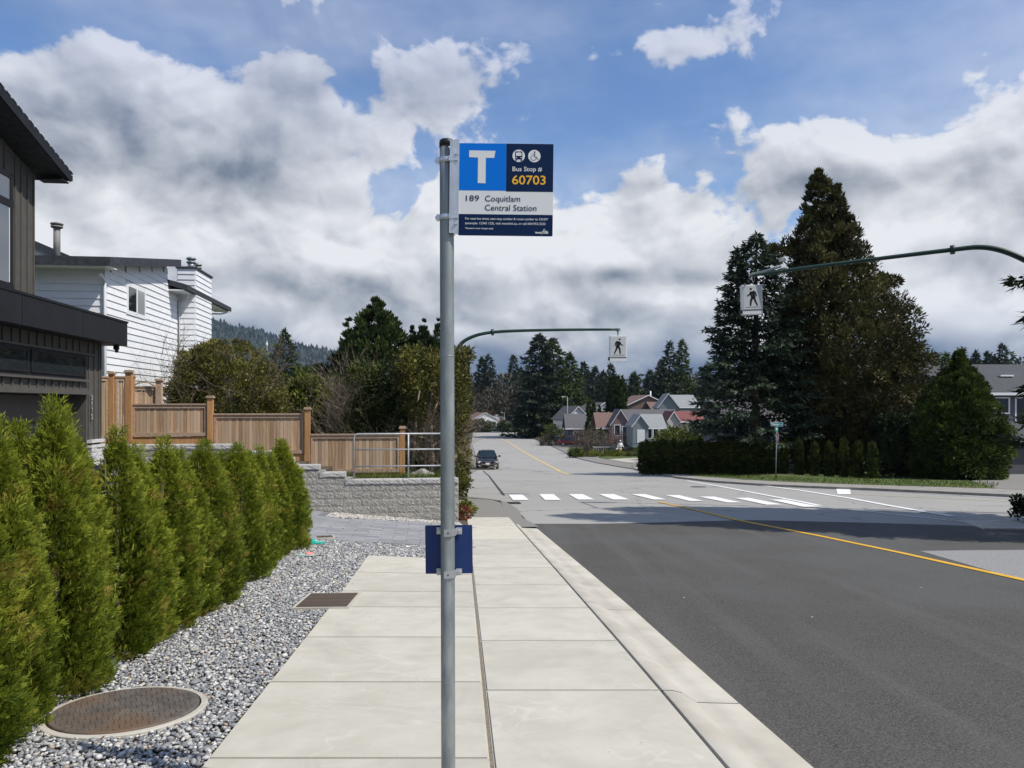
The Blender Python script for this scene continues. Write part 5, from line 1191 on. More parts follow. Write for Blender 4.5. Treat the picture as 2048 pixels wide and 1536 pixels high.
mb = MB(); mb.tube([(.36, -.16, 1.0), (.42, -.16, .75), (.46, -.16, .42)], [.06, .12, .10], 8); mb.tube([(.36, -.16, 1.02), (.30, -.16, .98)], .03, 6); o = mb.build('shoulder_bag', plain('bag_black', (.015, .015, .015), .7)); o.location = pr_.location; o.rotation_euler = pr_.rotation_euler; tag(o, 'black bag hanging from the hand of the walking person', 'bag')

# ================================================================ OVERHEAD CROSSWALK SIGNS
GREENM = mat('green_pole_paint', (.012, .040, .030), (.020, .055, .042), scale=5, rough=.45)
SBOX = plain('sign_box_white', (.70, .72, .72), .5); SFACE = mat('sign_face', (.52, .535, .52), (.58, .59, .575), scale=2, rough=.5)
def walker(face_c, w, h, y, mirror, par):
    """pedestrian symbol drawn as joined limbs on the sign face"""
    px = lambda u, v: (face_c[0]+(u*(-1 if mirror else 1))*w, y, face_c[2]+v*h)
    mb = MB(); n = 16; c = px(.075, .305)
    mb.prism([(c[0]+.058*w*math.cos(k/n*6.2832), y, c[2]+.058*w*math.sin(k/n*6.2832)) for k in range(n)], (0, -.002, 0)); mb.build('symbol_head', SBK, par)
    def limb(*pp, K=1.28):
        m = MB(); L_, R_ = [], []
        for i, (u, v, ww) in enumerate(pp):
            a_, b_ = pp[max(i-1, 0)], pp[min(i+1, len(pp)-1)]; t_ = Vector(((b_[0]-a_[0])*w*(-1 if mirror else 1), 0, (b_[1]-a_[1])*h)).normalized(); n_ = Vector((-t_.z, 0, t_.x))*ww*K*w/2; p = Vector(px(u, v)); L_.append(p+n_); R_.append(p-n_)
        for i in range(len(pp)-1): mb_.poly([[L_[i], L_[i+1], R_[i+1], R_[i]]])
    mb_ = MB()
    limb((.02, .22, .16), (.0, .12, .19), (-.05, -.03, .17))
    limb((.06, .20, .08), (.13, .11, .06), (.27, .045, .045))
    limb((-.03, .22, .08), (-.15, .17, .06), (-.20, .03, .045))
    limb((-.07, -.0, .10), (-.13, -.14, .075), (-.23, -.29, .055), (-.20, -.31, .05))
    limb((.0, -.0, .10), (.08, -.12, .085), (.11, -.30, .065), (.13, -.31, .05))
    for v in mb_.b.verts: v.co.y = y-.0015
    mb_.build('symbol_figure', SBK, par)
    a_, b_ = px(-.36, -.355), px(.36, -.37)
    MB().box(min(a_[0], b_[0]), max(a_[0], b_[0]), y-.0015, y, b_[2], a_[2]).build('symbol_bar', SBK, par)
def signbox(t, c, w, h, mirror, roll=0.0):
    """lit-box sign hanging under the arm tip; c = centre in thing coordinates"""
    d = .22; b = thing('sign_box', None, None); b.parent = t; b.location = c; b.rotation_euler = (0, roll, SA*.0)
    MB().box(-w/2, w/2, 0, d, -h/2, h/2).bevel(.008).build('box', SBOX, b)
    MB().box(-w*.44, w*.44, -.006, -.0005, -h*.33, h*.46).build('face_panel', SFACE, b)
    mb = MB(); mb.box(-w*.50, w*.50, -.009, -.0005, -h*.36, -h*.345); mb.build('trim_line', SBK, b)
    MB().box(-w*.5-.05, -w*.5, .05, .15, -h*.46, -h*.34).build('latch', SBK, b)
    walker((0, 0, h*.075), w, h*.92, -.0062, mirror, b)
    return b
def mast(name, label, base_p, arm, r0, r1, boxc, w, h, mirror, roll, collar_i):
    t = thing(name, label, 'crosswalk sign', base_p); P0 = Vector(base_p)
    A = [Vector(p)-P0 for p in arm]
    k = len(A); MB().tube(A, [r0+(r1-r0)*i/(k-1) for i in range(k)], 12).build('mast_arm', GREENM, t)
    MB().tube([Vector((0, 0, -.2)), Vector((0, 0, 1.0)), A[0]], [.13, .115, r0*1.1], 14).build('pole', GREENM, t)
    mb = MB(); mb.lathe([(.20, 0), (.20, .05), (.15, .12)], (0, 0, -.02), 14); mb.build('base_collar', GREENM, t)
    c = A[collar_i]; q = A[collar_i+1]; d = (q-c).normalized()
    MB().tube([c-d*.05, c+d*.05], r0*1.35, 12).build('joint_collar', GREENM, t)
    b = signbox(t, Vector(boxc)-P0, w, h, mirror, roll)
    e = A[-1]; bc = Vector(boxc)-P0; mb = MB(); mb.tube([e+Vector((0, .1, .04)), Vector((bc.x, .1, bc.z+h/2+.10)), Vector((bc.x, .1, bc.z+h/2-.01))], .028, 8); mb.obox((e.x+.02, .10, e.z+.0), (.14, .10, .10)); mb.build('hanger', STEEL, t)
    return t
def arc(pts, n=6):
    """Catmull-Rom through points"""
    P = [Vector(p) for p in pts]; out = []
    for i in range(len(P)-1):
        a, b, c, d = P[max(i-1, 0)], P[i], P[i+1], P[min(i+2, len(P)-1)]
        for k in range(n):
            s = k/n; out.append(.5*((2*b)+(c-a)*s+(2*a-5*b+4*c-d)*s*s+(3*b-a-3*c+d)*s**3))
    return out+[P[-1]]
lx = -2.27; lb_ = (lx, 28.0, g(lx, 28)-.1)
arm = arc([(lx, 28, 1.15), PX(903, 722, 28), PX(913, 700, 28), PX(935, 678, 28), PX(985, 664.5, 28), PX(1100, 660, 28), PX(1236, 659, 28)], 5)
mast('overhead_crosswalk_sign', 'hanging crosswalk sign on the green arm that starts behind the bus stop pole', lb_, arm, .085, .045, PX(1236.7, 697, 28), .62, .93, False, 0.0, 20)
rb = (14.05, 20.4, g(14, 20.4)-.1)
arm = arc([(14.05, 20.4, 3.0), (14.0, 20.42, 3.6), PX(2046, 518, 20.6), PX(2003, 501, 20.8), PX(1960, 494.5, 21.0), PX(1905, 499.5, 21.25), PX(1760, 517, 21.9), PX(1620, 534.5, 22.5), PX(1504, 551, 23)], 5)
mast('overhead_crosswalk_sign', 'hanging crosswalk sign on the green arm in front of the tall conifers', rb, arm, .095, .045, PX(1505, 599, 22.95), .60, .88, True, -.03, 25)

# ================================================================ STREET SIGN, LAMPS
ss = thing('stop_sign_post', 'thin steel post with a red stop sign edge-on and a teal street name blade', 'road sign', (0, 0, 0))
D_ = 41.0; b0_ = PX(1551.5, 962, D_); t0_ = PX(1554, 850, D_); ss.location = (b0_[0], D_, g(b0_[0], D_))
rel = lambda px, py, dy=0: (PX(px, py, D_)[0]-ss.location.x, dy, PX(px, py, D_)[2]-ss.location.z)
MB().tube([rel(1551.3, 966), rel(1554, 848)], .030, 8).build('post', STEEL, ss)
RED = plain('sign_red', (.55, .012, .03), .45); TEAL = plain('street_blade_teal', (.0, .19, .20), .5)
c = rel(1553.7, 876, -.05); r_ = .335; yaw = R(95)
oc = thing('stop_sign', None, None); oc.parent = ss; oc.location = c; oc.rotation_euler = (0, 0, -yaw)
def octa(r_, y): return [(r_*math.cos(R(22.5+45*k)), y, r_*math.sin(R(22.5+45*k))) for k in range(8)]
MB().prism(octa(r_, 0), (0, .004, 0)).build('plate', SWh, oc); MB().prism(octa(r_*.93, -.001), (0, -.001, 0)).build('red_face', RED, oc)
def word(s, x, z, w, h, m_, par, y=-.003, rz=0.0):
    cu = bpy.data.curves.new('w', 'FONT'); cu.body = s; cu.size = h/.73; cu.extrude = .0005; cu.offset = h*.03
    tmp = bpy.data.objects.new('tmp', cu); COL.objects.link(tmp); bpy.context.view_layer.update()
    me = bpy.data.meshes.new_from_object(tmp.evaluated_get(bpy.context.evaluated_depsgraph_get())); bpy.data.objects.remove(tmp)
    me.materials.clear(); me.materials.append(m_); xs = [v.co.x for v in me.vertices]; k = w/(max(xs)-min(xs))
    for v in me.vertices: v.co = ((v.co.x-min(xs))*k, -v.co.z, v.co.y)
    return part('lettering', me, par, (x, y, z))
word('STOP', -.27, -.11, .54, .22, SWh, oc)
bl_ = thing('name_blade', None, None); bl_.parent = ss; bl_.location = rel(1553.5, 848.5, -.04); bl_.rotation_euler = (0, .03, 0)
MB().prism(rrect(-.325, .325, -.10, .10, 0, .04), (0, .003, 0)).build('plate', SWh, bl_); MB().prism(rrect(-.31, .31, -.085, .085, -.001, .035), (0, -.001, 0)).build('teal_face', TEAL, bl_)
word('Nestor', -.27, -.045, .40, .105, SWh, bl_); word('ST', .18, -.045, .08, .05, SWh, bl_)
nb_ = thing('number_blade', None, None); nb_.parent = ss; nb_.location = rel(1552.8, 858, -.04)
MB().prism(rrect(-.085, .085, -.12, .11, 0, .01), (0, .003, 0)).build('plate', plain('street_blade_green', (.02, .30, .22), .5), nb_); MB().box(-.045, .045, -.003, -.001, -.06, .05).build('arrow_patch', SWh, nb_)
def lamp(label, px, pyb, pyt, D, arm=-1, box=True, r=.07, cat='street lamp', armlen=1.3):
    x, _, zt = PX(px, pyt, D); z0 = base(D)+.0; t = thing('street_lamp', label, cat, (x, D, z0)); H_ = zt-z0
    gp = mat('lamp_pole_grey', (.30, .34, .33), (.36, .40, .39), scale=4, rough=.5)
    MB().tube([(0, 0, 0), (0, 0, H_*.5), (0, 0, H_)], [r*1.3, r, r*.7], 8).build('pole', gp, t)
    MB().tube([(0, 0, H_-.1), (arm*armlen*.3, 0, H_+.02), (arm*armlen, 0, H_)], r*.5, 6).build('arm', gp, t)
    MB().box(min(0, arm*.6)+arm*armlen-arm*.1, max(0, arm*.6)+arm*armlen-arm*.1, -.15, .15, H_-.06, H_+.06).build('lamp_head', WHITET, t)
    if box: MB().box(-.22, .22, -.22, .22, 0, 1.0).bevel(.02).build('base_box', gp, t)
lamp('tall grey street lamp with a square base beside the far sidewalk', 1135, 885, 793.5, 138, -1, armlen=.55)
lamp('small distant street lamp with an arm, above the far white roofs', 1008.5, 860, 825.5, 250, -1, False, armlen=.6)
lamp('small distant street lamp with a round white head, at the road crest', 982.5, 862, 841, 225, -1, False, armlen=.1)
lamp('small distant street lamp right of the road crest, before the big spruce', 1025, 862, 844, 225, 1, False, armlen=.4)
p = PX(1042.5, 868, 196); t = thing('road_sign', 'narrow green-grey sign post on the grass corner at the crest', 'road sign', (p[0], 196, base(196)))
MB().tube([(0, 0, 0), (0, 0, 3.1)], .05, 6).build('post', GREENM, t); MB().box(-.15, .15, -.06, -.04, 2.4, 3.1).build('plate', plain('pale_plate', (.45, .47, .47), .5), t)

# ================================================================ VEGETATION, LEFT OF THE STREET
DKC = leafmat('dark_conifer', (.006, .012, .005), (.020, .038, .012), (.060, .085, .026), trans=.12, nscale=.5)
MDC = leafmat('mid_conifer', (.010, .022, .006), (.035, .060, .014), (.095, .125, .032), trans=.18, nscale=.5)
OLV = leafmat('olive_leaf', (.040, .042, .010), (.130, .125, .030), (.26, .24, .06), trans=.3, nscale=1.2, alt=(.13, .095, .03))
HDG = leafmat('hedge_leaf', (.018, .030, .005), (.065, .090, .014), (.19, .20, .035), trans=.25, nscale=1.0)
YGR = leafmat('yellow_green_leaf', (.05, .07, .01), (.15, .18, .02), (.32, .33, .05), trans=.3, nscale=1.5)
BLC = leafmat('blue_spruce_needle', (.007, .014, .009), (.020, .037, .021), (.068, .095, .055), trans=.1, nscale=.6)
BRC = leafmat('bronze_cypress', (.018, .020, .006), (.062, .061, .017), (.155, .145, .042), trans=.15, nscale=.45, alt=(.062, .048, .017))
BRN = leafmat('bare_brown', (.06, .05, .035), (.13, .112, .08), (.21, .185, .135), trans=.2, nscale=.5)
def at(px, D, z=None, py=None):
    x = (px-CX)/F*D; return (x, D, (HY-py)/F*D if py is not None else (base(D) if z is None else z))
def hgt(D, pytop, z0): return (HY-pytop)/F*D-z0
# olive shrub by the white house
D_ = 25.0; z0 = -1.6; me = clump_crown('crown', 3.75, [(0, .5), (.12, 1.0), (.35, 1.55), (.65, 1.6), (.85, 1.2), (1, .35)], OLV, nclump=270, per=84, cr=.26, ll=.10, lw=.05, lump=.22, shell=.7, seed=4, stray=.5)
t = thing('olive_shrub', 'large loose olive-brown shrub between the white house and the cedar fence', 'shrub', at(458, D_, z0)); part('crown', me, t); part('twigs', twigs_mesh('twigs', 3.3, 1.6, TWIG, n=16, seed=4, r=.02, spread=.7), t); trunk('trunk', 2.2, .09, t, limbs=10, seed=3, limb_r=.9)
t = thing('olive_shrub', 'smaller twiggy olive shrub overlapping the gutter corner of the white house', 'shrub', at(388, 24.2, -1.4)); part('crown', clump_crown('crown', 3.15, [(0, .2), (.3, .62), (.7, .75), (1, .25)], OLV, nclump=150, per=62, cr=.2, ll=.10, lw=.05, lump=.3, seed=14, stray=.6), t); part('twigs', twigs_mesh('twigs', 3.0, .6, TWIG, n=16, seed=9, r=.014, spread=.5), t); trunk('trunk', 1.6, .05, t)
t = thing('olive_shrub', 'low olive shrub sloping down to the right towards the clipped hedge', 'shrub', at(522, 26, -1.6)); part('crown', clump_crown('crown', 2.9, [(0, .8), (.3, 1.1), (.7, .8), (1, .3)], OLV, nclump=150, per=60, cr=.26, ll=.11, lw=.055, lump=.22, seed=24, stray=.5), t); trunk('trunk', 1.6, .07, t)
# slim fir and dark trees beyond
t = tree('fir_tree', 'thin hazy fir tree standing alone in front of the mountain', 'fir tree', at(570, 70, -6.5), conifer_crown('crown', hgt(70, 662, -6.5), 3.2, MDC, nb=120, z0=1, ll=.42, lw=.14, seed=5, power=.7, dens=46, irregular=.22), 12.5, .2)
for i, (px, w, top, D, sd) in enumerate(((606, 2.4, 735, 60, 6), (640, 2.2, 728, 62, 7))):
    tree('conifer', ['low dark conifer right of the thin fir, below the mountain', 'low dark conifer left of the broad dark cypress'][i], 'conifer', at(px, D, -5), clump_crown('crown', hgt(D, top, -5), [(0, w), (.4, w), (.75, w*.7), (1, .3)], DKC, nclump=200, per=60, cr=.6, ll=.36, lw=.14, seed=sd), 4, .15)
# clipped hedges behind the fence
def hedge_box(name, label, cat, c, sx_, sy_, sz_, m_, n, per, cr, ll, lw, seed, group=None, rz=0.0, holes=None, topn=.18, kind=None, tw=True, parent=None, vbias=None):
    rng = np.random.default_rng(seed); t = parent or thing(name, label, cat, c, rz, group, kind)
    A = np.array([sy_*sz_, sy_*sz_, sx_*sz_, sx_*sz_, sx_*sy_]); f = rng.choice(5, n, p=A/A.sum()); u, v = rng.random(n), rng.random(n)
    P = np.zeros((n, 3)); dep = rng.random(n)**2*.5
    P[:, 0] = np.where(f == 0, -sx_/2+dep, np.where(f == 1, sx_/2-dep, (u-.5)*sx_)); P[:, 1] = np.where(f == 2, -sy_/2+dep, np.where(f == 3, sy_/2-dep, np.where(f < 2, (u-.5)*sy_, (v-.5)*sy_)))
    P[:, 2] = np.where(f == 4, sz_-dep*.5, v*sz_)+np.where(f == 4, rng.normal(size=n)*topn, 0)
    P[:, :2] *= 1+.06*np.sin(P[:, 2:3]*2.1+P[:, 0:1])
    if holes is not None:
        k = np.array([holes(*p) for p in P]); P = P[rng.random(len(P)) > k]
    n = len(P); idx = np.repeat(np.arange(n), per); N = len(idx); dd = unit(rng.normal(size=(N, 3))); q = dd*(rng.random((N, 1))**.4)*cr
    pos = P[idx]+q; cv = np.clip(rng.normal(.45, .2, n), 0, 1)
    if vbias is not None: cv = np.clip(cv+vbias(P), 0, 1)
    o = part('crown', leaves('crown', pos, dd+np.array([0, 0, .5])+rng.normal(size=(N, 3))*.4, rng.normal(size=(N, 3)), ll*rng.uniform(.6, 1.3, N), lw*rng.uniform(.7, 1.3, N), np.clip(cv[idx]+rng.normal(size=N)*.15, 0, 1), m_), t)
    return t
t = hedge_box('clipped_hedge', 'mid-green clipped hedge behind the cedar fence, beneath the mountain', 'hedge', at(578, 28, -2.4), 2.9, 1.6, hgt(28, 768, -2.4), HDG, 300, 60, .27, .15, .07, 31)
t = hedge_box('clipped_hedge', 'yellow-green clipped hedge piece with a bright shoot on top', 'hedge', at(632, 27.6, -2.4), .9, 1.4, hgt(27.6, 766, -2.4), YGR, 100, 60, .24, .13, .06, 32)
MB().tube([(0, 0, .1), (.3, .1, 3.2)], [.04, .01], 5).build('trunk', BARK, t)
t = hedge_box('bare_hedge', 'bare grey-brown twiggy hedge between the green hedges', 'hedge', at(686, 27.3, -2.5), 1.35, 1.2, hgt(27.3, 772, -2.5), BRN, 130, 34, .28, .15, .02, 33, topn=.1); part('twigs', twigs_mesh('twigs', 3.1, .9, TWIG2, n=60, seed=33, r=.012, spread=.16), t)
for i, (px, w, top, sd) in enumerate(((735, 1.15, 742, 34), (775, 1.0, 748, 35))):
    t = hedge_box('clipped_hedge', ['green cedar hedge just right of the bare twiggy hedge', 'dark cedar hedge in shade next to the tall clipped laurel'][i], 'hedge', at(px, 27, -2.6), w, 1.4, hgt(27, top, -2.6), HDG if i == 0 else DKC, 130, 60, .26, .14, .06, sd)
    MB().tube([(0, 0, .1), (.1, .1, 3.0)], [.05, .01], 5).build('trunk', BARK, t)
# tall broad cypress and columnar cypresses
D_ = 42.0; z0 = -4.2
t = tree('broad_cypress', 'tall broad dark green cypress with a full rounded cone', 'cypress', at(752, D_, z0), clump_crown('crown', hgt(D_, 600, z0), [(0, 1.9), (.15, 2.4), (.35, 2.45), (.55, 2.15), (.75, 1.6), (.9, .95), (1, .12)], MDC, nclump=900, per=70, cr=.40, ll=.22, lw=.09, seed=41, lump=.16, up=.9), 6, .25)
t = tree('slim_conifer', 'slim pointed dark conifer left of the broad cypress', 'conifer', at(697, 44, -4.3), clump_crown('crown', hgt(44, 640, -4.3), [(0, 1.2), (.3, 1.2), (.5, .95), (.7, .6), (.85, .35), (1, .05)], MDC, nclump=280, per=60, cr=.36, ll=.24, lw=.1, seed=42, lump=.25, up=.6), 6, .15)
t = tree('round_conifer', 'rounded dark conifer at the foot of the slim pointed one', 'conifer', at(680, 43, -4.3), clump_crown('crown', hgt(43, 700, -4.3), [(0, .9), (.3, 1.3), (.6, 1.2), (.85, .8), (1, .2)], DKC, nclump=240, per=60, cr=.4, ll=.24, lw=.1, seed=43), 4, .15)
for i, (px, top, w) in enumerate(((825, 655, .30), (848, 638, .52), (877, 642, .36), (893, 650, .35))):
    tree('columnar_cypress', ['leftmost thin spire of the dark columnar cypresses behind the tall laurel', 'widest of the dark columnar cypresses behind the tall laurel', 'dark columnar cypress partly hidden by the bus stop pole', 'dark columnar cypress hidden behind the bus stop pole'][i], 'cypress', at(px, 40, -4), clump_crown('crown', hgt(40, top, -4), [(0, w), (.55, w*1.15), (.8, w*.9), (.93, w*.45), (1, .03)], DKC, nclump=420, per=60, cr=.19, ll=.20, lw=.055, seed=50+i, up=1.6, lump=.12), 5, .1, 'dark columnar cypresses')
# tall clipped laurel by the footway: leafy shell, bare inside low down
def lholes(x, y, z):
    low = z < 2.6 and y < -2.0 and x < .5
    return .96 if (z < 2.7 and y < 2.0 and x < .62) else (.6 if (z < 3.5 and y < .5 and x < .5) else 0.0)
D0 = 25.5; xr = -1.93; Lx = 2.0
lau = thing('laurel_hedge', 'tall clipped olive-green laurel hedge with bare trunks below, beside the footway', 'hedge', (xr-Lx/2, D0+4.6, -3.0), .045)
lz = hgt(24.5, 708, -3.0)
OLL = leafmat('laurel_leaf', (.016, .020, .005), (.065, .070, .014), (.20, .185, .038), trans=.25, nscale=1.3, alt=(.13, .09, .025))
hedge_box('x', None, None, None, Lx, 9.6, lz, OLL, 620, 84, .30, .13, .065, 61, holes=lholes, parent=lau, topn=.12)
rng_ = random.Random(5)
for i in range(5):
    mb = MB(); x, y = -.75+i*.36, -3.6+rng_.uniform(-.5, .8); mb.tube([(x, y, .2), (x+.1, y, 1.2), (x+rng_.uniform(-.2, .3), y+.1, 2.4), (x+rng_.uniform(-.3, .5), y, 3.8)], [.09, .075, .05, .02], 7); mb.build('trunk', TWIG2, lau)
o = part('twigs', twigs_mesh('twigs', 2.1, 1.2, TWIG2, n=40, seed=63, r=.016, spread=1.4), lau, (-.1, -3.6, .35))
t = hedge_box('laurel_shoot', None, None, None, .26, .3, .42, OLL, 10, 40, .14, .13, .06, 64, parent=thing('laurel_shoot', 'single dark shoot sticking up above the clipped laurel hedge', 'shoot', (-1.62, 26.6, lz-3.0-.12))); part('twigs', twigs_mesh('twigs', .45, .12, TWIG, n=5, seed=65, r=.01, spread=.5), t)
# verge plants, rocks, grass tufts
def tufts(name, poly, n, h, w, m_, seed, zf, kind='stuff', label=None):
    rng = np.random.default_rng(seed); pts = []
    xs = [p[0] for p in poly]; ys = [p[1] for p in poly]
    while len(pts) < n:
        x, y = rng.uniform(min(xs), max(xs)), rng.uniform(min(ys), max(ys))
        if inside(poly, x, y): pts.append((x, y, zf(x, y)))
    P = np.array(pts); N = len(P); d = np.array([0, 0, 1.0])+rng.normal(size=(N, 3))*.35
    o = link(bpy.data.objects.new(name, leaves(name, P, d, rng.normal(size=(N, 3)), h*rng.lognormal(0, .35, N), w, rng.random(N), m_))); o['kind'] = kind; return o
GRL = leafmat('grass_blade', (.03, .05, .008), (.085, .13, .02), (.20, .24, .05), trans=.35, nscale=1.0)
tufts('grass', [(-1.35, 17.4), (-4.2, 17.1), (-4.3, 18.6), (-3.0, 19.6), (-3.3, 21.4), (-1.6, 21.4)], 5200, .17, .014, GRL, 71, lambda x, y: yz(x, y)-.02)
for i, (px, py, s_) in enumerate(((826, 916, .26), (842, 913, .32), (860, 917, .22), (850, 922, .16))):
    v = px; b = bmesh.new(); bmesh.ops.create_icosphere(b, subdivisions=2, radius=1)
    for q in b.verts: q.co *= 1+.18*math.sin(q.co.x*5+i)+.12*math.sin(q.co.z*7+i*2); q.co.z *= .65
    me = bpy.data.meshes.new('rock'); b.to_mesh(me); b.free(); me.materials.append(mat('garden_rock', (.20, .19, .17), (.42, .40, .37), scale=4, bump=.8, rough=.95))
    D2 = 21.2+.1*i; o = link(bpy.data.objects.new('rock', me)); x = (px-CX)/F*D2; o.location = (x, D2, yz(x, D2)+.05+.02*i); o.scale = (s_*1.2, s_, s_)
    tag(o, ['leftmost grey rock at the foot of the laurel', 'tallest grey rock at the foot of the laurel', 'rightmost grey rock at the foot of the laurel', 'small grey rock in front of the others under the laurel'][i], 'rock', 'rocks under the laurel')
t = thing('verge_plant', 'small bright green leafy plant at the street corner of the block wall', 'plant', (-1.17, 19.0, g(-1.17, 19)-.04)); part('leaves', clump_crown('leaves', .34, [(0, .14), (.5, .22), (1, .08)], YGR, nclump=24, per=30, cr=.09, ll=.09, lw=.04, seed=72), t)
t = thing('verge_plant', 'small dry reddish plant at the street corner of the block wall', 'plant', (-1.10, 17.9, g(-1.1, 17.9)-.04)); part('leaves', clump_crown('leaves', .30, [(0, .10), (.5, .17), (1, .06)], leafmat('red_leaf', (.08, .02, .015), (.20, .06, .04), (.30, .13, .06), nscale=3), nclump=20, per=26, cr=.07, ll=.07, lw=.025, seed=73), t)

# ================================================================ RIGHT-HAND CORNER
def rowpt(px, ref=((1281, 52.5), (1770, 42.2))):
    D = float(np.interp(px, [r[0] for r in ref], [r[1] for r in ref])); return D
HCM = leafmat('hedge_cedar_leaf', (.008, .016, .004), (.042, .062, .011), (.14, .155, .028), trans=.2, nscale=1.6)
HC = [clump_crown('crown', 2.25, [(0, .34), (.2, .42), (.75, .40), (.92, .30), (1, .06)], HCM, nclump=190, per=44, cr=.13, ll=.13, lw=.05, seed=80+k, up=1.2, lump=.12) for k in range(3)]
cen = [1290, 1308, 1326, 1344, 1362, 1380, 1398, 1416, 1434, 1452, 1470, 1488, 1506, 1524, 1545, 1568, 1598, 1629, 1659, 1688, 1716, 1745]
for i, px in enumerate(cen):
    D = rowpt(px); x = (px-CX)/F*D; z0 = base(D)-.0
    sw = 1.0 if px < 1520 else (.8 if px < 1560 else .60); k = i-13
    if px < 1520: lb = f'{ORD[i]} tightly packed dark cedar from the left end of the corner hedge'
    else: lb = f'{ORD[i-13]} separate dark round-topped cedar of the corner hedge, counted rightwards from the stop sign'
    t = thing('hedge_cedar', lb, 'hedge cedar', (x, D, z0), RNG.random()*6.28, 'dark cedars of the corner hedge')
    part('crown', HC[i % 3], t, sc=(sw, sw, hgt(D, 880+4*math.sin(i*1.9), z0)/2.25*.98))
    MB().tube([(0, 0, -.1), (0, 0, 2.0)], [.05, .015], 5).build('trunk', BARK, t)
tufts('grass', GP([(1262, 934), (1400, 953), (1640, 968), (1990, 979), (2000, 968), (1700, 957), (1500, 952), (1290, 933)], 0), 3800, .12, .03, GRL, 74, lambda x, y: g(x, y)+.01)
# blue-green spruce, bronze cypress, round cedar
D_ = 50.0; z0 = -4.3; Hs = hgt(D_, 468, z0)
t = thing('spruce_tree', 'tall dark blue-green spruce left of the bronze cypress, behind the corner hedge', 'spruce', at(1512, D_, z0))
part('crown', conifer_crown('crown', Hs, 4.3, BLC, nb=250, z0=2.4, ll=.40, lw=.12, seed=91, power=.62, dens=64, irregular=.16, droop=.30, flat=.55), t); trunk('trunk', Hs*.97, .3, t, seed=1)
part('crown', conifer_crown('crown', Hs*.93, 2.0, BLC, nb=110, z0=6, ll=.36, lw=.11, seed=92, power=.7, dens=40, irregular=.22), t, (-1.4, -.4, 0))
D_ = 51.0; z0 = -4.3; Hc = hgt(D_, 345, z0)
t = thing('cypress_tree', 'very tall bronze-green twin-topped cypress, the tallest tree in view', 'cypress', at(1640, D_, z0))
part('crown', clump_crown('crown', Hc, [(.16, 3.0), (.24, 4.9), (.36, 5.0), (.48, 4.1), (.60, 2.9), (.70, 2.2), (.78, 1.9), (.86, 1.15), (.94, .75), (1, .15)], BRC, nclump=1250, per=92, cr=.72, ll=.30, lw=.10, seed=95, lump=.30, shell=.62, up=.5, off=[(0, 1.6), (.3, 1.8), (.5, 1.2), (.7, .4), (.9, .1), (1, -.2)]), t)
part('crown', clump_crown('crown', Hc*.962, [(.70, .3), (.78, 1.1), (.88, .85), (1, .12)], BRC, nclump=170, per=92, cr=.5, ll=.28, lw=.10, seed=96, lump=.3, up=.6), t, (.95, 0, 0))
trunk('trunk', Hc*.9, .42, t, limbs=22, seed=4, limb_r=.16)
for a_, (dx, dz, s_) in enumerate(((5.8, 7.9, .55), (4.4, 12.4, .6), (-3.0, 14.2, .5), (6.9, 4.6, .6))):
    part('bough', clump_crown('bough', 1.0, [(0, .5), (.5, .8), (1, .3)], BRC, nclump=16, per=80, cr=.34, ll=.26, lw=.1, seed=110+a_), t, (dx, 0, dz-.4)); MB().tube([(dx*.3, 0, dz-1.4), (dx, 0, dz)], [.09, .03], 5).build('limb', BARK, t)
D_ = 42.5; z0 = -4.25; Hg = hgt(D_, 706, z0)
RCG = leafmat('round_cedar_leaf', (.012, .022, .004), (.042, .068, .010), (.12, .15, .026), trans=.2, nscale=.8)
t = thing('round_cedar', 'big rounded bushy green cedar at the right end of the corner hedge', 'cedar tree', at(1918, D_, z0))
part('crown', clump_crown('crown', Hg, [(0, 1.9), (.12, 2.25), (.4, 2.2), (.6, 1.75), (.78, 1.1), (.9, .5), (1, .10)], RCG, nclump=900, per=80, cr=.36, ll=.20, lw=.075, seed=97, lump=.14, up=.7), t)
for dx, hh in ((-.75, 1.0), (.15, 1.04)):
    part('leader', conifer_crown('leader', Hg*hh, .55, RCG, nb=40, z0=Hg*.72, ll=.22, lw=.07, seed=98, dens=12), t, (dx, 0, 0))
trunk('trunk', 4, .2, t)
t = hedge_box('dark_shrub', 'black-green shrub filling the gap between the bronze cypress and the round cedar', 'shrub', at(1800, 46, -4.4), 2.4, 2.0, 3.6, DKC, 200, 60, .4, .22, .09, 99)
MB().tube([(0, 0, 0), (0, 0, 2)], .08, 5).build('trunk', BARK, t)
# tall tree standing just outside the frame on the near right corner: it casts the long shadow across the road
t = thing('roadside_fir', 'drooping fir whose fronds reach in at the right frame edge, shading the road', 'fir tree', (13.2, 15.0, g(12.7, 15)))
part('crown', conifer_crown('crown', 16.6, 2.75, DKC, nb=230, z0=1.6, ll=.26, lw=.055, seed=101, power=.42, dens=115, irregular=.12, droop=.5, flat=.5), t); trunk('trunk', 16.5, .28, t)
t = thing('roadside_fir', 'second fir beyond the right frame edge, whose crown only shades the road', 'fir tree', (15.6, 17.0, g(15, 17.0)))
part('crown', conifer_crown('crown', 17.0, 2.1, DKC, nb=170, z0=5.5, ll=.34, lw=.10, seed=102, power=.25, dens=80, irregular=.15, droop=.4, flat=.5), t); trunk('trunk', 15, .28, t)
t = hedge_box('corner_shrub', 'dark shrub cut by the right frame edge on the near corner', 'shrub', (12.2, 17.9, g(11.9, 17.9)), .5, .8, .42, DKC, 40, 60, .14, .09, .05, 103); MB().tube([(0, 0, 0), (0, 0, .3)], .03, 5).build('trunk', BARK, t)

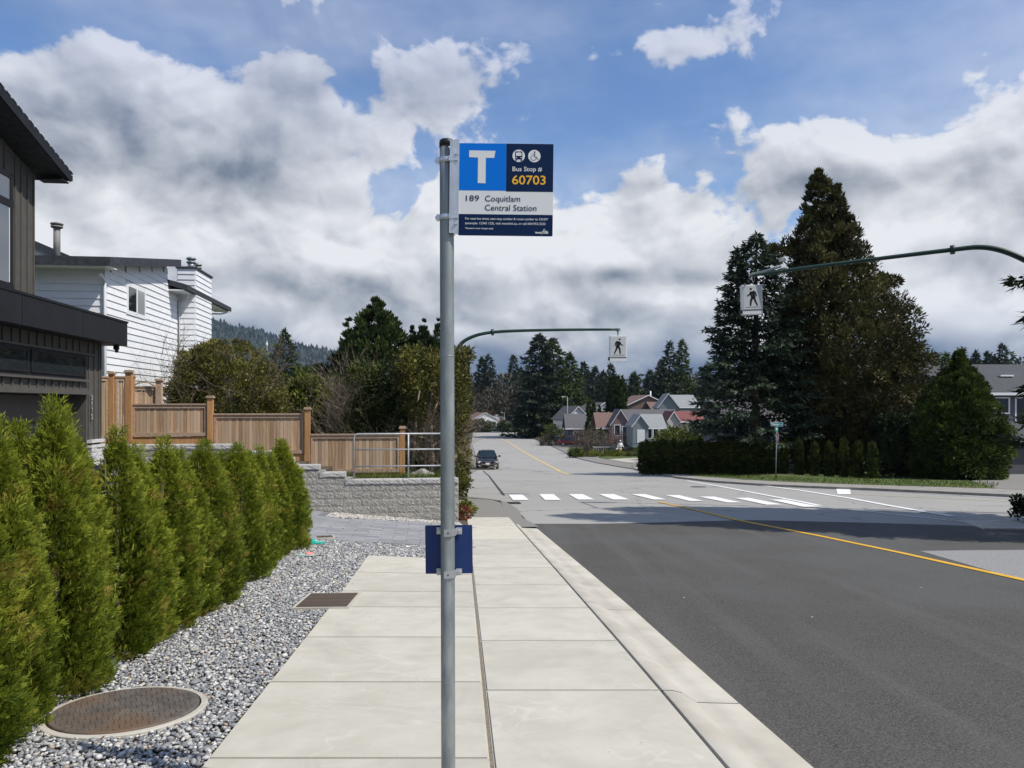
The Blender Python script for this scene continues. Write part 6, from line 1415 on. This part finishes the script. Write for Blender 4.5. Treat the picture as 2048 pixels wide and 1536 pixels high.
# a few fallen leaves and specks of grit on the walk and gravel
rg = np.random.default_rng(9); Pf = []
while len(Pf) < 150:
    y = rg.uniform(3.0, 12.5); x = rg.uniform(-3.2, .9)
    Pf.append((x, y, g(x, y)+.007+(.004 if x < XL(y) else .0)))
Pf = np.array(Pf); nrm = np.array([0, 0, 1.0])+rg.normal(size=(150, 3))*.25
wgt = np.where(Pf[:, 0] < -1.8, rg.uniform(.012, .030, 150), rg.uniform(.004, .011, 150))
o = link(bpy.data.objects.new('fallen_leaves', leaves('fallen_leaves', Pf, np.stack([rg.normal(size=150), rg.normal(size=150), np.full(150, .08)], 1), nrm, wgt, wgt*.6, rg.random(150), leafmat('dead_leaf', (.05, .03, .015), (.16, .08, .03), (.32, .17, .08), trans=.1, nscale=20)))); o['kind'] = 'stuff'

# ================================================================ HOUSES
def hmat(n, c, s=.9, rough=.75): return mat('wall_'+n, tuple(v*s for v in c), c, scale=3, rough=rough, bump=.1)
ROOFG = mat('grey_shingle', (.14, .145, .15), (.24, .245, .25), scale=10, bump=.4, rough=.9)
ROOFD = mat('charcoal_shingle', (.085, .082, .085), (.13, .125, .13), scale=10, bump=.4, rough=.9)
ROOFK = mat('slate_shingle', (.055, .058, .062), (.095, .098, .102), scale=10, bump=.4, rough=.95)
ROOFB = mat('brown_shingle', (.13, .085, .07), (.20, .13, .11), scale=10, bump=.4, rough=.9)
ROOFR = mat('red_shingle', (.15, .055, .05), (.22, .085, .075), scale=10, bump=.4, rough=.9)
ROOFL = mat('light_shingle', (.20, .212, .21), (.30, .315, .31), scale=7, bump=.4, rough=.9)
def house(name, label, px, pyb, D, w, d, hw, rise, rz, wm, rm, ridge='y', oh=.35, wins=(), door=None, z=None, trim=None, battens=0, boards=0, chim=None, cat='house'):
    """gabled house; ridge 'y' = gable faces the camera. wins: (face, u, z, w, h) on face f(ront) or r(ight)/l(eft)"""
    x = (px-CX)/F*D; z0 = (HY-pyb)/F*D if pyb else base(D); t = thing(name, label, cat, (x, D, z0), rz)
    a, b = w/2, d; trim = trim or WHITET
    if ridge == 'y':
        MB().prism([(-a, 0, -.5), (a, 0, -.5), (a, 0, hw), (0, 0, hw+rise), (-a, 0, hw)], (0, b, 0)).build('wall', wm, t)
        s_ = rise/a
        for sg in (-1, 1):
            q = [(0, -oh, hw+rise+.02), (sg*(a+oh), -oh, hw-s_*oh+.02), (sg*(a+oh), -oh, hw-s_*oh+.15), (0, -oh, hw+rise+.15)]
            rf = MB().prism(q, (0, b+2*oh, 0)).build('roof', rm, t)
            MB().prism([(p[0], p[1]-.03, p[2]-.03) for p in q], (0, .028, 0)).build('barge_board', trim, rf)
    else:
        MB().box(-a, a, 0, b, -.5, hw).build('wall', wm, t)
        MB().prism([(-a, .01, hw), (-a, b-.01, hw), (-a, b/2, hw+rise)], (w, 0, 0)).build('gable', wm, t)
        s_ = rise/(b/2)
        for sg in (0, 1):
            y0 = -oh if sg == 0 else b+oh
            q = [(-a-oh, b/2, hw+rise+.02), (-a-oh, y0, hw-s_*oh+.02), (-a-oh, y0, hw-s_*oh+.20), (-a-oh, b/2, hw+rise+.20)]
            rf = MB().prism(q, (w+2*oh, 0, 0)).build('roof', rm, t)
            if sg == 0: MB().box(-a-oh, a+oh, y0-.03, y0-.002, hw-s_*oh-.04, hw-s_*oh+.16).build('gutter', trim, rf)
    for (f, u, zz, ww_, hh) in wins:
        if f == 'f': bx = lambda o0, o1, e=0: (u-ww_/2-e, u+ww_/2+e, -o1, -o0, zz-e, zz+hh+e)
        elif f == 'l': bx = lambda o0, o1, e=0: (-a-o1, -a-o0, u-ww_/2-e, u+ww_/2+e, zz-e, zz+hh+e)
        else: bx = lambda o0, o1, e=0: (a+o0, a+o1, u-ww_/2-e, u+ww_/2+e, zz-e, zz+hh+e)
        wd = MB().box(*bx(.002, .04, .09)).build('window', trim, t); 
        n_ = max(1, round(ww_/.9)); 
        c0 = bx(.0405, .05)
        for i in range(n_):
            if f == 'f': MB().box(c0[0]+ww_*i/n_+.03, c0[0]+ww_*(i+1)/n_-.03, c0[2], c0[3], c0[4], c0[5]).build('pane', DGLASS, wd)
            else: MB().box(c0[0], c0[1], c0[2]+ww_*i/n_+.03, c0[2]+ww_*(i+1)/n_-.03, c0[4], c0[5]).build('pane', DGLASS, wd)
    if door:
        u, ww_, hh, dm = door; dd = MB().box(u-ww_/2, u+ww_/2, -.05, -.002, 0, hh).build('garage_door' if ww_ > 1.5 else 'door', dm, t)
        for k in range(1, 4): MB().box(u-ww_/2+.02, u+ww_/2-.02, -.056, -.0505, hh*k/4-.02, hh*k/4+.0).build('panel_line', trim, dd)
    if battens:
        for i in range(1, battens):
            u = -a+w*i/battens; top = hw+(rise*(1-abs(u)/a) if ridge == 'y' else 0); MB().box(u-.02, u+.02, -.03, -.002, 0, top-.05).build('batten', wm, t)
    if boards:
        k = 0
        while k*boards < hw+(rise if ridge == 'y' else 0)-.2:
            zz = k*boards; half = a if zz < hw else a*(1-(zz-hw)/rise); k += 1
            if half > .3: MB().prism([(-half+.02, -.03, zz), (-half+.02, -.002, zz), (-half+.02, -.002, zz+boards)], (2*half-.04, 0, 0)).build('siding_board', wm, t)
    if chim:
        cx_, cy_, ch = chim; MB().tube([(cx_, cy_, hw), (cx_, cy_, ch)], .12, 8).build('flue', WHITET, t)
    return t
blue = hmat('grey_blue', (.22, .26, .265)); brn = hmat('brown', (.20, .145, .12)); pink = hmat('pink_brown', (.24, .165, .15)); bei = hmat('beige', (.42, .39, .32)); crm = hmat('cream', (.50, .48, .43)); gry = hmat('dark_grey', (.115, .115, .125)); wht = hmat('white', (.66, .66, .65))
house('gabled_house', 'brown vertical-sided house with a broad white-edged gable, farthest of the group', 1296, 884, 128, 7.0, 10, 6.1, 1.6, .1, brn, ROOFB, battens=18, chim=(1.0, 2, 8.5), wins=(('f', 1.9, 4.6, 1.6, 1.0),))
house('gabled_house', 'dark-roofed wing joined to the brown house, with small red-brown roof', 1335, 884, 124, 4.5, 8, 5.0, 1.3, .05, brn, ROOFB, ridge='x', wins=(('f', 0, 3.9, 3.2, .9),))
house('gabled_house', 'pink-brown cottage with a steep front gable and long grey roof', 1241, 886, 100, 2.3, 9, 2.5, 1.75, -.05, pink, ROOFD, boards=.22, wins=(('f', -.4, 1.0, .7, 1.3), ('f', .62, .1, .7, 2.0)), oh=.2)
house('gabled_house', 'long dark grey roofed house running right from the pink-brown gable', 1300, 886, 102, 6.6, 6.5, 2.4, 1.85, .0, pink, ROOFD, ridge='x', oh=.3, wins=(('f', -1.9, .8, .9, 1.1),))
house('gabled_house', 'low dark house with a brown roof at the left of the cottages', 1218, 886, 104, 2.6, 6, 2.2, 1.7, .0, brn, ROOFB, ridge='x', oh=.5, wins=(('f', 0, .8, 1.6, 1.1),))
house('gabled_house', 'grey-blue cottage gable with a white garage door, beside the hedge', 1281, 886, 86, 1.75, 6, 1.9, 1.15, -.03, blue, ROOFL, oh=.15, door=(.05, .85, 1.5, WHITET), boards=.2)
h = house('porch_house', 'grey-blue house front with a light grey roof and white porch posts', 1308, 886, 87, 2.3, 5, 1.75, 1.3, .0, blue, ROOFL, ridge='x', oh=.25, wins=(('f', -.55, .55, .55, 1.0), ('f', .15, .55, .55, 1.0), ('f', .8, .55, .4, 1.0)))
for x in (-1.25, -.2, .5): MB().box(x-.05, x+.05, -.55, -.45, 0, 1.75).build('porch_post', WHITET, h)
house('gabled_house', 'tall grey-blue house with a narrow white window and pale roof', 1337, 884, 106, 2.6, 8, 4.9, 1.7, -.1, blue, ROOFL, boards=.25, wins=(('f', .35, 3.1, .8, 1.3),), oh=.25)
house('gabled_house', 'pale wing with a light roof running right behind the spruce', 1368, 884, 107, 3.6, 7, 4.9, 1.5, .0, blue, ROOFL, ridge='x', wins=(('f', 0, 3.1, 1.2, 1.2),))
house('gabled_house', 'cream gable with a red roof half hidden by the spruce', 1347, 884, 92, 1.3, 4, 2.6, .95, .05, crm, ROOFR, oh=.2, wins=(('f', 0, .6, .6, 1.0),))
house('gabled_house', 'red-roofed low house running right behind the spruce', 1380, 884, 93, 3.2, 5, 2.5, 1.0, .0, crm, ROOFR, ridge='x', wins=(('f', .5, .6, 1.4, 1.0),))
h = house('beige_house', 'beige board-sided house with a balcony, glimpsed between spruce and cypress', 1575, 905, 60, 6.0, 7, 3.2, 1.6, .05, bei, ROOFG, battens=22, wins=(('f', 1.2, 1.1, 1.4, 1.0),), cat='house')
MB().box(-3.0, -.5, -.9, -.05, .6, .72).build('balcony_floor', WHITET, h); MB().box(-3.0, -.5, -.92, -.86, 1.35, 1.42).build('balcony_rail', mat('rail_brown', (.08, .06, .05)), h)
house('white_house_behind', 'white house behind the corner hedge, showing only through its gaps', 1650, 925, 56, 6.5, 5, 2.1, 1.2, .0, wht, ROOFG, ridge='x', wins=(('f', -1.5, .6, 1.2, 1.1), ('f', 1.2, .6, 1.2, 1.1)), cat='house')
house('white_house_behind', 'white and grey house behind the spruce, seen in small gaps', 1500, 905, 58, 4.0, 6, 2.8, 1.0, .0, gry, ROOFD, ridge='x', wins=(('f', -.6, 1.5, 1.0, 1.0),), cat='house')
# dark grey house at the right edge
h = house('grey_house', 'dark grey two-storey house with white-framed windows at the right frame edge', 2090, 948, 57, 14, 9, 6.05, 2.1, .0, gry, ROOFK, ridge='x', oh=.4, wins=(('f', -3.35, 4.55, 1.3, 1.05), ('f', -1.2, 3.2, 1.9, 2.4)))
MB().prism([(-7.2, -2.6, 2.45), (-7.2, -.01, 3.9), (-7.2, -.01, 3.7), (-7.2, -2.6, 2.25)], (5.4, 0, 0)).build('lower_roof', ROOFK, h); MB().box(-7.2, -1.75, -2.72, -2.62, 2.28, 2.46).build('gutter', WHITET, h)
MB().box(-7, -2.3, -2.3, -.02, -.2, 2.28).build('garage_wall', gry, h)
sb = hmat('slat_grey', (.22, .21, .22))
for k in range(12): MB().prism([(-2.95, -2.36, .05+k*.185), (-2.95, -2.30, .05+k*.185), (-2.95, -2.30, .05+k*.185+.17)], (.62, 0, 0)).build('siding_board', sb, h)
MB().box(-2.3, -2.15, -2.4, -2.2, -.1, 2.25).build('corner_post', gry, h)
MB().box(-1.5, 3, -.6, -.02, 2.35, 2.5).build('ledge', WHITET, h); MB().box(-1.6, 2.8, -.12, -.02, 0, 2.1).build('dark_entry', DGLASS, h)
MB().box(-2.0, -1.0, 2, 3, 7.3, 7.42).build('skylight', WHITET, h)
# far white gables at the crest, and one through the trees
for i, (px, pyb, D, w, hw, ri, rz) in enumerate(((970, 868, 262, 9, 5.0, 2.2, .35), (996, 868, 285, 8, 5.0, 2.2, .35), (1020, 868, 275, 7, 3.6, 1.8, .3))):
    house('far_house', ['leftmost far white gable above the cedars at the crest', 'middle far white-gabled house at the crest', 'low far house right of the white gables, by the big spruce'][i], px, pyb, D, w, 9, hw, ri, rz, wht if i < 2 else crm, ROOFB, wins=(('f', 0, 2.0, 2.0, 1.2),))
house('far_house', 'white gable showing between the big spruce and the columnar cedars', 1156, 886, 140, 4.5, 8, 4.4, 2.2, .25, wht, ROOFD, wins=(('f', 0, 2.6, 1.4, 1.0),))
house('far_house', 'dark-roofed low house right of the street lamp', 1170, 886, 122, 5.6, 7, 2.4, 2.0, .0, gry, ROOFD, ridge='x', wins=(('f', -1, .7, 1.5, 1.1),))
house('far_house', 'small white gable left of the tall columnar cedars', 1208, 886, 150, 5, 8, 6.2, 1.6, .3, wht, ROOFD)
# picket fence and front gardens
fp_ = thing('picket_fence', 'low grey picket fence in front of the far cottages', 'fence', (*at(1186, 92)[:2], base(92)))
Lf = (1290-1186)/F*92
MB().box(0, Lf, -.02, .02, .80, .88).build('rail', WHITET, fp_); MB().box(0, Lf, -.02, .02, .2, .27).build('rail', WHITET, fp_)
me = MB().box(-.05, .05, -.03, -.005, 0, .86).mesh('picket', mat('picket_grey', (.26, .25, .25), (.34, .33, .32), scale=4))
for i in range(int(Lf/.28)): part('picket', me, fp_, (.1+i*.28, 0, 0))
def bush(label, px, D, w, h_, m_, seed, n=40, ll=.16, name='garden_bush', sq=1.0, tw=False, z=None):
    z_ = base(D) if z is None else z; t = thing(name, label, 'bush', at(px, D, z_)); part('crown', clump_crown('crown', h_, [(0, w*.7), (.3, w), (.7, w*.9), (1, w*.35)], m_, nclump=n, per=46, cr=min(w, h_)*.28, ll=ll, lw=ll*.45, seed=seed, sy=sq), t)
    MB().tube([(0, 0, -.1), (0, 0, h_*.6)], .05, 5).build('trunk', BARK, t)
    if tw: part('twigs', twigs_mesh('twigs', h_, w, TWIG, n=22, seed=seed, r=.03, spread=.9, levels=1), t)
    return t
bush('long bright green flower border beside the far lawn', 1210, 86, 3.4, .6, YGR, 201, 120, .16, 'flower_border', .25)
bush('round green bush left of the flower border', 1152, 84.5, .8, .8, HDG, 202)
bush('low dark bush at the foot of the tall street lamp', 1135, 134, 1.3, 1.0, DKC, 203, z=base(134)-.2)
bush('bushy yellow-green shrub right of the tall street lamp', 1147, 128, 1.5, 3.0, YGR, 204, 50, .3)
bush('dark shrub left of the tall street lamp', 1108, 132, 2.0, 3.2, HDG, 205, 60, .3)
bush('pale bare-branched shrub between the lamp and the cottages', 1176, 95, 2.2, 2.9, BRN, 206, 60, .16, 'bare_shrub', tw=True)
bush('pinkish bare shrub in front of the pink-brown cottage', 1232, 93, 1.9, 2.9, leafmat('plum_twig', (.10, .05, .05), (.20, .11, .11), (.30, .18, .17), nscale=1), 207, 46, .12, 'plum_shrub', tw=True)
bush('low dry shrubs on the verge left of the street lamp', 1098, 126, 1.8, 1.4, BRN, 208, 40, .25)
bush('rhododendron with pale tips under the spruce, beside the porch house', 1362, 72, 3.1, 3.1, HDG, 209, 130, .3, 'rhododendron')
bush('dry pale mushroom-shaped tree beside the road crest', 956, 232, 3.0, 4.2, BRN, 210, 50, .5, 'mushroom_tree')
bush('dark round bush by the road crest', 1017, 215, 2.6, 4.4, MDC, 211, 60, .5)
def col(label, px, top, D, w, m_, seed, grp, z=None):
    z0 = base(D) if z is None else z; H_ = hgt(D, top, z0)
    return tree('columnar_cedar', label, 'cedar tree', at(px, D, z0), clump_crown('crown', H_, [(0, w*.8), (.3, w), (.8, w*.85), (.94, w*.5), (1, .1)], m_, nclump=150, per=46, cr=w*.34, ll=H_*.045, lw=H_*.014, seed=seed, up=1.8, lump=.12), H_*.3, .12, grp)
for i, (px, top, w) in enumerate(((1224, 754, .95), (1236, 752, .8), (1245, 756, .7))): col(['left', 'middle', 'right'][i]+'most stem of the tall columnar cedar trio behind the cottages' if i != 1 else 'middle stem of the tall columnar cedar trio behind the cottages', px, top, 118, w, MDC if i else DKC, 220+i, 'tall columnar cedar trio')
for i, (px, top) in enumerate(((1178, 798), (1188, 806), (1199, 812), (1207, 818))): col(f'{ORD[i]} shorter columnar cedar from the left, beside the tall trio', px, top, 116, .45, MDC, 230+i, 'shorter columnar cedars')
for i, px in enumerate((942, 950, 963, 970, 977, 984, 992, 1000, 1007)): col(f'{ORD[i]} dark column of the cedar row at the crest, from the left', px, 832+abs(i-4)*2+(8 if i > 2 else 0), 240-3*i, 1.05, MDC, 240+i, 'cedar row at the crest')
bush('rounded dark evergreen between the porch house and the corner hedge', 1300, 78, 1.3, 1.6, HDG, 261, 50, .2)
bush('dark green shrub against the wall of the pink-brown cottage', 1262, 96, .9, 1.7, DKC, 262, 40, .2)
bush('mid-green bushy tree hiding the end of the brown-roofed house', 1192, 98, 1.5, 3.0, MDC, 263, 70, .24)
# cars far off at the crest
car('far_car', 'dark blue parked van under the big far spruce', 'van', *at(1082, 205)[:2], base(205)+.15, R(80), (.015, .025, .06), 4.9, 1.9, 1.9, suv=True, plate=False)
car('far_car', 'silver-blue car parked left of the dark van on the grass corner', 'car', *at(1046, 222)[:2], base(205)-.35, R(75), (.30, .36, .42), 4.5, 1.8, 1.5, plate=False)
car('far_car', 'small red car nose beside the dark van', 'car', *at(1063, 207)[:2], base(205)-.15, R(15), (.45, .03, .02), 4.2, 1.75, 1.45, plate=False)
car('far_car', 'dark pickup-like car just below the crest of the road', 'car', *at(1003, 216)[:2], base(200)-.9, R(2), (.02, .02, .025), 4.8, 1.9, 1.8, suv=True)
car('far_car', 'pale blue car roof just visible over the road crest', 'car', *at(987, 214)[:2], base(200)-1.75, R(5), (.18, .26, .34), 4.4, 1.8, 1.45)
car('far_car', 'dark red car parked in front of the lamp cottages', 'car', *at(1143, 118)[:2], base(118)+.1, R(85), (.20, .02, .02), 4.3, 1.78, 1.45, plate=False)
car('far_car', 'black car parked in the carport of the brown-roofed house', 'car', *at(1203, 97)[:2], base(97)+.05, R(80), (.012, .012, .014), 4.5, 1.8, 1.5, plate=False)

# ================================================================ FAR CONIFERS, WOODS, MOUNTAIN
def fir(label, px, top, D, Rb, m_, seed, grp=None, nb=110, z=None, power=.85, ll=None, dens=22, z0=None, irr=.25):
    zz = base(D) if z is None else z; H_ = hgt(D, top, zz); ll = ll or D*.0052
    return tree('fir_tree', label, 'fir tree', at(px, D, zz), conifer_crown('crown', H_, Rb, m_, nb=nb, z0=z0 if z0 is not None else H_*.06, ll=ll, lw=ll*.30, seed=seed, power=power, dens=dens, irregular=irr, minr=Rb*.06), H_*.97, H_*.014, grp)
fir('large dark spruce over the road crest, left of two joined tops', 1079, 668, 172, 6.6, BLC, 301, nb=190, power=.55, dens=52, z0=.5)
fir('large dark spruce over the road crest, right of two joined tops', 1106, 676, 175, 5.8, MDC, 302, nb=180, power=.55, dens=46, z0=.5)
fir('pale green spruce leaning out right of the joined spruces', 1139, 706, 180, 4.6, MDC, 303, nb=130, power=.6, dens=36)
fir('drooping spruce low at the left of the joined spruces', 1052, 790, 176, 4.0, BLC, 304, nb=90, power=.6, dens=30)
far_f = [(964, 716, 345, 6.2, 'twin far firs left of the road crest, left one'), (977, 712, 340, 6.6, 'twin far firs left of the road crest, right one'), (1027, 713, 345, 5.6, 'slim far fir between the twins and the big spruces'), (1043, 738, 350, 4.6, 'shorter far fir against the left side of the big spruces'),
         (1168, 726, 300, 5.6, 'tall far fir just right of the pale green spruce'), (1190, 736, 290, 5.2, 'broad far fir behind the white gable'), (1207, 744, 290, 4.2, 'narrow far fir left of the columnar cedar trio'), (1222, 730, 300, 4.5, 'far fir under the left hanging crosswalk sign'),
         (1268, 748, 210, 5.2, 'broad green far fir right of the columnar cedar trio'), (1300, 742, 330, 5.0, 'far fir above the brown gable')]
for i, (px, top, D, Rb, lb) in enumerate(far_f): fir(lb, px, top, D, Rb, BLC if i % 2 else DKC, 310+i, 'far firs', power=.7, dens=26)
fir('tall fir left of the spruce by the corner, left of a pair', 1340, 684, 150, 3.6, BLC, 330, 'fir pair behind the corner', power=.6, dens=34)
fir('tall fir left of the spruce by the corner, right of a pair', 1364, 680, 155, 3.4, MDC, 331, 'fir pair behind the corner', power=.6, dens=34)
fir('shorter fir at the left foot of the corner fir pair', 1322, 722, 148, 3.0, BLC, 332, power=.6, dens=30)
for i, (px, top, D) in enumerate(((1838, 716, 150), (1858, 712, 160), (1952, 705, 150), (1975, 706, 170), (2005, 690, 140), (1988, 712, 180))):
    fir(f'{ORD[i]} small far fir on the skyline behind the round cedar, from the left' if i < 4 else ['fir with a bushy top on the skyline at the far right', 'thin fir on the skyline above the grey roof'][i-4], px, top, D, 2.6, BLC, 340+i, 'skyline firs on the right', power=.7)
def woods(name, specs, m_, seed, n_per=150, kind='stuff'):
    """many distant crowns as one mass: specs = (x, y, z, height, radius, conical)"""
    rng = np.random.default_rng(seed); C, D2, V, L = [], [], [], []
    for (x, y, z, H_, r_, con) in specs:
        k = n_per; t_ = rng.random(k)**(1.3 if con else .9); rr = r_*((1-t_)**.8 if con else np.sqrt(np.clip(1-(2*t_-1)**2*.9, 0, 1))); a = rng.random(k)*6.283; q = rr*np.sqrt(rng.random(k))
        C.append(np.stack([x+q*np.cos(a), y+q*np.sin(a), z+t_*H_], 1)); D2.append(np.stack([np.cos(a), np.sin(a), np.full(k, -.2 if con else 1.2)], 1)+rng.normal(size=(k, 3))*.5)
        b = rng.normal()*.15; V.append(np.clip(.45+b+rng.normal(size=k)*.2, 0, 1)); L.append(np.full(k, H_*.09))
    C = np.concatenate(C); L = np.concatenate(L)
    o = link(bpy.data.objects.new(name, leaves(name, C, np.concatenate(D2), rng.normal(size=C.shape), L*rng.uniform(.6, 1.3, len(L)), L*.38, np.concatenate(V), m_))); o['kind'] = kind; return o
rng_ = np.random.default_rng(5)
def skyl(px): return float(np.interp(px, [880, 950, 1000, 1060, 1150, 1250, 1330, 1400, 1500, 1800, 1900, 2048], [748, 746, 752, 750, 745, 752, 748, 742, 740, 728, 722, 712]))
sp, sd_ = [], []
for i in range(330):
    px = rng_.uniform(860, 2080); D = rng_.uniform(330, 560); top = skyl(px)+rng_.uniform(-10, 26); z0 = -13; H_ = (HY-top)/F*D-z0
    (sp if rng_.random() < .42 else sd_).append(((px-CX)/F*D, D, z0, H_, rng_.uniform(3.2, 5.5) if len(sp) % 2 else rng_.uniform(4, 7), None))
for i in range(120):
    px = rng_.uniform(880, 1100); D = rng_.uniform(285, 330); z0 = -12; H_ = (HY-rng_.uniform(765, 800))/F*D-z0; sd_.append(((px-CX)/F*D, D, z0, H_, rng_.uniform(3, 5.5), None))
woods('forest', [(x, y, z, H_*1.0, r_*.85, True) for x, y, z, H_, r_, _ in sp], DKC, 401, 200)
woods('bare_woods', [(x, y, z, H_*.93, r_, False) for x, y, z, H_, r_, _ in sd_], leafmat('bare_wood_twigs', (.035, .032, .020), (.085, .075, .050), (.14, .125, .085), trans=.2, nscale=.05), 402, 190)
sl_ = []
for i in range(150):
    D = rng_.uniform(110, 330); px = rng_.uniform(380, 900); top = np.interp(px, [380, 560, 640, 700, 900], [742, 745, 745, 748, 742])+rng_.uniform(-6, 20); z0 = -8; sl_.append(((px-CX)/F*D, D, z0, (HY-top)/F*D-z0, rng_.uniform(2.5, 5), i % 3 > 0))
woods('tree_belt', sl_, DKC, 403, 150)
# wooded mountain
MTF = mat('mountain_forest_floor', (.012, .022, .016), (.028, .042, .030), scale=.02, detail=8, rough=1, coord='World')
ridge = [(-1500, 520), (-400, 560), (100, 590), (300, 612), (423, 636), (480, 653), (540, 670), (600, 690), (665, 706), (720, 722), (800, 742), (900, 760), (1000, 782), (1150, 806)]
rx = np.array([r_[0] for r_ in ridge]); ry = np.array([r_[1] for r_ in ridge])
DM = 2600.0; nxm, nym = 150, 26; V = []
for j in range(nym):
    f = j/(nym-1); D = DM-1150*(1-f)
    for i in range(nxm):
        px = -1500+2650*i/(nxm-1); X_ = (px-CX)/F*DM; zt = (HY-np.interp(px, rx, ry))/F*DM
        z = -15+(zt+15)*f**.85+math.sin(i*.9+j*.5)*6*f+math.sin(i*.33-j*.8)*12*f*(1-f); V.append((X_, D, z))
Fm = [(j*nxm+i, j*nxm+i+1, (j+1)*nxm+i+1, (j+1)*nxm+i) for j in range(nym-1) for i in range(nxm-1)]
V = np.array(V); mo = link(bpy.data.objects.new('mountain', np_mesh('mountain', V, np.array(Fm), MTF, smooth_=True))); mo['kind'] = 'structure'
sel = rng_.random((24000, 2)); ii = (sel[:, 0]*(nxm-1.01)); jj = (sel[:, 1]*(nym-1.01)); i0, j0 = ii.astype(int), jj.astype(int); fi, fj = (ii-i0)[:, None], (jj-j0)[:, None]
Pm = (V[j0*nxm+i0]*(1-fi)+V[j0*nxm+i0+1]*fi)*(1-fj)+(V[(j0+1)*nxm+i0]*(1-fi)+V[(j0+1)*nxm+i0+1]*fi)*fj
hh_ = rng_.uniform(9, 20, len(Pm)); vv = np.clip(.35+.25*np.sin(Pm[:, 0]*.01+Pm[:, 2]*.03)+rng_.normal(size=len(Pm))*.18, 0, 1)
MTL = leafmat('mountain_conifer', (.008, .018, .014), (.020, .038, .028), (.045, .065, .045), trans=.05, nscale=.004)
o = link(bpy.data.objects.new('mountain_forest', leaves('mountain_forest', Pm-np.array([0, 0, 2.0]), np.tile([0, 0, 1.0], (len(Pm), 1)), np.stack([rng_.normal(size=len(Pm))*.6, -np.ones(len(Pm)), np.zeros(len(Pm))], 1), hh_, hh_*.5, vv, MTL))); o['kind'] = 'stuff'
tm = thing('radio_mast', 'tiny pale mast standing on the wooded mountainside', 'mast', (*PX(534, 707, 2300)[:2], PX(534, 707, 2300)[2])); MB().tube([(0, 0, -5), (0, 0, 38)], 1.3, 5).build('pole', WHITET, tm); MB().tube([(0, 0, 22), (0, 0, 30)], 3.0, 6).build('antenna', WHITET, tm)

# ================================================================ AIR
mb = MB(); mb.box(-2900, 2900, -60, 3000, -42, 345)
hz = mb.build('haze', mat('haze_shell', (1, 1, 1))); hz['kind'] = 'stuff'
hm = bpy.data.materials.new('air'); hm.use_nodes = True; nt = NT(hm.node_tree); nt.n.clear()
pv = nt.node('ShaderNodeVolumePrincipled'); pv.inputs['Color'].default_value = (.62, .80, 1.0, 1); pv.inputs['Density'].default_value = 0.00006; pv.inputs['Anisotropy'].default_value = 0.1
ou = nt.node('ShaderNodeOutputMaterial'); nt.l.new(pv.outputs[0], ou.inputs['Volume'])
hz.data.materials.clear(); hz.data.materials.append(hm)
